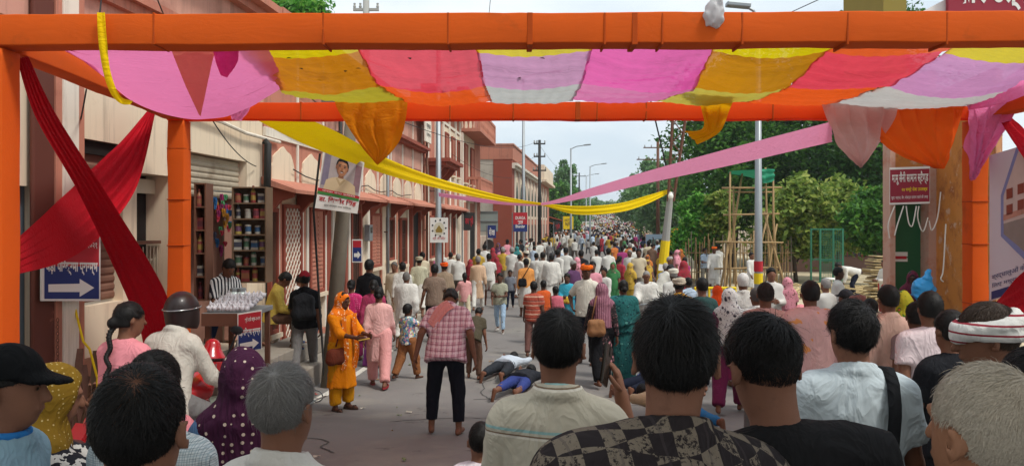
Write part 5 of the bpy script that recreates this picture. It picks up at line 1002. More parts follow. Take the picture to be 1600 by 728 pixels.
for z in (.6, 1.4): MB().tube([G(1068, 32)+V((0, -.03, z)), G(1242, 32)+V((0, -.03, z))], .02, 5).build('rail', m_bamb, fen)
# -- green mesh cage
cg = thing('mesh_cage', 'tall green wire mesh tree guard in front of the shrubs', 'tree guard', G(1292, 30)); m_gm = mat('green_mesh', '#2f6d55', .5, .1); x0, x1 = P(1275, 0, 30).x, P(1310, 0, 30).x; zt = P(0, 357, 30).z
for x in (x0, x1):
    for y in (29.6, 30.5): MB().box(x-.03, x+.03, y-.03, y+.03, gz(30), zt).build('corner_post', m_gm, cg)
for z in (.3, 1.2, zt-.03): MB().box(x0+.03, x1-.03, 29.585, 29.615, z-.025, z+.025).build('rail', m_gm, cg); MB().box(x0+.03, x1-.03, 30.485, 30.515, z-.025, z+.025).build('rail', m_gm, cg)
for k in range(12): x = x0+(x1-x0)*(k+.5)/12; MB().box(x-.006, x+.006, 29.57, 29.584, .3, zt-.05).build('mesh_wire', m_gm, cg)
for k in range(22): z = .35+(zt-.45)*k/22; MB().box(x0+.03, x1-.03, 29.556, 29.568, z-.006, z+.006).build('mesh_wire', m_gm, cg)
# -- straw bundles, stool, tank
for i in range(46):
    px_ = rnd.uniform(1215, 1398); d = rnd.uniform(25.5, 29); g = G(px_, d)+V((0, 0, .1)); r_ = rnd.random
    mb = MB()
    for k in range(7): a = r_()*pi; l = .25+.3*r_(); o = V((r_()*.5-.25, r_()*.4-.2, .03+.05*r_()+.08*(i % 3))); mb.beam(g+o-V((cos(a)*l, sin(a)*l, 0)), g+o+V((cos(a)*l, sin(a)*l, .05)), .05, .02)
    tag(mb.build('straw_bundle', mat('straw', '#c2ad80', .95, .25, 5)), 'flattened pile of pale straw on the open forecourt', 'straw', 'straw piles on the forecourt')['kind'] = 'stuff'
for i in range(19): q = P(1382, 0, 24); MB().obox((q.x+rnd.uniform(-.1, .1), 24.2, .14+.08*i), (.36+rnd.uniform(0, .12), .06*rnd.uniform(-1, 1), rnd.uniform(-.03, .03)), (0, .3, 0), (0, 0, rnd.uniform(.02, .036))).build('mat_bundle', mat('straw_mat', '#a3906a', .95, .35, 6, bump=.6, bs=40), None, bevel=.02)
_st = thing('mat_stack', 'tall stack of folded straw mats beside the green doorway', 'stack', (P(1385, 0, 24).x, 24.2, .1))
for o in [o for o in COL.objects if o.name.startswith('mat_bundle')]: o.parent = _st; o.data.transform(M.Translation(-_st.location)); o.name = 'straw_mat'
g = G(1297, 28.5); st_ = thing('plastic_stool', 'white plastic stool upside down near the mesh cage', 'stool', g); MB().lathe(g+V((0, 0, .55)), ((.2, 0), (.19, .04), (.16, .06)), 14).build('seat', m_paper, st_)
for k in range(4): a = pi/4+k*pi/2; MB().beam(g+V((.24*cos(a), .24*sin(a), .1)), g+V((.15*cos(a), .15*sin(a), .55)), .05, .03).build('leg', m_paper, st_)
bar = thing('yellow_barrier', 'yellow metal crowd barrier behind the marchers', 'barrier', G(1120, 20)); 
for z in (.95, .5): MB().tube([G(1085, 20)+V((0, 0, z)), G(1150, 20)+V((0, 0, z))], .035, 7).build('rail', m_ylw, bar)
for px_ in (1086, 1108, 1128, 1149): MB().tube([G(px_, 20), G(px_, 20)+V((0, 0, .95))], .03, 7).build('upright', m_ylw, bar)
# -- green stall on the right with banner
m_gd = mat('green_metal_door', '#1c5a36', .5, .1, 2, bump=.1, spec=.4); m_otile = mat('marbled_orange_tile', '#c4823f', .5, .1, 3, dirt=('#8f4f2e', 3.5, .5), wear=('#c9a48a', 2.5, .58)); m_ptile = mat('marbled_pink_tile', '#c09a88', .5, .12, 3, dirt=('#b0664a', 3, .5))
stl = thing('corner_stall', 'narrow stall with a green metal door between marbled orange pillars', 'stall', G(1425, 15)); d = 15.; X = lambda px, dd=15.: (px-800)/FP*dd
MB().box(X(1391), X(1399), d, d+.3, 0, 5.6).build('pillar', m_ptile, stl); MB().box(X(1449), X(1461), d-.05, d+.3, 0, 5.6).build('pillar', m_ptile, stl); dr = MB().box(X(1399), X(1449), d+.25, d+.3, 0, 3.1).build('door', m_gd, stl); MB().box(X(1399), X(1449), d+.15, d+.3, 3.1, 5.6).build('wall_above_door', m_otile, stl)
for z in (.9, 1.95): MB().box(X(1399), X(1449), d+.236, d+.249, z, z+.03).build('door_rib', m_gd, dr)
MB().box(X(1405), X(1428), d+.24, d+.249, 1.88, 1.93+.14).build('door_notice', m_paper, dr); MB().box(X(1407), X(1426), d+.232, d+.2395, 1.93, 1.99).build('notice_line', m_rp, dr)
mb = MB(); mb.prism([V((X(1461), d+.3, 0)), V((X(1461)+.012, d-.02, 0)), V((X(1505, 13.)+.3, 12.6, 0)), V((X(1505, 13.)+.6, 12.9, 0))], (0, 0, 5.2)); mb.build('side_wall', m_otile, stl); MB().box(X(1470), X(1600), 11.2, 11.5, -.1, 6.4).build('brown_wall', m_brownp, stl)
t, f, c = board('maroon_banner', 'maroon cloth banner with white lettering above the green door', 1390, 262, 1453, 320, 14.8, m_paper, 14.6, -2); fill(t, f, .01, .06, .99, .95, m_mar, 'maroon_field'); txt(t, f, 'मामू सैनी सामान स्टैण्ड', .06, .12, .96, .48, m_paper, .02); txt(t, f, '२४ घण्टे सेवा उपलब्ध', .3, .54, .94, .68, m_yt, .02); txt(t, f, 'जूता, चप्पल, बैग, मोबाइल सामान रखने की जगह', .04, .76, .95, .88, m_paper)
wh = mat('white_cable', '#d2cec4', .5, .05)
for i, pts in enumerate(([(1398, 322), (1388, 350), (1390, 372)], [(1412, 322), (1402, 352), (1398, 368)], [(1416, 322), (1420, 348), (1426, 352), (1432, 322)], [(1436, 322), (1434, 340), (1442, 362), (1450, 340)], [(1470, 300), (1465, 340), (1456, 360), (1452, 345)], [(1478, 350), (1474, 420), (1470, 435), (1474, 440)])):
    tag(MB().tube([P(*pcr(pts, k/12), 14.3 if i < 5 else 13.6) for k in range(13)], .012, 5).build('loose_cable', wh), ['white cable hanging left of the green door', 'white cable looped at the top left of the green door', 'white cable in a U across the green door', 'white cable in a deep loop across the green door', 'white cable trailing across the right pillar', 'white switch cord hanging on the orange side wall'][i], 'cable')
# -- printed banner on the right side of the gate
t, f, c = board('flex_banner', 'large printed flex banner with a building photograph beside the right gate post', 1546, 243, 1680, 470, 8.85, mat('banner_white', '#cfcdd8', .5, .04), 7.4, -40, cat='banner')
poly(t, f, [(.16, .3), (.36, .0), (.95, .0), (.95, .84), (.5, .82), (.36, .72), (.16, .58)], mat('banner_blue', '#7d89bd', .5, .1), 'blue_border'); poly(t, f, [(.2, .31), (.39, .03), (.95, .03), (.95, .5), (.2, .5)], mat('banner_house', '#c9bcb6', .5, .25, 3), 'house_photo', .008); poly(t, f, [(.2, .5), (.95, .5), (.95, .8), (.52, .78), (.38, .68), (.2, .57)], mat('banner_road', '#8d8580', .5, .25, 4), 'street_photo', .008)
for u, v_ in ((.24, .38), (.38, .37), (.52, .36), (.24, .27), (.38, .26)): poly(t, f, [(u, v_), (u+.08, v_), (u+.08, v_+.07), (u, v_+.07)], m_terd, 'window_print', .011)
poly(t, f, [(.2, .44), (.95, .42), (.95, .46), (.2, .48)], m_pinkw, 'band_print', .011)
txt(t, f, 'श्रद्धालुओं के सत्कार के', .04, .82, .8, .87, m_bp); txt(t, f, 'िलए मथुरा तैयार', .04, .885, .55, .925, m_bp); fill(t, f, .03, .94, .9, .995, m_bp, 'navy_field')
sg = thing('red_shop_board', 'red shop signboard with white lettering seen above the beam at top right', 'sign', P(1540, 5, 10)); q = [P(1482, -40, 10), P(1640, -40, 10), P(1640, 17, 10), P(1482, 20, 10)]; MB().prism(q, (0, .06, 0)).build('panel', m_mar, sg); ff = lambda u, v_, o=.006: q[0].lerp(q[1], u).lerp(q[3].lerp(q[2], u), v_)-V((0, o, 0)); txt(sg, ff, 'सार उत्सव', .06, .25, .95, .98, m_paper, .03); q2 = [P(1440, 19, 10.1), P(1482, -3, 10.1), P(1482, 19, 10.1)]; MB().prism(q2, (0, .05, 0)).build('side_panel', m_paper, sg); MB().box(P(1412, 0, 11).x, P(1450, 0, 11).x, 11.6, 13, 4.9, 6.6).build('support_wall', mat('olive_wall', '#8f7f3e', .9, .15, 2), sg)
for px_ in (1500, 1590): MB().box(P(px_, 0, 10.2).x-.04, P(px_, 0, 10.2).x+.04, 10.1, 11.19, 5.2, 5.28).build('bracket', m_steel, sg)

# -- clutter on the arcade front: cables, meter boxes, down-pipes
for i, (y0, y1, z0, z1) in enumerate(((13.2, 26.0, 4.34, 4.3), (14, 24, 3.62, 3.55), (26.4, 34.2, 3.9, 3.8), (12.9, 19, 5.3, 4.9))): tag(MB().tube([FA(lerp(y0, y1, k/16), lerp(z0, z1, k/16)-.12*abs(sin(k*.8)), .1) for k in range(17)], .012, 5).build('cable', wire_m), ['slack black cable along the white string course', 'slack cable looping over the arched niches', 'cable along the balcony building front', 'cable across the upper terracotta wall'][i], 'cable')
for i, y in enumerate((16.55, 20.7, 26.15, 30.9)): t = thing('down_pipe', ['black', 'grey', 'rusty', 'cream'][i]+[' rain pipe beside the leaning pole', ' rain pipe between the arcade windows', ' rain pipe at the end of the arcade', ' rain pipe on the balcony building'][i], 'pipe', FA(y, .1, .18)); MB().tube([FA(y, .1, .18), FA(y, 5.9 if i != 2 else 6.9, .18)], .045, 8).build('pipe_body', [m_black, m_steel, m_rust, m_white][i], t, smooth=True); [MB().obox(FA(y, z, .14), TG*.07, NR*.05, V((0, 0, .015))).build('clamp', m_rust, t) for z in (1, 2.4, 4.6)]
for i, (y, z) in enumerate(((16.75, 1.9), (18.9, 2.2), (29.7, 2.3))): t = thing('meter_box', ['small grey meter box by the leaning pole', 'small grey meter box under the second awning', 'meter box on the balcony building'][i], 'box', FA(y, z, .1)); fpart('case', m_steel, t, (y-.14, y+.14, z, z+.4, .08, .22), bevel=.01); fpart('cover_glass', m_glassd, t, (y-.09, y+.09, z+.2, z+.34, .221, .225))
# -- litter on the road
lit = [mat('litter_'+c, c, .8, .2, 9) for c in ('#b9b2a2', '#8f6f4a', '#9a3f34', '#6f7a54')]
for i in range(70):
    d = rnd.uniform(7, 26); px_ = rnd.uniform(470, 1000); g = G(px_, d)+V((0, 0, .012)); a = rnd.uniform(0, 6); s_ = rnd.uniform(.015, .05); mb = MB(); mb.grid(lambda u, v_: g+V((cos(a)*(u-.5)*2*s_-sin(a)*(v_-.5)*s_, sin(a)*(u-.5)*2*s_+cos(a)*(v_-.5)*s_, .012*sin(u*5+i)*sin(v_*4)+.012)), 3, 3)
    o = mb.build('litter', lit[i % 4]); tag(o, ['scrap of pale paper', 'dry brown leaf', 'bit of red wrapper', 'wilted green leaf'][i % 4]+' lying on the road', 'litter', ['pale paper scraps', 'dry leaves', 'red wrapper bits', 'wilted leaves'][i % 4]+' on the road')

# -- unseen cloth awning, inferred and added to keep the near crowd in shade
aw = thing('added_shade_awning', 'unseen plain cloth awning on poles, added to shade the near onlookers', 'awning', (0, 0, .7)); mb = MB(); mb.grid(lambda u, v_: V((-7+14.5*u, -7+8.6*v_, 4.75-.18*sin(pi*u*3)**2-.1*sin(pi*v_*2)**2)), 30, 16); mb.build('awning_cloth', gatec('awning', '#cfcac0', .5), aw, smooth=True)
for x, y in ((-6.9, -6.9), (7.4, -6.9), (-6.9, 1.5), (7.4, 1.5)): MB().tube([(x, y, gz(y)), (x, y, 4.7)], .05, 8).build('pole', m_bamb, aw)
# ================================================================ trinket stall on the left
m_ply = mat('worn_plywood', '#6a5440', .8, .18, 4, bump=.3, bs=30); m_chrome = mat('jar_glass', '#b9c7c4', .15, .1, 4, spec=.6)
cs = thing('stall_counter', 'wooden counter table with a shelf in front of the shop, stacked with white packets', 'counter', G(362, 9.8)); zt = P(350, 484, 9.9).z
cx0, cx1 = P(318, 0, 9.6).x, P(404, 0, 9.9).x; zg = gz(9.9)
MB().box(cx0, cx1, 9.55, 10.5, zt-.06, zt).build('table_top', m_steel, cs, bevel=.006); MB().box(cx0, cx1, 9.53, 9.549, zt-.16, zt-.005).build('apron', m_rust, cs); MB().box(cx0+.05, cx1-.05, 9.7, 10.4, zg+.55, zg+.59).build('lower_shelf', m_ply, cs)
for x in (cx0+.05, cx1-.05):
    for y in (9.62, 10.42): MB().box(x-.03, x+.03, y-.03, y+.03, zg-.02, zt-.062).build('leg', m_rust, cs)
MB().beam((cx0+.1, 9.6, zg+.1), (cx1-.1, 9.6, zt-.2), .02, .03).build('brace', m_steel, cs)
pkm = mat('white_packet', '#b4b3b8', .35, .08, 20, bump=.4, bs=60); v = Vox((-.07, -.07, -.03), (.07, .07, .14), .014); v.ell((0, 0, .03), (.045, .04, .04), None, 0.); v.rc((0, 0, .05), (.01, 0, .1), .016, .006, .02); v.wrinkle(.007, 11, 2); pk_me = v.mesh('sweet_packet'); pk_me.materials.append(pkm)
for j in range(6):
    for i in range(11):
        o = bpy.data.objects.new('sweet_packet', pk_me); COL.objects.link(o); o.location = (cx0+.06+(cx1-cx0-.12)*i/10+rnd.uniform(-.01, .01), 9.62+.13*j, zt+.02+.02*j); o.rotation_euler = (rnd.uniform(-.2, .2), rnd.uniform(-.2, .2), rnd.uniform(0, 6)); tag(o, 'small twisted white sweet packet laid out in rows on the stall counter', 'packet', 'white packets on the stall counter')
def shelf_unit(label, x0, x1, y, z0, z1, dep, n, m=m_ply):
    t = thing('display_shelf', label, 'shelf', ((x0+x1)/2, y, z0)); MB().box(x0, x0+.02, y, y+dep, z0, z1).build('side_panel', m, t); MB().box(x1-.02, x1, y, y+dep, z0, z1).build('side_panel', m, t); MB().box(x0+.02, x1-.02, y+dep-.015, y+dep, z0, z1).build('back_panel', m, t); zs = []
    for k in range(n+1): z = z0+(z1-z0-.02)*k/n; MB().box(x0+.021, x1-.021, y+.002, y+dep-.016, z, z+.02).build('shelf_board', m, t); zs.append(z+.02)
    return zs
GC = ['#33506e', '#7d3a32', '#8a7438', '#405c48', '#5e4058', '#84563a', '#8d8a82', '#3a6464', '#5a2c36', '#34343f']
tinm = [mat('tin_'+c, c, .4, .1, 8, pat=p_stripe(2, .11, .35, ['#8d8a80', '#90803f', '#7a3434'][i % 3])) for i, c in enumerate(GC)]
mm_tin = MB().lathe((0, 0, 0), ((.045, 0), (.047, .01), (.045, .02), (.045, .11), (.048, .115), (.048, .135), (.02, .14)), 12); mm_bot = MB().lathe((0, 0, 0), ((.035, 0), (.037, .02), (.037, .15), (.02, .19), (.014, .2), (.014, .23), (.017, .232), (.017, .25)), 10); mm_box = MB().box(-.05, .05, -.03, .03, 0, .15)
def goods(zs, x0, x1, y, label, kinds, sc=1.):
    for k, z in enumerate(zs[:-1]):
        x = x0+.07
        while x < x1-.06:
            kd = kinds[(k+int(x*50)) % len(kinds)]; src = {'tin': mm_tin, 'bottle': mm_bot, 'packet': mm_box}[kd]; ci = rnd.randrange(10); key = kd+str(ci)
            me = bpy.data.meshes.get('goods_'+key)
            if not me: me = bpy.data.meshes.new('goods_'+key); me.from_pydata(src.v, [], src.f); me.materials.append(tinm[ci])
            o = bpy.data.objects.new(kd, me); COL.objects.link(o); o.location = (x, y+rnd.uniform(.05, .1), z+.001); o.rotation_euler = (0, 0, rnd.uniform(-.3, .3)); s_ = rnd.uniform(.85, 1.1)*sc; o.scale = (s_, s_, s_)
            tag(o, {'tin': 'small printed tin', 'bottle': 'small coloured bottle', 'packet': 'small upright printed packet'}[kd]+' on the '+label, kd, kd+'s on the '+label); x += .1*sc+rnd.uniform(.0, .05)
x0, x1 = P(362, 0, 11.0).x, P(416, 0, 11.0).x; zs = shelf_unit('open wooden display shelf of tins right of the shop opening', x0, x1, 11.0, P(0, 442, 11).z, P(0, 292, 11).z, .3, 6); goods(zs, x0, x1, 11.0, 'right display shelf', ['tin', 'packet', 'tin', 'bottle'])
x0b, x1b = P(303, 0, 10.4).x, P(322, 0, 10.4).x; zs = shelf_unit('narrow dark display shelf of bottles beside the orange back post', x0b, x1b, 10.4, P(0, 470, 10.4).z, P(0, 286, 10.4).z, .25, 5, m_rust); goods(zs, x0b-.02, x1b+.05, 10.4, 'narrow shelf by the post', ['bottle', 'packet'])
hang = ['#8a2a5a', '#2a5a8a', '#c03a4a', '#3a3a4a', '#b07a2a', '#4a8a5a']
for i in range(34):
    px_ = 322+rnd.uniform(0, 40); py = 296+rnd.uniform(0, 88); q = P(px_, py, 11.3+rnd.uniform(0, .25)); mb = MB(); l = rnd.uniform(.07, .2); mb.grid(lambda u, v_: q+V((.05*(u-.5)*(1+.4*sin(v_*5)), .015*sin(u*6+v_*3), -l*v_)), 3, 4); o = mb.build('trinket_strip', mat('trinket_'+hang[i % 6], hang[i % 6], .4, .3, 30)); tag(o, 'small coloured trinket packet strung up inside the shop opening', 'packet', 'trinket packets hanging in the shop')
tag(MB().tube([P(320, 298, 11.35), P(364, 300, 11.35)], .008, 5).build('hanging_rod', m_steel), 'thin rod holding the strung trinket packets', 'rod')
for i, px_ in enumerate((366, 378)):
    q = P(px_, 470, 10.3); q.z = zt+.003; t = thing('glass_jar', ['left glass jar at the right end of the counter', 'right glass jar at the right end of the counter'][i], 'jar', q); MB().lathe(q, ((.06, 0), (.07, .03), (.07, .17), (.05, .2)), 14).build('jar_body', m_chrome, t, smooth=True); MB().lathe(q, ((.055, .201), (.057, .24), (.03, .25)), 12).build('lid', m_steel, t)
cr_ = G(350, 10.0); bx = thing('storage_bucket', 'pale green bucket under the stall counter', 'bucket', G(337, 9.2)); g = G(337, 9.2); MB().lathe(g, ((.12, .0), (.15, .3), (.165, .31), (.16, .33)), 16).build('bucket_body', mat('pale_green_plastic', '#9fb3a3', .5, .1), bx, smooth=True); MB().tube([g+V((.16*cos(a), 0, .31+.16*sin(a))) for a in [pi*k/8 for k in range(9)]], .006, 5).build('handle', m_steel, bx)
ch = thing('iron_pipe', 'bent yellow pipe standing at the foot of the left wall', 'pipe', G(145, 7.9)); MB().tube([G(112, 7.9)+V((0, 0, 1.55)), P(130, 533, 7.8), P(140, 545, 7.8), P(152, 590, 7.8), G(150, 7.8)], .012, 8).build('pipe_body', m_ylw, ch, smooth=True)
cn = thing('iron_chain', 'iron chain hanging on the pilaster under the direction sign', 'chain', P(90, 560, 7.6))
lk = MB().tube([V((.012*cos(a), 0, .02*sin(a))) for a in [2*pi*k/10 for k in range(11)]], .004, 5, False); lme = bpy.data.meshes.new('chain_link'); lme.from_pydata(lk.v, [], lk.f); lme.materials.append(m_rust)
for k in range(18): o = bpy.data.objects.new('chain_link', lme); COL.objects.link(o); o.parent = cn; q = P(90, 500, 7.55); o.location = q-cn.location-V((0, 0, .033*k)); o.rotation_euler = (0, 0, pi/2*(k % 2))
pi_ = thing('drain_pipe', 'black drain pipe bracketed on the wall above the display shelf', 'pipe', P(400, 260, 12.0)); MB().tube([FA(12.75, 4.0, .08), FA(12.75, 3.95, .14), FA(12.7, 2.9, .14)], .06, 10).build('pipe_body', m_black, pi_, smooth=True); tag(MB().tube([FA(10.0, 4.15, .06), FA(11.2, 4.12, .08), FA(12.0, 4.05, .09), FA(13.4, 4.05, .08)], .03, 8).build('wall_conduit', m_white), 'cream conduit running along the wall over the shop', 'pipe')
# rubble and planks by the wall foot
for i in range(7): a = G(104+i*7, 7.7)+V((0, 0, .02)); b = a+V((rnd.uniform(-.25, .3), .2, rnd.uniform(.5, 1.0))); tag(MB().beam(a, b, .07, .025).build('old_plank', m_ply if i % 2 else m_shutr), 'old plank leaning among scrap at the left wall foot', 'plank', 'scrap planks at the wall foot')
# ================================================================ people
W_ = cloth('#cdcac2', key='white_cotton'); WS = cloth('#c9c8c4', key='grey_white'); BLK = cloth('#17181b', key='black_cloth'); NAVY = cloth('#1b2030', key='dark_trousers'); JN = cloth('#31507e', key='blue_jeans'); BRN = cloth('#5d4538', key='brown_trousers')
GREYT = cloth('#6c6a69', key='grey_trousers')
walk1 = dict(lL=(16, 3, 6), lR=(-14, 3, 14), L=(-14, 8, 14, 0), Rr=(16, 8, 18, 0)); walk2 = dict(lL=(-14, 3, 16), lR=(16, 3, 6), L=(16, 8, 20, 0), Rr=(-12, 8, 12, 0))
hold = dict(L=(20, 6, 70, 35), Rr=(20, 6, 70, 35)); holdw = dict(walk1, L=(20, 6, 75, 35), Rr=(18, 6, 80, 35))
def addpart(r, name, me, m, local=True):
    me.name = name
    if not me.materials: me.materials.append(m)
    o = bpy.data.objects.new(name, me); COL.objects.link(o); o.parent = r; return o
def eyes(r, s, col='#1a120e'):
    for sx in (-1, 1):
        mb = MB(); c = s.hd(sx*.031, .0885, .007); a, b, n = s.H @ V((1, 0, 0)), s.H @ V((0, 0, 1)), s.H @ V((0, 1, 0)); k = s.k
        mb.grid(lambda u, v_: c+a*(.013*k*cos(2*pi*u)*(1-v_))+b*(.006*k*sin(2*pi*u)*(1-v_))+n*(.004*k*v_), 10, 2, True); addpart(r, 'eye', np_mesh('eye', np.array(mb.v), None, np.array(mb.f)), mat('eye_dark', col, .3))
        mb = MB(); c2 = s.hd(sx*.031, .098, .026); mb.tube([c2-a*.018*k, c2+b*.005*k, c2+a*.018*k-b*.003*k], .003*k, 5, False); addpart(r, 'eyebrow', np_mesh('eyebrow', np.array(mb.v), None, np.array(mb.f)), mat('eye_dark', col, .3))
def worldpts(r, pts): return [M.LocRotScale(r.location, r.rotation_euler, r.scale) @ V(p) for p in pts]
def wbag(name, label, r, s, c, size, m, strap=None, cat='bag', sm=None):
    """soft bag carried by person r: c is its centre in the person's frame"""
    t = thing(name, label, cat, M.LocRotScale(r.location, r.rotation_euler, r.scale) @ V(c), r.rotation_euler.z); v = Vox(-np.array(size)*1.6-.05, np.array(size)*1.6+.05, .013); sx, sy, sz = size
    v.rc((-sx*.6, 0, -sz*.5), (sx*.6, 0, -sz*.5), sy, sy, .05); v.rc((-sx*.6, 0, sz*.4), (sx*.6, 0, sz*.4), sy*.8, sy*.8, .05); v.rc((-sx*.6, 0, -sz*.5), (-sx*.6, 0, sz*.4), sy, sy*.8, .06); v.rc((sx*.6, 0, -sz*.5), (sx*.6, 0, sz*.4), sy, sy*.8, .06); v.ell((0, 0, 0), (sx*.9, sy*.95, sz*.9), None, .04); v.wrinkle(.004, 7, 3)
    addpart(t, 'bag_body', v.mesh('bag_body'), m)
    if strap: mb = MB().tube([V(p)-V(c) for p in strap], .012, 6); addpart(t, 'strap', np_mesh('strap', np.array([tuple(p) for p in mb.v]), None, None, [(mb.v, mb.f)]), sm or m)
    return t
# ---- named mid-distance people, left
r, s, pt = pers('woman in orange kurta and headscarf holding out notes in the road', 534, 10.5, h=1.6, rz=-125, sk=dict(L=(38, 8, 48, 20), Rr=(42, 6, 40, 25), hp=12), top=('kurta', cloth('#e08410', key='orange_kurta'), dict(hem=-.58, flare=.05, sleeve=1.35, g=.024)), bot=('salwar', cloth('#c98a14', key='mustard_leggings'), dict(g=.0)), hair=('short', '#14110f'), sk_='c', over=[('scarf', cloth('#e0741a', p_flower(9, '#c01f4a', '#f0d8b0', .22), 'orange_flower'), dict(drop=.5))], feet=mat('sandal_brown', '#3d2a20', .7), vox=.015); eyes(r, s)
sc_ = MB()
for sx in (-.1, .09): sc_.grid(lambda u, v_, sx=sx: V((sx+.07*(u-.5)*(1+.3*v_)+.02*sin(v_*7), .15+.03*sin(pi*v_)+.012*sin(u*12), 1.33-.75*v_)), 6, 14)
addpart(r, 'scarf_ends', np_mesh('scarf_ends', sc_.v, None, None, [(sc_.v, sc_.f)]), cloth('#e0741a', key='orange_flower')); n_ = worldpts(r, [s.arms[1][2]+s.arms[1][3]*.12])[0]
tag(MB().obox(n_, V((.07, .02, .01)), V((-.01, .03, 0)), V((0, 0, .004))).build('paper_notes', mat('note_paper', '#c9a64a', .8)), 'small folded notes in the hand of the woman in orange', 'paper')
wbag('shoulder_bag', 'brown shoulder bag at the hip of the woman in orange', r, s, (.2, .1, .78), (.13, .06, .1), cloth('#6d3626', key='brown_bag'), [(.2, .1, .9), (.12, .14, 1.2), (-.08, .05, 1.38)])
pers('woman in pale pink kurta and salwar seen from behind', 592, 12.4, h=1.62, rz=4, sk=walk1, top=('kurta', cloth('#dba9a4', key='pale_pink'), dict(hem=-.46)), bot=('salwar', cloth('#d99a97', key='pink_salwar'), dict()), hair=('bun', '#14110f'), feet=mat('sandal_red', '#8a2a30', .7))
r, s, pt = pers('small child in floral top and brown trousers reaching right', 637, 13.0, h=1.27, rz=-35, sk=dict(walk2, Rr=(55, 35, 30, 0), L=(10, 12, 30, 0), headk=1.18), top=('tshirt', cloth('#7fa6a8', p_blotch(13, ['#d8c24a', '#c77aa0', '#e8e4d0', '#4a78a0'], .56), 'child_floral')), bot=('salwar', cloth('#8a5a38', key='tan_trousers')), sk_='c')
r, s, pt = pers('barefoot man in pink plaid shirt bending forward in the road', 697, 8.6, h=1.72, rz=-4, sk=dict(lean=24, hp=42, L=(-22, 18, 30, 20), Rr=(-18, 18, 26, 20), lL=(9, 8, 12), lR=(4, 5, 10), wide=1.12), top=('half', cloth('#c99aa6', p_plaid(.062, '#e6d2d6', '#7a4152'), 'pink_plaid'), dict(sleeve=.8, hem=-.12, g=.022)), bot=('trousers', cloth('#191a22', key='black_trousers'), dict(end=.82)), hair=('short', '#2a2522'), vox=.013)
mb = MB(); mb.grid(lambda u, v_: s.tp(-.16+.2*v_+.1*(u-.5), -.13-.012*sin(u*14)-.02*sin(pi*v_), .30+.25*v_+.05*sin(v_*3)-.09*u), 8, 12); addpart(r, 'shoulder_cloth', np_mesh('shoulder_cloth', mb.v, None, None, [(mb.v, mb.f)]), cloth('#d9908a', key='coral_towel'))
r, s, pt = pers('man in black with a red cap and backpack beside the leaning pole', 476, 12.6, h=1.76, rz=10, sk=walk2, top=('half', BLK), bot=('trousers', GREYT), over=[('cap', cloth('#8a1f2a', key='dark_red_cap'), dict(brim=False))], z=.1)
wbag('backpack', 'black backpack on the man in the red cap', r, s, (0, -.2, 1.2), (.16, .09, .25), cloth('#202124', key='backpack_black'), [(-.1, -.12, 1.42), (-.14, .05, 1.45), (-.14, .13, 1.25), (-.15, -.06, 1.0)])
sit = dict(sit=.52, lL=(88, 6, 92), lR=(84, 4, 96))
r, s, pt = pers('man in mustard yellow shirt sitting on the shop steps looking down', 424, 12.7, h=1.7, rz=-75, sk=dict(sit, lean=14, hp=30, L=(30, 5, 55, 25), Rr=(30, 5, 55, 25)), top=('shirt', cloth('#b9a04c', key='mustard_shirt')), bot=('trousers', BRN), feet=mat('sandal_blue', '#3a4a6a', .7), z=.58)
pers('man in white sitting behind the man in the yellow shirt', 458, 14.2, h=1.66, rz=-60, sk=dict(sit, lean=10, hp=20), top=('shirt', WS), bot=('trousers', NAVY), z=.45)
r, s, pt = pers('shopkeeper in black and white striped shirt sitting behind the counter', 347, 10.75, h=1.68, rz=-130, sk=dict(sit=.25, lL=(88, 30, 100), lR=(88, 30, 100), lean=12, hp=24, L=(30, 8, 60, 30), Rr=(30, 8, 60, 30)), top=('half', cloth('#c9cac8', p_stripe(0, .045, .5, '#22242c'), 'bw_stripe')), bot=('trousers', cloth('#24304a', key='navy_lungi')), z=1.16); eyes(r, s)
pers('tall man in black shirt walking along the arcade wall', 577, 15., h=1.82, rz=-15, sk=walk1, top=('shirt', BLK), bot=('trousers', NAVY), z=.12)
pers('woman in bright magenta kurta beside the pink kurta woman', 549, 14.6, h=1.57, rz=0, sk=walk2, top=('kurta', cloth('#c2306a', p_dots(30, .25, '#e07aa0'), 'magenta_dots')), bot=('salwar', cloth('#8a2a5a', key='plum_salwar')), hair=('bun', '#14110f'))
pers('woman in dark magenta shawl just ahead of the pink kurta woman', 584, 14.2, h=1.6, rz=0, sk=walk1, top=('kurta', cloth('#a03a5a', key='dark_magenta')), bot=('sari', cloth('#7a3a7a', key='purple_skirt')), hair=('bun', '#14110f'))
pers('elderly bald man wrapped in a white shawl', 635, 16.2, h=1.62, rz=-8, sk=walk2, top=('kurta', W_), bot=('dhoti', W_), hair=('short', '#6a6560', dict(g=.004)), over=[('shawl', W_, dict(drop=.55))], sk_='a')
pers('man in white shirt ahead of the elderly man in the shawl', 629, 19., h=1.68, rz=5, sk=walk1, top=('shirt', W_), bot=('dhoti', W_))
r, s, pt = pers('grey haired man in beige facing the camera by the arcade', 616, 19.5, h=1.66, rz=175, sk=walk2, top=('kurta', cloth('#a89a86', key='beige_kurta')), bot=('trousers', W_), hair=('short', '#5a5550')); eyes(r, s)
pers('man in brown T-shirt and black trousers walking away', 679, 17., h=1.74, rz=4, sk=dict(walk1, L=(-6, 14, 20, 0), Rr=(8, 14, 20, 0)), top=('tshirt', cloth('#7d6a5c', key='taupe_tshirt'), dict(g=.02)), bot=('trousers', BLK))
pers('man with an orange scarf tied on his head next to the brown T-shirt man', 694, 19.5, h=1.66, rz=20, sk=walk2, top=('shirt', cloth('#8d7a66', key='khaki_shirt')), bot=('trousers', BRN), over=[('turban', cloth('#e0561a', key='orange_turban'))])
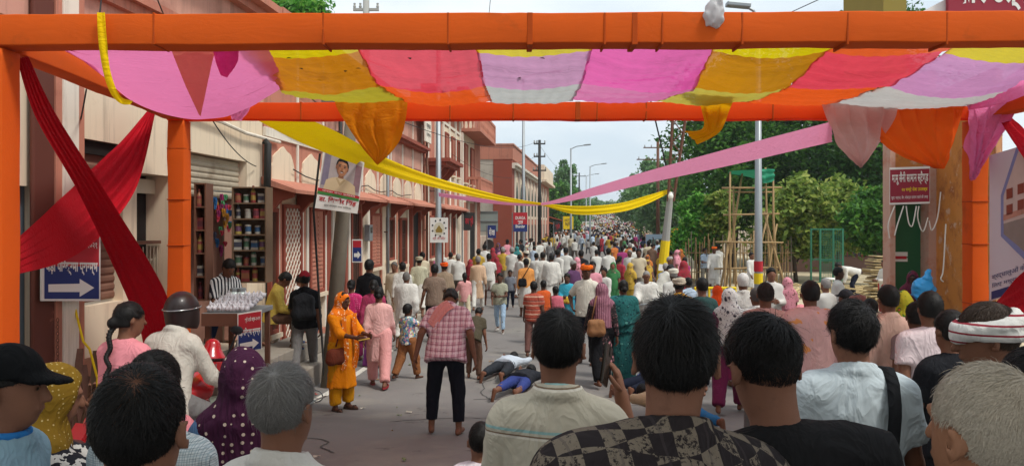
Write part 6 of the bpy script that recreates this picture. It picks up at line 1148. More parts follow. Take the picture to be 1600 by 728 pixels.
pers('man in pale green with a rolled cloth bundle near the arcade', 655, 21.5, h=1.72, rz=0, sk=walk1, top=('kurta', cloth('#b8b49a', key='pale_olive')), bot=('dhoti', W_), over=[('turban', cloth('#a8a088', key='sage_turban'))])
pers('girl in pink top and cream trousers carrying a bag on her shoulder', 726, 20.5, h=1.32, rz=10, sk=dict(walk1, L=(25, 20, 100, 20)), top=('kurta', cloth('#cf8a8c', p_stripe(0, .03, .4, '#e0b0a8'), 'rose_stripe'), dict(hem=-.2)), bot=('trousers', cloth('#c9bda0', key='cream_trousers')), hair=('long', '#14110f'))
pers('man in long beige kurta over white trousers', 747, 23., h=1.66, rz=0, sk=walk2, top=('kurta', cloth('#c9a88a', key='long_beige'), dict(hem=-.5)), bot=('trousers', W_), hair=('short', '#7a7470'))
pers('man in white vest and lungi ahead of the beige kurta man', 764, 24.5, h=1.68, rz=0, sk=walk1, top=('tshirt', W_), bot=('shorts', W_))
r, s, pt = pers('boy in green grey T-shirt and light blue jeans facing the camera', 781, 18.6, h=1.43, rz=170, sk=dict(walk1, L=(20, 8, 70, 30), Rr=(20, 8, 70, 30), headk=1.1), top=('tshirt', cloth('#9a9a86', key='sage_tshirt')), bot=('jeans', cloth('#9fb9cf', key='light_jeans')), feet=mat('shoe_white', '#c9c4bc', .7), sk_='c'); eyes(r, s)
r, s, pt = pers('small boy in grey shirt walking towards the camera', 797, 23.5, h=1.2, rz=180, sk=dict(walk2, headk=1.15), top=('half', cloth('#6d7078', key='grey_shirt')), bot=('trousers', NAVY), sk_='c'); eyes(r, s)
r, s, pt = pers('man in orange kurta and white dhoti with a black sling bag', 822, 21.5, h=1.66, rz=5, sk=walk1, top=('kurta', cloth('#d9924e', key='light_orange'), dict(hem=-.3)), bot=('dhoti', W_)); wbag('sling_bag', 'black sling bag on the man in the orange kurta', r, s, (-.12, -.17, 1.0), (.1, .05, .12), BLK, [(-.12, -.15, 1.1), (.0, -.16, 1.3), (.1, -.05, 1.45)])
for px_, d, h_, lb in ((848, 24.6, 1.72, 'left of two men in long white robes walking away'), (862, 24., 1.68, 'right of two men in long white robes walking away')): pers(lb, px_, d, h=h_, rz=rnd.uniform(-8, 8), sk=walk1 if px_ == 848 else walk2, top=('kurta', W_, dict(hem=-.5, flare=.03)), bot=('dhoti', W_), over=[('shawl', W_, dict(drop=.5))] if px_ == 862 else ())
pers('boy in red striped T-shirt and brown trousers', 834, 15.2, h=1.5, rz=-5, sk=walk2, top=('tshirt', cloth('#a8503f', p_multi(2, ((.085, .3, .1, '#c9a08a'), (.17, .12, .5, '#7a2f2a'))), 'red_striped')), bot=('trousers', cloth('#6a4a44', key='maroon_brown')), sk_='c')
pers('boy in orange sleeveless top beside the striped T-shirt boy', 849, 16.8, h=1.4, rz=8, sk=walk1, top=('vest', cloth('#c9592a', key='rust_orange')), bot=('trousers', BRN), sk_='c')
pers('little girl in pink dress among the children', 868, 17., h=1.24, rz=5, sk=dict(walk2, headk=1.15), top=('kurta', cloth('#c96a78', key='rose_pink')), bot=('salwar', cloth('#b85a68', key='rose_salwar')), sk_='c')
r, s, pt = pers('girl in turquoise dress facing the camera holding a yellow bag', 886, 18.2, h=1.43, rz=165, sk=dict(hold, headk=1.1), top=('kurta', cloth('#3a9ab0', key='turquoise')), bot=('salwar', cloth('#3a8aa0', key='turquoise_salwar')), sk_='c', hair=('bun', '#14110f')); eyes(r, s); wbag('yellow_bag', 'yellow patterned bag held by the girl in turquoise', r, s, (0, .26, .85), (.12, .05, .07), cloth('#d0b03a', p_blotch(20, ['#a84a2a'], .56), 'yellow_bag'))
r, s, pt = pers('man in white shirt and orange turban with hands on his hips', 916, 14.4, h=1.86, rz=150, sk=dict(L=(-16, 38, 70, 50), Rr=(-16, 38, 70, 50), hy=35), top=('half', cloth('#cfcabc', key='cream_white')), bot=('trousers', NAVY), over=[('turban', cloth('#e0641a', key='saffron'), dict(big=1.2))], sk_='c'); eyes(r, s)
r, s, pt = pers('woman in black floral kurta and mauve headscarf carrying a basket bag', 940, 12.5, h=1.68, rz=8, sk=walk2, top=('kurta', cloth('#2b2628', p_flower(11, '#c98a92', '#7a5a5c', .34), 'black_floral'), dict(hem=-.52, flare=.03)), bot=('salwar', BLK), over=[('scarf', cloth('#7a4a5c', p_stripe(0, .03, .4, '#a87a86'), 'mauve_scarf'), dict(drop=.5, face=True))])
wbag('basket_bag', 'woven brown basket bag on the back of the floral kurta woman', r, s, (-.14, -.2, .98), (.12, .07, .14), mat('woven_cane', '#8a5f3e', .8, .15, 8, bump=.5, bs=90, pat=p_plaid(.02, '#6a4228', '#b08a5a')), [(-.2, -.15, 1.1), (-.12, -.12, 1.45), (-.05, .02, 1.5)])
r, s, pt = pers('woman in teal patterned sari beside the basket bag woman', 974, 13., h=1.66, rz=0, sk=dict(), top=('blouse', cloth('#2d6a68', p_flower(10, '#5a9a90', '#1f4048', .34), 'teal_floral')), bot=('sari', cloth('#2d6a68', key='teal_floral')), hair=('bun', '#14110f'), sk_='c', over=[('shawl', cloth('#2d6a68', key='teal_floral'), dict(drop=.3, g=.028))])
r, s, pt = pers('old man in white shawl pushing a bicycle towards the camera', 1010, 16.6, h=1.62, rz=170, sk=dict(walk1, Rr=(35, 8, 40, 10), L=(20, 8, 50, 20), hp=8), top=('kurta', W_), bot=('dhoti', W_), hair=('short', '#8a8580', dict(g=.004)), over=[('shawl', W_, dict(drop=.5))], sk_='a'); eyes(r, s)
pers('man in white bending over beside the bicycle', 1030, 19.5, h=1.68, rz=-60, sk=dict(lean=32, hp=10, L=(40, 5, 20, 10), Rr=(40, 5, 20, 10)), top=('shirt', cloth('#cfccc0', key='off_white')), bot=('trousers', cloth('#8a8272', key='khaki')))
# ---- right-hand group
pers('man in yellow shirt with a cream turban', 1061, 12.4, h=1.78, rz=-5, sk=walk1, top=('half', cloth('#c9922a', key='ochre_yellow')), bot=('trousers', BRN), over=[('turban', cloth('#b8ab98', key='cream_turban'))])
pers('man in dark teal T-shirt next to the yellow shirt man', 1097, 11.8, h=1.8, rz=8, sk=walk2, top=('tshirt', cloth('#2f4a48', key='dark_teal')), bot=('trousers', NAVY), sk_='b')
pers('woman with a bright orange headscarf among the marchers', 1121, 14., h=1.52, rz=0, sk=walk1, top=('kurta', cloth('#8a3a4a', key='wine')), bot=('salwar', BRN), over=[('scarf', cloth('#d9491a', key='vermilion'), dict(drop=.2))])
pers('woman in a white headscarf with black leaf print and plum dress', 1140, 10.3, h=1.68, rz=-20, sk=walk2, top=('kurta', cloth('#7a2a52', key='plum')), bot=('salwar', cloth('#6a2448', key='plum2')), over=[('scarf', cloth('#d3d3d0', p_flower(13, '#34323a', '#6a6870', .34), 'leaf_print'), dict(drop=.55))])
pers('tall white haired man in white shirt behind the leaf print scarf', 1161, 12.2, h=1.85, rz=0, sk=walk1, top=('shirt', W_), bot=('trousers', W_), hair=('short', '#c9c6c0'))
pers('man in white half hidden behind the balding man', 1182, 10.5, h=1.68, rz=10, sk=walk2, top=('shirt', WS), bot=('trousers', GREYT), hair=('short', '#4a4542'))
pers('balding man in faded pink T-shirt', 1196, 7.9, ytop=441, rz=-6, sk=dict(walk1, wide=1.1), top=('tshirt', cloth('#c9a39a', p_stripe(2, .02, .3, '#c4988e'), 'faded_pink'), dict(g=.022)), bot=('trousers', GREYT), hair=('short', '#2e2824', dict(g=.004)))
pers('small girl in pink holding a bundle in the road', 1252, 11.2, h=1.4, rz=-60, sk=hold, top=('kurta', cloth('#d98a90', key='girl_pink')), bot=('salwar', cloth('#d07a84', key='girl_pink2')), over=[('scarf', cloth('#d98a90', key='girl_pink'), dict(drop=.25))], sk_='c')
r, s, pt = pers('man with a pale pink shawl printed with orange across his back', 1266, 7.2, ytop=438, rz=0, sk=dict(walk2, L=(20, 10, 60, 30)), top=('shirt', cloth('#c99a94', key='dusty_pink')), bot=('trousers', NAVY), over=[('shawl', cloth('#cfa7a4', p_blotch(9, ['#d9935a'], .66), 'pink_shawl'), dict(drop=.52, g=.03))])
pers('man in pale salmon shirt walking away at the right', 1388, 6.6, ytop=445, rz=5, sk=walk1, top=('shirt', cloth('#c9a494', key='salmon_shirt')), bot=('trousers', GREYT))
for px_, d, yt, rz, c, ov, lb in ((1322, 10.5, 452, 30, '#c9c0b0', 'cap', 'man in dark cap seated low among the straw sellers'), (1341, 9.5, 459, -20, '#8a8580', 'turban', 'man with a printed bandana ahead of the blue polo man'), (1360, 9.0, 466, 10, '#b03030', None, 'person in red just left of the salmon shirt man')): pers(lb, px_, d, ytop=yt, rz=rz, sk=walk1, top=('shirt', cloth(c, key='bg_'+c)), bot=('trousers', NAVY), over=[(ov, cloth('#2c2c30' if ov == 'cap' else '#8a5a52', key='hat_'+str(ov)))] if ov else ())
pers('woman in yellow green printed sari near the salmon shirt man', 1410, 8.2, ytop=454, rz=-10, sk=walk2, top=('blouse', cloth('#a8a02c', p_flower(9, '#c94a3a', '#4a7a2a', .3), 'lime_print')), bot=('sari', cloth('#a8a02c', key='lime_print')), over=[('scarf', cloth('#a8a02c', key='lime_print'), dict(drop=.5))])
pers('boy in dull mauve T-shirt between the two men on the right', 1432, 6.3, ytop=473, rz=-8, sk=dict(walk1, headk=1.08), top=('tshirt', cloth('#7a6a6a', key='dull_mauve')), bot=('trousers', NAVY), sk_='c')
r, s, pt = pers('woman in maroon scarf sitting in the green doorway with a blue bundle', 1426, 13.6, h=1.62, rz=150, sk=dict(sit, hp=10, L=(25, 5, 50, 20), Rr=(25, 5, 50, 20)), top=('kurta', cloth('#5a2030', key='maroon_kurta'), dict(hem=-.1)), bot=('salwar', cloth('#4a1a28', key='maroon_salwar')), over=[('scarf', cloth('#5c2436', p_dots(40, .2, '#8a4a5a'), 'maroon_scarf'), dict(drop=.5))], sk_='e', z=.55); eyes(r, s)
v = Vox((-.35, -.3, -.4), (.35, .3, .4), .02); v.ell((0, 0, -.05), (.2, .15, .22), None, 0.); v.rc((.05, 0, .1), (.1, 0, .26), .08, .05, .05); v.wrinkle(.02, 5, 4); me = v.mesh('plastic_bundle'); me.transform(M.Translation(P(1442, 448, 13.2))); tag(link('plastic_bundle', me, mat('blue_plastic', '#2f8fc9', .35, .1, 6)), 'bright blue plastic bundle in the lap of the maroon scarf woman', 'bag')
tag(MB().box(P(1400, 0, 13.7).x, P(1452, 0, 13.7).x, 13.5, 14.4, -.05, .98).build('stall_ledge', m_ptile), 'tiled ledge in front of the green door', 'ledge')
pers('man in white tee with dark red neck trim on the right', 1453, 5.25, ytop=455, rz=-6, sk=dict(walk1, wide=1.06), top=('tshirt', cloth('#cfc4c4', p_stripe(0, .006, .35, '#c9a6aa'), 'white_red_pin'), dict(g=.022)), bot=('trousers', GREYT), vox=.014)
r, s, pt = pers('man in black T-shirt with his arm hanging, beside the turbaned man', 1486, 4.2, ytop=484, rz=12, sk=dict(walk2, wide=1.05), top=('tshirt', cloth('#1a1b1f', key='black_tee'), dict(g=.02)), bot=('trousers', BLK), vox=.013)
pers('woman in white standing by the stack of straw mats', 1382, 22., h=1.58, rz=100, sk=hold, top=('kurta', W_), bot=('salwar', cloth('#a83a3a', key='brick_salwar')), hair=('bun', '#14110f'))
pers('labourer in white bending over the straw on the forecourt', 1338, 27., h=1.66, rz=80, sk=dict(lean=70, hp=-20, L=(70, 5, 20, 0), Rr=(60, 5, 20, 0), lL=(25, 5, 30), lR=(15, 5, 30)), top=('shirt', W_), bot=('trousers', NAVY))
# ---- people lying face down in the road
def prone(label, px, d, rz, top, bot, sk=None, h=1.66):
    kw = dict(L=(172, 12, 10, 0), Rr=(172, 12, 10, 0), lL=(0, 7, 0), lR=(0, 7, 0), hp=-15); kw.update(sk or {})
    r, s, pt = pers(label, px, d, h=h, sk=kw, top=top, bot=bot, vox=.018); g = G(px, d); r.rotation_euler = (R(-90), 0, 0); q = M.Rotation(R(rz), 3, 'Z') @ M.Rotation(R(-90), 3, 'X'); r.rotation_euler = q.to_euler(); r.location = g+V((0, 0, .145)); return r
prone('man in pale blue shirt lying face down in the road', 767, 12.6, -14, ('shirt', cloth('#b9c2cc', key='pale_blue_shirt')), ('trousers', cloth('#2b2e33', key='charcoal'), dict(end=.8)))
prone('person in blue shorts lying face down with bare feet towards the camera', 787, 11.1, -16, ('tshirt', cloth('#26282e', key='dark_top')), ('jeans', cloth('#33407a', key='royal_blue'), dict(end=.55)))
prone('man in blue jeans lying face down behind the checked shirt man', 1112, 8.3, 18, ('tshirt', cloth('#b8a182', key='tan_top')), ('jeans', cloth('#2f6a9a', key='bright_jeans')))
prone('person in blue lying on the road beyond the phone man', 968, 11.4, -40, ('shirt', cloth('#5a6fb0', key='periwinkle')), ('trousers', NAVY))
pers('child in olive bending in the road beside the plaid shirt man', 739, 13., h=1.3, rz=-15, sk=dict(lean=38, hp=10, L=(30, 10, 20, 0), Rr=(20, 10, 20, 0), lL=(14, 4, 14), lR=(6, 4, 12)), top=('tshirt', cloth('#4a4436', key='dark_olive')), bot=('trousers', BRN), hair=('short', '#14110f'))
# ================================================================ the foreground onlookers
def near(label, px, d, ytop, rz, hairc='#15110f', skin_='b', sk=None, top=None, bot=('trousers', None), st=None, vox=.0095, base=True, over=(), hk=None, n=9000):
    if st is not None: ytop += 14/d
    r, s, pt = pers(label, px, d, ytop=ytop, rz=rz, sk=sk, top=top, bot=(bot[0], bot[1] or NAVY), hair=None, sk_=skin_, vox=vox, hi=True, over=over)
    if st is not None:
        kw = dict(seed=int(px), n=n, g=.002, lift=.16); kw.update(st); vv, q = strands(s, **kw); ex = []
        if base:
            hm = hair_mesh(s, .007, 'near', int(px), g=.003); c = np.empty(len(hm.vertices)*3, np.float32); hm.vertices.foreach_get('co', c); fs = [tuple(p.vertices) for p in hm.polygons]; ex = [(c.reshape(-1, 3), fs)]; bpy.data.meshes.remove(hm)
        pt('hair', np_mesh('hair', vv, None, q, ex, smooth=True), hk or hairm(hairc))
    return r, s, pt
def specs(r, s, m):
    mb = MB()
    for sx in (-1, 1): mb.tube([s.hd(sx*.086, -.02, .004), s.hd(sx*.084, .03, .016), s.hd(sx*.078, .1, .014)], .0022, 5); mb.tube([s.hd(sx*.034+.024*cos(a), .112, .008+.018*sin(a)) for a in [2*pi*k/12 for k in range(13)]], .0018, 5)
    t = thing('eyeglasses', 'thin metal eyeglasses worn by the '+m, 'glasses', r.location, r.rotation_euler.z); addpart(t, 'frame', np_mesh('frame', mb.v, None, None, [(mb.v, mb.f)]), mat('spectacle_metal', '#8a8a88', .3, .1, metal=.6))
salt = mat('hair_salt_pepper', '#6f6c69', .45, .7, 260, spec=.35); silver = mat('hair_silver', '#b0a594', .45, .45, 240, spec=.35)
# left
r, s, pt = near('man in black baseball cap in profile at the left edge', 6, 2.25, 545, -78, st=dict(n=2500, top=.01, side=.008), top=('shirt', cloth('#7d9aa8', key='sky_jacket')), over=[('cap', cloth('#101113', key='black_cap'))], sk=dict(hp=6)); eyes(r, s)
n0 = s.nb; mb = MB(); mb.tube([n0+V((.075*sin(a), .07*cos(a), .028-.012*cos(a))) for a in [2*pi*k/20 for k in range(21)]], .012, 8); addpart(r, 'collar_lining', np_mesh('collar_lining', mb.v, None, None, [(mb.v, mb.f)]), cloth('#2a6fb0', key='bright_blue'))
r, s, pt = near('woman in mustard dotted headscarf covering her face with her hand', 70, 2.7, 575, -55, sk=dict(Rr=(70, 10, 110, 45), L=(60, 10, 120, 40), hp=15), top=('shirt', cloth('#24242a', p_blotch(34, ['#b9b5b0'], .54), 'bw_blot')), over=[('scarf', cloth('#75591a', p_dots(62, .2, '#b09a66'), 'mustard_dots'), dict(drop=.5))])
near('balding black haired man from behind in the left foreground', 217, 1.46, 574, 2, '#0d0b0a', 'b', dict(wide=1.1), ('tshirt', cloth('#8a8478', key='grey_tee')), st=dict(top=.03, side=.018, nape=.01, lift=.22, w=.0012, thin=lambda p, r: r.rand(len(p)) > .72*np.exp(-(((p[:, 0]+.0)/.05)**2+((p[:, 1]+.03)/.06)**2+((p[:, 2]-.12)/.05)**2))), n=15000, base=False)
near('man in pale check shirt hidden behind the balding man', 241, 2.4, 550, -8, st=dict(top=.03, side=.02, lift=.2), n=8000, top=('half', cloth('#c4cbcd', p_plaid(.014, '#8fa0a8', '#6a7a84', .25), 'pale_check')))
near('woman in plum headscarf with white dots and denim top', 381, 2.95, 550, 15, top=('shirt', cloth('#3f5878', p_stripe(0, .008, .3, '#4d6788'), 'denim')), over=[('scarf', cloth('#38172f', p_dots(30, .2, '#b3a294'), 'plum_dots'), dict(drop=.55, face=True))])
r, s, pt = near('grey haired man with glasses in the left foreground', 441, 2.05, 571, -20, '#77736f', 'b', dict(), ('shirt', cloth('#c9c6c0', key='offwhite_shirt')), st=dict(top=.045, side=.03, nape=.016, lift=.22, clump=1.1), hk=salt, n=11000); specs(r, s, 'grey haired man in the left foreground')
near('small child in white whose head peeks out beside the cream polo', 752, 3.4, 662, 0, sk=dict(headk=1.12), top=('tshirt', cloth('#d0c3c8', key='pale_pink_tee')), st=dict(top=.03), n=5000, vox=.013)
# centre
cream = cloth('#bcb5a4', p_multi(2, ((.148, .06, .28, '#8fb3b3'), (.148, .035, .37, '#7d6a58'), (.148, .05, .42, '#d6d0c4'))), 'cream_striped')
r, s, pt = near('man in cream striped polo holding a phone to his ear', 872, 2.5, 487, -10, '#0c0a09', 'b', dict(Rr=(46, 16, 134, 6), wide=1.04), ('polo', cream), st=dict(top=.05, side=.028, nape=.007, lift=.25), n=10000)
a_ = s.arms[1]; h_ = M.LocRotScale(r.location, r.rotation_euler, r.scale) @ (s.hd(.1, .01, -.02).lerp(a_[2]+a_[3]*.085, .62)); ph = thing('mobile_phone', 'dark mobile phone pressed to the ear of the cream polo man', 'phone', h_, r.rotation_euler.z+R(-14)); ph.rotation_euler.x = R(-25); MB().box(-.005, .005, -.034, .034, -.07, .07).build('case', mat('phone_case', '#26221e', .25, .1), ph, bevel=.004, local=True); MB().box(-.0065, -.0055, -.03, .03, -.065, .065).build('screen', mat('phone_screen', '#0c0c0e', .1, .0, spec=.6), ph, local=True); MB().box(.0052, .0075, .006, .028, .035, .064).build('camera_bump', mat('phone_case2', '#1c1c1c', .3), ph, local=True)
r, s, pt = near('man in dark checked shirt with glasses in the centre foreground', 1000, 1.66, 470, 22, '#0c0a09', 'b', dict(wide=1.42, hy=-36, roll=8), ('shirt', cloth('#2a2527', p_check(.05, '#746a5e', '#453e40'), 'dark_check'), dict(g=.028)), st=dict(top=.06, side=.035, nape=.014, lift=.2, w=.0011, clump=.8, sweep=(.03, 0, 0)), n=16000); specs(r, s, 'man in the dark checked shirt')
near('man in black T-shirt with bent head in the foreground', 1248, 1.86, 490, 4, '#0e0b0a', 'b', dict(hp=18, hy=10, wide=1.32, roll=-6), ('tshirt', cloth('#1b1b1d', key='black_crew'), dict(g=.02)), st=dict(top=.05, side=.009, nape=.004, lift=.3, w=.0011, clump=1.0, wavy=.4), n=13000)
r, s, pt = near('man in pale blue polo with a black bag strap', 1334, 2.95, 472, -8, '#0f0d0d', 'b', dict(wide=1.04, L=(8, 14, 20, 0), Rr=(6, 12, 20, 0), hy=18), ('polo', cloth('#b4bfc4', key='pale_blue_polo'), dict(g=.024)), bot=('jeans', None), st=dict(top=.06, side=.05, nape=.035, lift=.22, wavy=.9, clump=1.4, w=.0014), n=9500)
mb = MB(); pts = [s.tp(.10, .06, .53), s.tp(.12, -.02, .54), s.tp(.115, -.1, .5), s.tp(.105, -.158, .40), s.tp(.09, -.168, .25), s.tp(.08, -.165, .1), s.tp(.06, -.17, -.05), s.tp(.02, -.16, -.14)]
mb.grid(lambda u, v_: V(plin([tuple(p) for p in pts], v_))+V((.045*(u-.5), -.004, 0)), 2, 20); t = thing('bag_strap', 'black shoulder strap across the back of the pale blue polo', 'strap', r.location, r.rotation_euler.z); o = addpart(t, 'webbing', np_mesh('webbing', mb.v, None, None, [(mb.v, mb.f)]), BLK); o.modifiers.new('s', 'SOLIDIFY').thickness = .004
# right
near('silver haired man from behind at the right edge', 1546, 1.36, 574, 20, '#a39a8e', 'd', dict(wide=1.1), ('shirt', cloth('#8d8a86', key='grey_shirt2')), st=dict(top=.022, side=.011, nape=.007, lift=.3, w=.0009, clump=.7), hk=silver, n=20000)
r, s, pt = near('man in profile with a white and red striped headband turban', 1556, 2.7, 474, 68, '#3a2d24', 'a', dict(hp=10), ('shirt', cloth('#5a5550', key='dull_grey')), st=dict(top=.03, side=.02, lift=.3), n=8000, over=[('turban', cloth('#cfcdc8', p_multi(2, ((.034, .2, .1, '#8a2f3a'),)), 'striped_turban'), dict(big=1.05, low=-.035, cap=False))]); eyes(r, s)
near('black haired man cut off at the right edge', 1618, 2.0, 545, 5, '#141212', 'b', dict(), ('shirt', cloth('#3a3a3c', key='charcoal_shirt')), st=dict(top=.03, lift=.25), n=7000)
# ================================================================ the crowd filling the street
OC = mat('cloth_crowd', '#ffffff', .85, .1, 5, bump=.25, bs=300, spec=.15, objcol=True, bd=.002); OP = mat('cloth_crowd_print', '#ffffff', .85, .1, 5, bump=.25, bs=300, spec=.15, objcol=True, bd=.002, pat=lambda t, oc, b: p_flower(7, '#b9a890', '#6a4a40', .24)(t, oc, b)); OS = mat('skin_crowd', '#ffffff', .6, .08, 12, objcol=True); OH = mat('hair_crowd', '#ffffff', .6, .2, 20, objcol=True, spec=.2)
def archetype(sk, top, bot, hair='short', over=None, h=1.68, vx=.027, tw={}, bw={}):
    s = Sk(h=h, **sk); L_ = [('body', body_mesh(s, vx), OS, 'skin')]
    L_.append(({'jeans': 'jeans', 'trousers': 'trousers', 'sari': 'skirt', 'dhoti': 'dhoti', 'salwar': 'salwar'}[bot], legs_mesh(s, vx, bot, seed=len(bot)+int(h*100), **bw), OC, 'bot')); L_.append(({'tshirt': 'tshirt', 'half': 'shirt', 'shirt': 'shirt', 'kurta': 'kurta', 'blouse': 'blouse'}[top], top_mesh(s, vx, top, seed=int(h*77)+len(top), **tw), OC, 'top'))
    if hair: L_.append(('hair', hair_mesh(s, .02, hair), OH, 'hair'))
    if over == 'scarf': L_.append(('scarf', scarf_mesh(s, vx, 3, drop=.45), OP, 'over'))
    if over == 'turban': L_.append(('turban', turban_mesh(s, .018, 2), OC, 'over'))
    if over == 'shawl': L_.append(('shawl', shawl_mesh(s, vx, 4, .5), OC, 'over'))
    for n, me, m, k in L_: me.name = n; me.materials.append(m)
    return L_
ARC = {'tee1': archetype(walk1, 'tshirt', 'trousers'), 'tee2': archetype(walk2, 'half', 'jeans'), 'shirt': archetype(holdw, 'shirt', 'trousers'), 'kurta1': archetype(walk2, 'kurta', 'dhoti', h=1.7), 'kurta2': archetype(walk1, 'kurta', 'trousers', h=1.7, tw=dict(hem=-.5)), 'turban': archetype(walk1, 'kurta', 'dhoti', over='turban'), 'shawl': archetype(walk2, 'kurta', 'dhoti', over='shawl', h=1.64), 'sari': archetype(dict(L=(10, 8, 30, 0)), 'blouse', 'sari', None, 'scarf', 1.56), 'salwar': archetype(walk2, 'kurta', 'salwar', 'bun', None, 1.56), 'hold': archetype(dict(hold, hy=25, lL=(8, 3, 4)), 'half', 'trousers', h=1.66), 'raise': archetype(dict(walk2, Rr=(120, 20, 60, 20), hp=-8), 'tshirt', 'jeans', h=1.7), 'turn': archetype(dict(walk1, lean=8, hy=-50, hp=14, L=(25, 10, 70, 30)), 'shirt', 'dhoti', h=1.64), 'kid': archetype(dict(walk1, headk=1.2), 'tshirt', 'trousers', h=1.2)}
GARM = {'tee1': 'T-shirt', 'tee2': 'half sleeve shirt', 'shirt': 'shirt', 'kurta1': 'kurta and dhoti', 'kurta2': 'long kurta', 'turban': 'kurta and turban', 'shawl': 'shawl', 'sari': 'sari and headscarf', 'salwar': 'salwar suit', 'hold': 'half sleeve shirt', 'raise': 'T-shirt', 'turn': 'shirt and dhoti', 'kid': 'child T-shirt'}
PAL = [('white', '#c9c7c0', 10), ('cream', '#bfb298', 4), ('pale blue', '#a8b8c8', 3), ('grey', '#8a8886', 2), ('black', '#1e1f22', 2), ('pink', '#cf8a96', 2), ('red', '#94303a', 2), ('magenta', '#94386a', 1), ('orange', '#c07038', 2), ('yellow', '#b8963c', 2), ('green', '#3f7a4a', 1), ('teal', '#2f7a7a', 1), ('purple', '#5a3a5a', 1), ('brown', '#6d5444', 2), ('navy', '#2a3450', 2)]
PW = [p for p in PAL for _ in range(p[2])]; BOTS = ['#22242c', '#33405a', '#5a5048', '#8a8478', '#d8d6d0', '#2a2a2e']
SK4 = [(*C(SKIN[k]), 1) for k in 'abce']; used = []; cr = random.Random(21)
def place(x, y, kind, col, rz, z, group=None, label=None, far=False):
    g = V((x, y, gz(y))); nm, hx, _ = col; r = thing('person', label or f'distant person in {nm} {GARM[kind]}, {z}', 'person', g, rz, group or f'{nm} {GARM[kind]} people {z}'); k = cr.uniform(.89, 1.08); r.scale = (k, k, k)
    cc = (*C(hx), 1); bc = (*C(BOTS[cr.randrange(6)]), 1)
    if kind in ('kurta1', 'turban', 'shawl'): bc = (*C('#c6c3ba'), 1)
    if kind in ('sari', 'salwar'): bc = tuple(c*.85 for c in cc[:3])+(1,)
    oc = (*C(['#e0641a', '#d8d2c0', '#c94a3a', '#d9b03a'][cr.randrange(4)]), 1) if kind == 'turban' else cc
    sk_ = SK4[cr.randrange(4)]; hc = (*C('#14110f' if cr.random() < .8 else '#8a8682'), 1)
    for n, me, m, key in ARC[kind]:
        o = bpy.data.objects.new(n, me); COL.objects.link(o); o.parent = r; o.color = {'skin': sk_, 'bot': bc, 'top': cc, 'hair': hc, 'over': oc}[key]
    used.append((x, y)); return r
def zone(x, y):
    s_ = (x-xl(y))/(xr(y)-xl(y)); lane = 'street left' if s_ < .38 else 'street right' if s_ > .66 else 'mid street'
    return f'{lane} '+('near the black pole' if y < 46 else 'past the corner block' if y < 80 else 'near the far lamps' if y < 115 else 'at the far end')
KW = ['hold', 'raise', 'turn', 'hold', 'turn', 'tee1', 'tee2', 'shirt', 'shirt', 'kurta1', 'kurta1', 'kurta2', 'kurta2', 'turban', 'shawl', 'sari', 'sari', 'salwar', 'kid', 'tee1']
def tryadd(px, d, kind=None, col=None, rz=None, gap=.55):
    x = (px-800)/FP*d
    if x < xl(d)+.2 or x > xr(d)+1.5: return False
    if any(abs(x-a) < gap and abs(d-b) < gap for a, b in used[-160:]): return False
    for o_, d_ in NAMED:
        if abs(px-o_) < 14 and abs(d-d_) < 2.2: return False
    kind = kind or cr.choice(KW); col = col or cr.choice(PW)
    if kind in ('kurta1', 'shawl', 'turban') and cr.random() < .75: col = PAL[0]
    if kind in ('sari', 'salwar') and col[0] in ('white', 'grey', 'cream'): col = cr.choice(PAL[5:13])
    z_ = zone(x, d); rz = rz if rz is not None else (cr.gauss(0, .35) if cr.random() < (.8 if z_.startswith('along the left') else .55) else pi+cr.gauss(0, .5))
    place(x, d, kind, col, rz, z_); return True
NAMED = [((o.location.x/o.location.y)*FP+800, o.location.y) for o in COL.objects if o.name.split('.')[0] == 'person' and o.parent is None]
n_ = 0; EXP = []
for px_, d, kd, ci in ((838, 26.5, 'kurta1', 0), (872, 25.5, 'kurta1', 0), (884, 27, 'kurta2', 0), (812, 27, 'kurta2', 0), (800, 28.5, 'shirt', 0), (776, 27, 'sari', 6), (770, 30, 'sari', 6), (786, 29.5, 'shirt', 9), (735, 26, 'sari', 6), (716, 25, 'shirt', 0), (704, 27, 'kurta1', 0), (896, 20.5, 'tee2', 12), (902, 22.5, 'sari', 5), (908, 24.5, 'shirt', 4), (926, 18.8, 'kurta2', 5), (944, 19.5, 'kurta1', 0), (958, 22, 'sari', 10), (968, 24, 'salwar', 6), (985, 22, 'sari', 9), (998, 25, 'tee1', 1), (1012, 26, 'sari', 9), (1040, 21, 'shirt', 2), (1052, 16, 'turban', 0), (1046, 24, 'kurta1', 0), (660, 24.5, 'kurta2', 1), (645, 25.5, 'shirt', 0), (670, 28, 'sari', 7), (690, 29.5, 'kurta1', 0), (1075, 16, 'shirt', 2), (1068, 20, 'sari', 6), (1205, 15, 'shirt', 0), (1230, 15, 'sari', 5), (1290, 14, 'kurta1', 0), (1310, 16, 'tee1', 0), (1070, 25, 'tee2', 7)):
    EXP.append((px_, d, kd, ci))
ORD = 'first second third fourth fifth sixth seventh eighth ninth tenth eleventh twelfth thirteenth fourteenth'.split()
zn = lambda p: 'white robed group' if 800 <= p < 890 else 'group by the arcade' if p < 800 else 'group behind the orange turban' if p < 1060 else 'right hand marchers'
for z_ in sorted(set(zn(e[0]) for e in EXP)):
    for k, (px_, d, kd, ci) in enumerate(sorted(e for e in EXP if zn(e[0]) == z_)):
        place((px_-800)/FP*d, d, kd, PAL[ci], cr.gauss(0, .3) if px_ < 890 else cr.choice((cr.gauss(0, .4), pi+cr.gauss(0, .5))), '', 'people in the '+z_, f'person in {PAL[ci][0]} {GARM[kd]}, {ORD[k]} from left in the {z_}'); n_ += 1
tries = 0
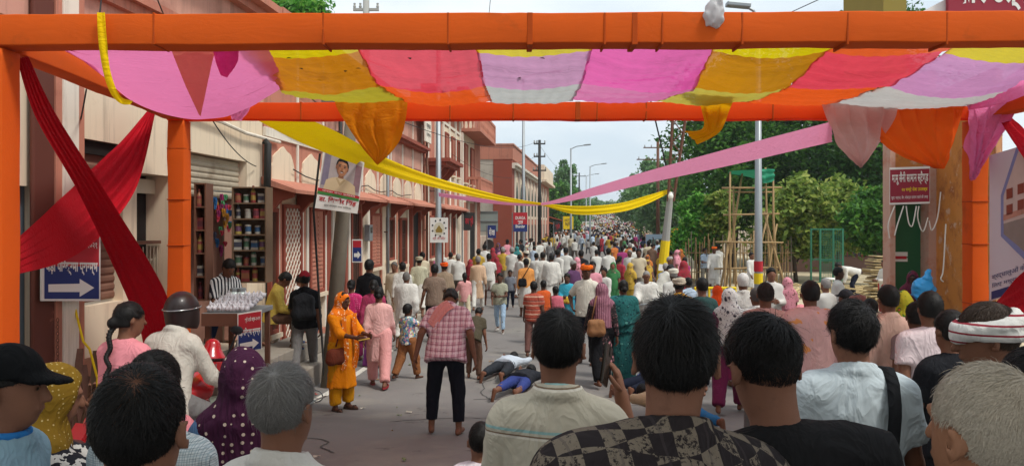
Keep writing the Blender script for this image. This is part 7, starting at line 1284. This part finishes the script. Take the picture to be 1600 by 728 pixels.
while n_ < 128 and tries < 6000:
    tries += 1; d = cr.uniform(27, 50); u = cr.random(); x = xl(d)+.3+(xr(d)-xl(d))*(u**1.3 if cr.random() < .62 else 1-.35*u); px_ = x/d*FP+800
    if 895 < px_ < 945 and 30 < d < 60 and cr.random() < .9: continue
    n_ += tryadd(px_, d)
while n_ < 243 and tries < 12000:
    tries += 1; d = cr.uniform(50, 110); x = xl(d)+.3+(xr(d)-xl(d))*cr.random()**.85; px_ = x/d*FP+800
    if 900 < px_ < 940 and d < 62 and cr.random() < .8: continue
    n_ += tryadd(px_, d, gap=.5)
# beyond that nobody can be told apart: one mass
r_ = np.random.RandomState(4)
def figure_mass(name, N, d0, d1, cols, seed, lab):
    rr = np.random.RandomState(seed); vs = []; fs = []; prof = ((.12, 0), (.15, .4), (.2, .95), (.22, 1.3), (.17, 1.42), (.06, 1.46), (.1, 1.55), (.1, 1.66), (.03, 1.72)); n = 6; mi = []
    for q in range(N):
        y = d0+(d1-d0)*rr.rand()**1.1; x = xl(y)+.2+(xr(y)-xl(y)+.6)*rr.rand(); z = gz(y); k = .9+.15*rr.rand(); b = len(vs); a0 = rr.rand()*6
        for (rad, h) in prof: vs += [(x+rad*1.15*cos(a0+2*pi*j/n), y+rad*.8*sin(a0+2*pi*j/n), z+h*k) for j in range(n)]
        c = rr.randint(len(cols)); c2 = rr.randint(len(cols)); hh = (0, len(cols)+1, len(cols)+1, 1, 2, rr.randint(len(cols)))[rr.randint(6)]
        for i in range(len(prof)-1):
            for j in range(n): fs.append((b+i*n+j, b+i*n+(j+1) % n, b+(i+1)*n+(j+1) % n, b+(i+1)*n+j)); mi.append(c if 1 < i < 4 else c2 if i <= 1 else len(cols) if i <= 5 else hh)
    me = bpy.data.meshes.new(name); me.from_pydata(vs, [], fs); me.polygons.foreach_set('material_index', mi)
    for c in cols: me.materials.append(cloth(c, key='mass_'+c))
    me.materials.append(skin('c')); me.materials.append(hairm()); o = link(name, me, None); tag(o, lab, 'crowd', kind='stuff'); return o
figure_mass('far_crowd', 900, 78, 260, ['#c9c7c0', '#c9c7c0', '#bfb298', '#a8b8c8', '#94303a', '#c07038', '#b8963c', '#22242c', '#5a5048', '#cf8a96', '#3a4a6a'], 9, 'dense mass of people filling the far end of the street')
# ================================================================ motorcycle, bicycle
m_tyre = mat('tyre_rubber', '#1b1b1b', .85, .1, 8); m_redp = mat('red_paint', '#a8141c', .25, .05, 3, spec=.5, coat=.4); m_blkp = mat('black_plastic', '#18181a', .4, .1, 6); m_chr = mat('chrome', '#9a9c9e', .25, .05, 4, metal=.8); m_seat = mat('seat_vinyl', '#141416', .5, .1, 9)
def torus(mb, c, ax, Rr, r, n=26, k=8):
    c = V(c); ax = V(ax).normalized(); a = ax.orthogonal().normalized(); b = ax.cross(a)
    return mb.grid(lambda u, v_: c+(a*cos(2*pi*u)+b*sin(2*pi*u))*(Rr+r*cos(2*pi*v_))+ax*r*sin(2*pi*v_), n, k, True)
def wheel(par, c, Rr, r, spokes=10, m=m_tyre, rim=m_chr):
    w_ = torus(MB(), c, (1, 0, 0), Rr, r).build('tyre', m, par, smooth=True, local=True); torus(MB(), c, (1, 0, 0), Rr-r*1.1, r*.35, 26, 5).build('rim', rim, w_, local=True); mb = MB()
    for i in range(spokes): a = 2*pi*i/spokes; mb.tube([V(c)+V((.02, .03*cos(a+.5), .03*sin(a+.5))), V(c)+V((0, (Rr-r)*cos(a), (Rr-r)*sin(a)))], .004, 4)
    mb.tube([V(c)-V((.05, 0, 0)), V(c)+V((.05, 0, 0))], .03, 8); mb.build('spokes', rim, w_, local=True); return w_
mk_g = G(258, 5.5)-V((0, 0, .04)); mk = thing('motorcycle', 'red motorcycle with two riders behind the left foreground heads', 'motorcycle', mk_g, R(-18))
wheel(mk, (0, .68, .3), .26, .045, 8); wheel(mk, (0, -.62, .3), .25, .055, 8)
def sdfpart(name, m, fn, lo, hi, h=.014, par=None):
    v = Vox(lo, hi, h); fn(v); return addpart(par, name, v.mesh(name), m)
sdfpart('fuel_tank', m_redp, lambda v: (v.rc((0, .02, .78), (0, .32, .84), .1, .13, .05), v.ell((0, .2, .84), (.14, .2, .1), None, .05)), (-.3, -.3, .5), (.3, .6, 1.1), .014, mk); sdfpart('seat', m_seat, lambda v: (v.rc((0, -.5, .84), (0, .0, .78), .09, .1, .05, flat=(2, 1.5)),), (-.3, -.75, .5), (.3, .25, 1.05), .014, mk); sdfpart('tail_panel', m_redp, lambda v: v.rc((0, -.62, .8), (0, -.1, .68), .06, .11, .04), (-.3, -.85, .4), (.3, .15, 1), .014, mk); sdfpart('engine', m_chr, lambda v: (v.rc((0, .0, .38), (0, .22, .42), .13, .12, .04), v.rc((0, .2, .45), (0, .26, .64), .09, .08, .03)), (-.3, -.3, .1), (.3, .5, .85), .018, mk); sdfpart('front_mudguard', m_redp, lambda v: [v.rc((0, .68+.33*cos(a), .3+.33*sin(a)), (0, .68+.33*cos(a+.3), .3+.33*sin(a+.3)), .05, .05, .02) for a in (.5, .8, 1.1, 1.4, 1.7, 2.0)], (-.2, .2, .3), (.2, 1.2, .85), .016, mk); sdfpart('headlight', m_redp, lambda v: (v.ell((0, .5, .95), (.12, .1, .13), None, 0.), v.rc((0, .48, 1.03), (0, .5, 1.12), .1, .06, .04)), (-.3, .2, .7), (.3, .75, 1.3), .014, mk)
for sx in (-.09, .09): MB().tube([(sx, .68, .3), (sx, .5, .8), (sx*.8, .44, 1.0)], .024, 8).build('fork', m_chr, mk, local=True)
hb_ = MB().tube([(-.36, .2, 1.06), (-.22, .36, 1.05), (0, .42, 1.02), (.22, .36, 1.05), (.36, .2, 1.06)], .013, 8).build('handlebar', m_blkp, mk, local=True)
for sx in (-1, 1):
    MB().tube([(sx*.36, .2, 1.06), (sx*.3, .27, 1.06)], .02, 8).build('grip', m_seat, hb_, local=True); mr = MB().tube([(sx*.24, .35, 1.06), (sx*.3, .4, 1.24)], .007, 6).build('mirror_stalk', m_blkp, hb_, local=True)
    MB().grid(lambda u, v_: V((sx*.3+.06*cos(2*pi*u)*sin(pi*v_), .4-.012*cos(pi*v_), 1.27+.035*sin(2*pi*u)*sin(pi*v_))), 12, 6, True).build('mirror', m_blkp, hb_, local=True)
MB().tube([(.13, .2, .3), (.14, -.2, .26), (.14, -.75, .38)], [.03, .04, .045], 10).build('exhaust', m_chr, mk, local=True); MB().beam((0, -.75, .72), (0, -.68, .8), .12, .05).build('tail_light', mat('tail_red', '#8a1018', .2), mk, local=True)
def onbike(label, y, zs, sk, top, bot, h, **k):
    p = mk_g+M.Rotation(R(-18), 3, 'Z') @ V((0, y, 0)); r, s, pt = pers(label, p.x/p.y*FP+800, p.y, h=h, rz=-18, sk=sk, top=top, bot=bot, z=mk_g.z+zs, vox=.013, **k); return r, s, pt
ride = dict(sit=.0, lL=(62, 14, 105), lR=(62, 14, 105))
r, s, pt = onbike('motorcyclist in pale grey shirt wearing a black helmet', -.02, .80, dict(ride, lean=16, L=(42, 14, 30, 8), Rr=(42, 14, 30, 8), wide=1.05), ('shirt', cloth('#b9b3a8', key='stone_shirt')), ('trousers', GREYT), 1.66)
v = hv(s, .01, .25); k = s.k; v.ell(s.hd(0, -.008, .015), (.118*k, .14*k, .138*k), s.H, 0.); v.rc(s.hd(0, .06, -.07), s.hd(0, .0, -.08), .1*k, .1*k, .04); v.cut(s.hd(0, 0, -.125), s.H @ V((0, .1, -1))); v.rc(s.hd(0, .13, .02), s.hd(0, .16, .0), .07*k, .09*k, .01, sub=True)
hl = thing('crash_helmet', 'black full face helmet with a grey stripe on the motorcyclist', 'helmet', r.location, r.rotation_euler.z); addpart(hl, 'shell', v.mesh('shell'), mat('helmet_black', '#241817', .42, .15, 6, spec=.35, coat=.1)); mb = MB(); mb.tube([s.hd(.124*cos(a)*1.0, .146*sin(a)-.008, .045+.05*sin(a)*1.0-.02) for a in [2*pi*q/28 for q in range(29)]], .005, 6); addpart(hl, 'stripe', np_mesh('stripe', mb.v, None, None, [(mb.v, mb.f)]), m_chr); mb = MB(); mb.grid(lambda u, v_: s.hd(.115*sin(-1.1+2.2*u), .142*cos(-1.1+2.2*u)-.004, .05-.09*v_), 14, 4); addpart(hl, 'visor', np_mesh('visor', mb.v, None, None, [(mb.v, mb.f)]), mat('visor_smoke', '#0e0f12', .12, spec=.6))
r, s, pt = onbike('woman in pink kurta riding pillion with a long black braid', -.40, .82, dict(ride, lean=6, L=(18, 8, 40, 20), Rr=(30, 10, 50, 25), hy=-28), ('kurta', cloth('#cf8088', key='coral_pink_kurta'), dict(hem=-.1, sleeve=1.5)), ('salwar', cloth('#c27880', key='coral_salwar')), 1.55, hair=('bun', '#0e0b0a'))
mb = MB(); br = [s.hd(0, -.11, -.03), s.nb+V((-.01, -.13, -.02)), s.tp(.0, -.155, .33), s.tp(.01, -.17, .18), s.tp(.015, -.175, .02)]
for q in range(40): t_ = q/39; c = V(pcr([tuple(p) for p in br], t_)); a = t_*26; rr_ = .026*(1-.55*t_); mb.tube([c+V((.014*cos(a), .008*sin(a), .012)), c+V((.014*cos(a+.7), .008*sin(a+.7), -.02))], [rr_*.8, rr_*.6], 7)
addpart(r, 'braid', np_mesh('braid', mb.v, None, None, [(mb.v, mb.f)]), hairm('#0e0b0a'))
bg_ = G(990, 16.2); bc_ = thing('bicycle', 'old black bicycle pushed by the man in the white shawl', 'bicycle', bg_, R(172)); wheel(bc_, (0, .52, .33), .31, .02, 16, m_tyre, m_steel); wheel(bc_, (0, -.52, .33), .31, .02, 16, m_tyre, m_steel); fr = MB()
for a, b in (((0, -.52, .33), (0, -.05, .3)), ((0, -.05, .3), (0, -.18, .82)), ((0, -.18, .78), (0, .34, .8)), ((0, -.05, .3), (0, .36, .72)), ((0, -.52, .33), (0, -.16, .76)), ((0, .52, .33), (0, .34, .86))): fr.tube([a, b], .016, 7)
fr.build('frame', m_blkp, bc_, local=True); MB().tube([(-.28, .2, .96), (-.2, .33, .97), (0, .35, .93), (.2, .33, .97), (.28, .2, .96)], .012, 7).build('handlebar', m_steel, bc_, local=True); MB().beam((0, -.3, .9), (0, -.08, .88), .14, .05).build('saddle', m_seat, bc_, local=True, bevel=.02); MB().box(-.08, .08, -.75, -.3, .7, .72).build('carrier', m_steel, bc_, local=True)
# ================================================================ thin dusty haze over the street
hz_m = bpy.data.materials.new('haze'); hz_m.use_nodes = True; t = hz_m.node_tree; t.nodes.clear(); o_ = t.nodes.new('ShaderNodeOutputMaterial'); pv_ = t.nodes.new('ShaderNodeVolumePrincipled'); pv_.inputs['Color'].default_value = (.9, .93, .95, 1); pv_.inputs['Density'].default_value = .0006; pv_.inputs['Anisotropy'].default_value = .3; t.links.new(pv_.outputs[0], o_.inputs['Volume'])
tag(MB().box(-800, 900, -30, 1500, -1.5, 18.5).build('haze', hz_m), 'thin pale haze hanging over the whole street', 'haze', kind='stuff')
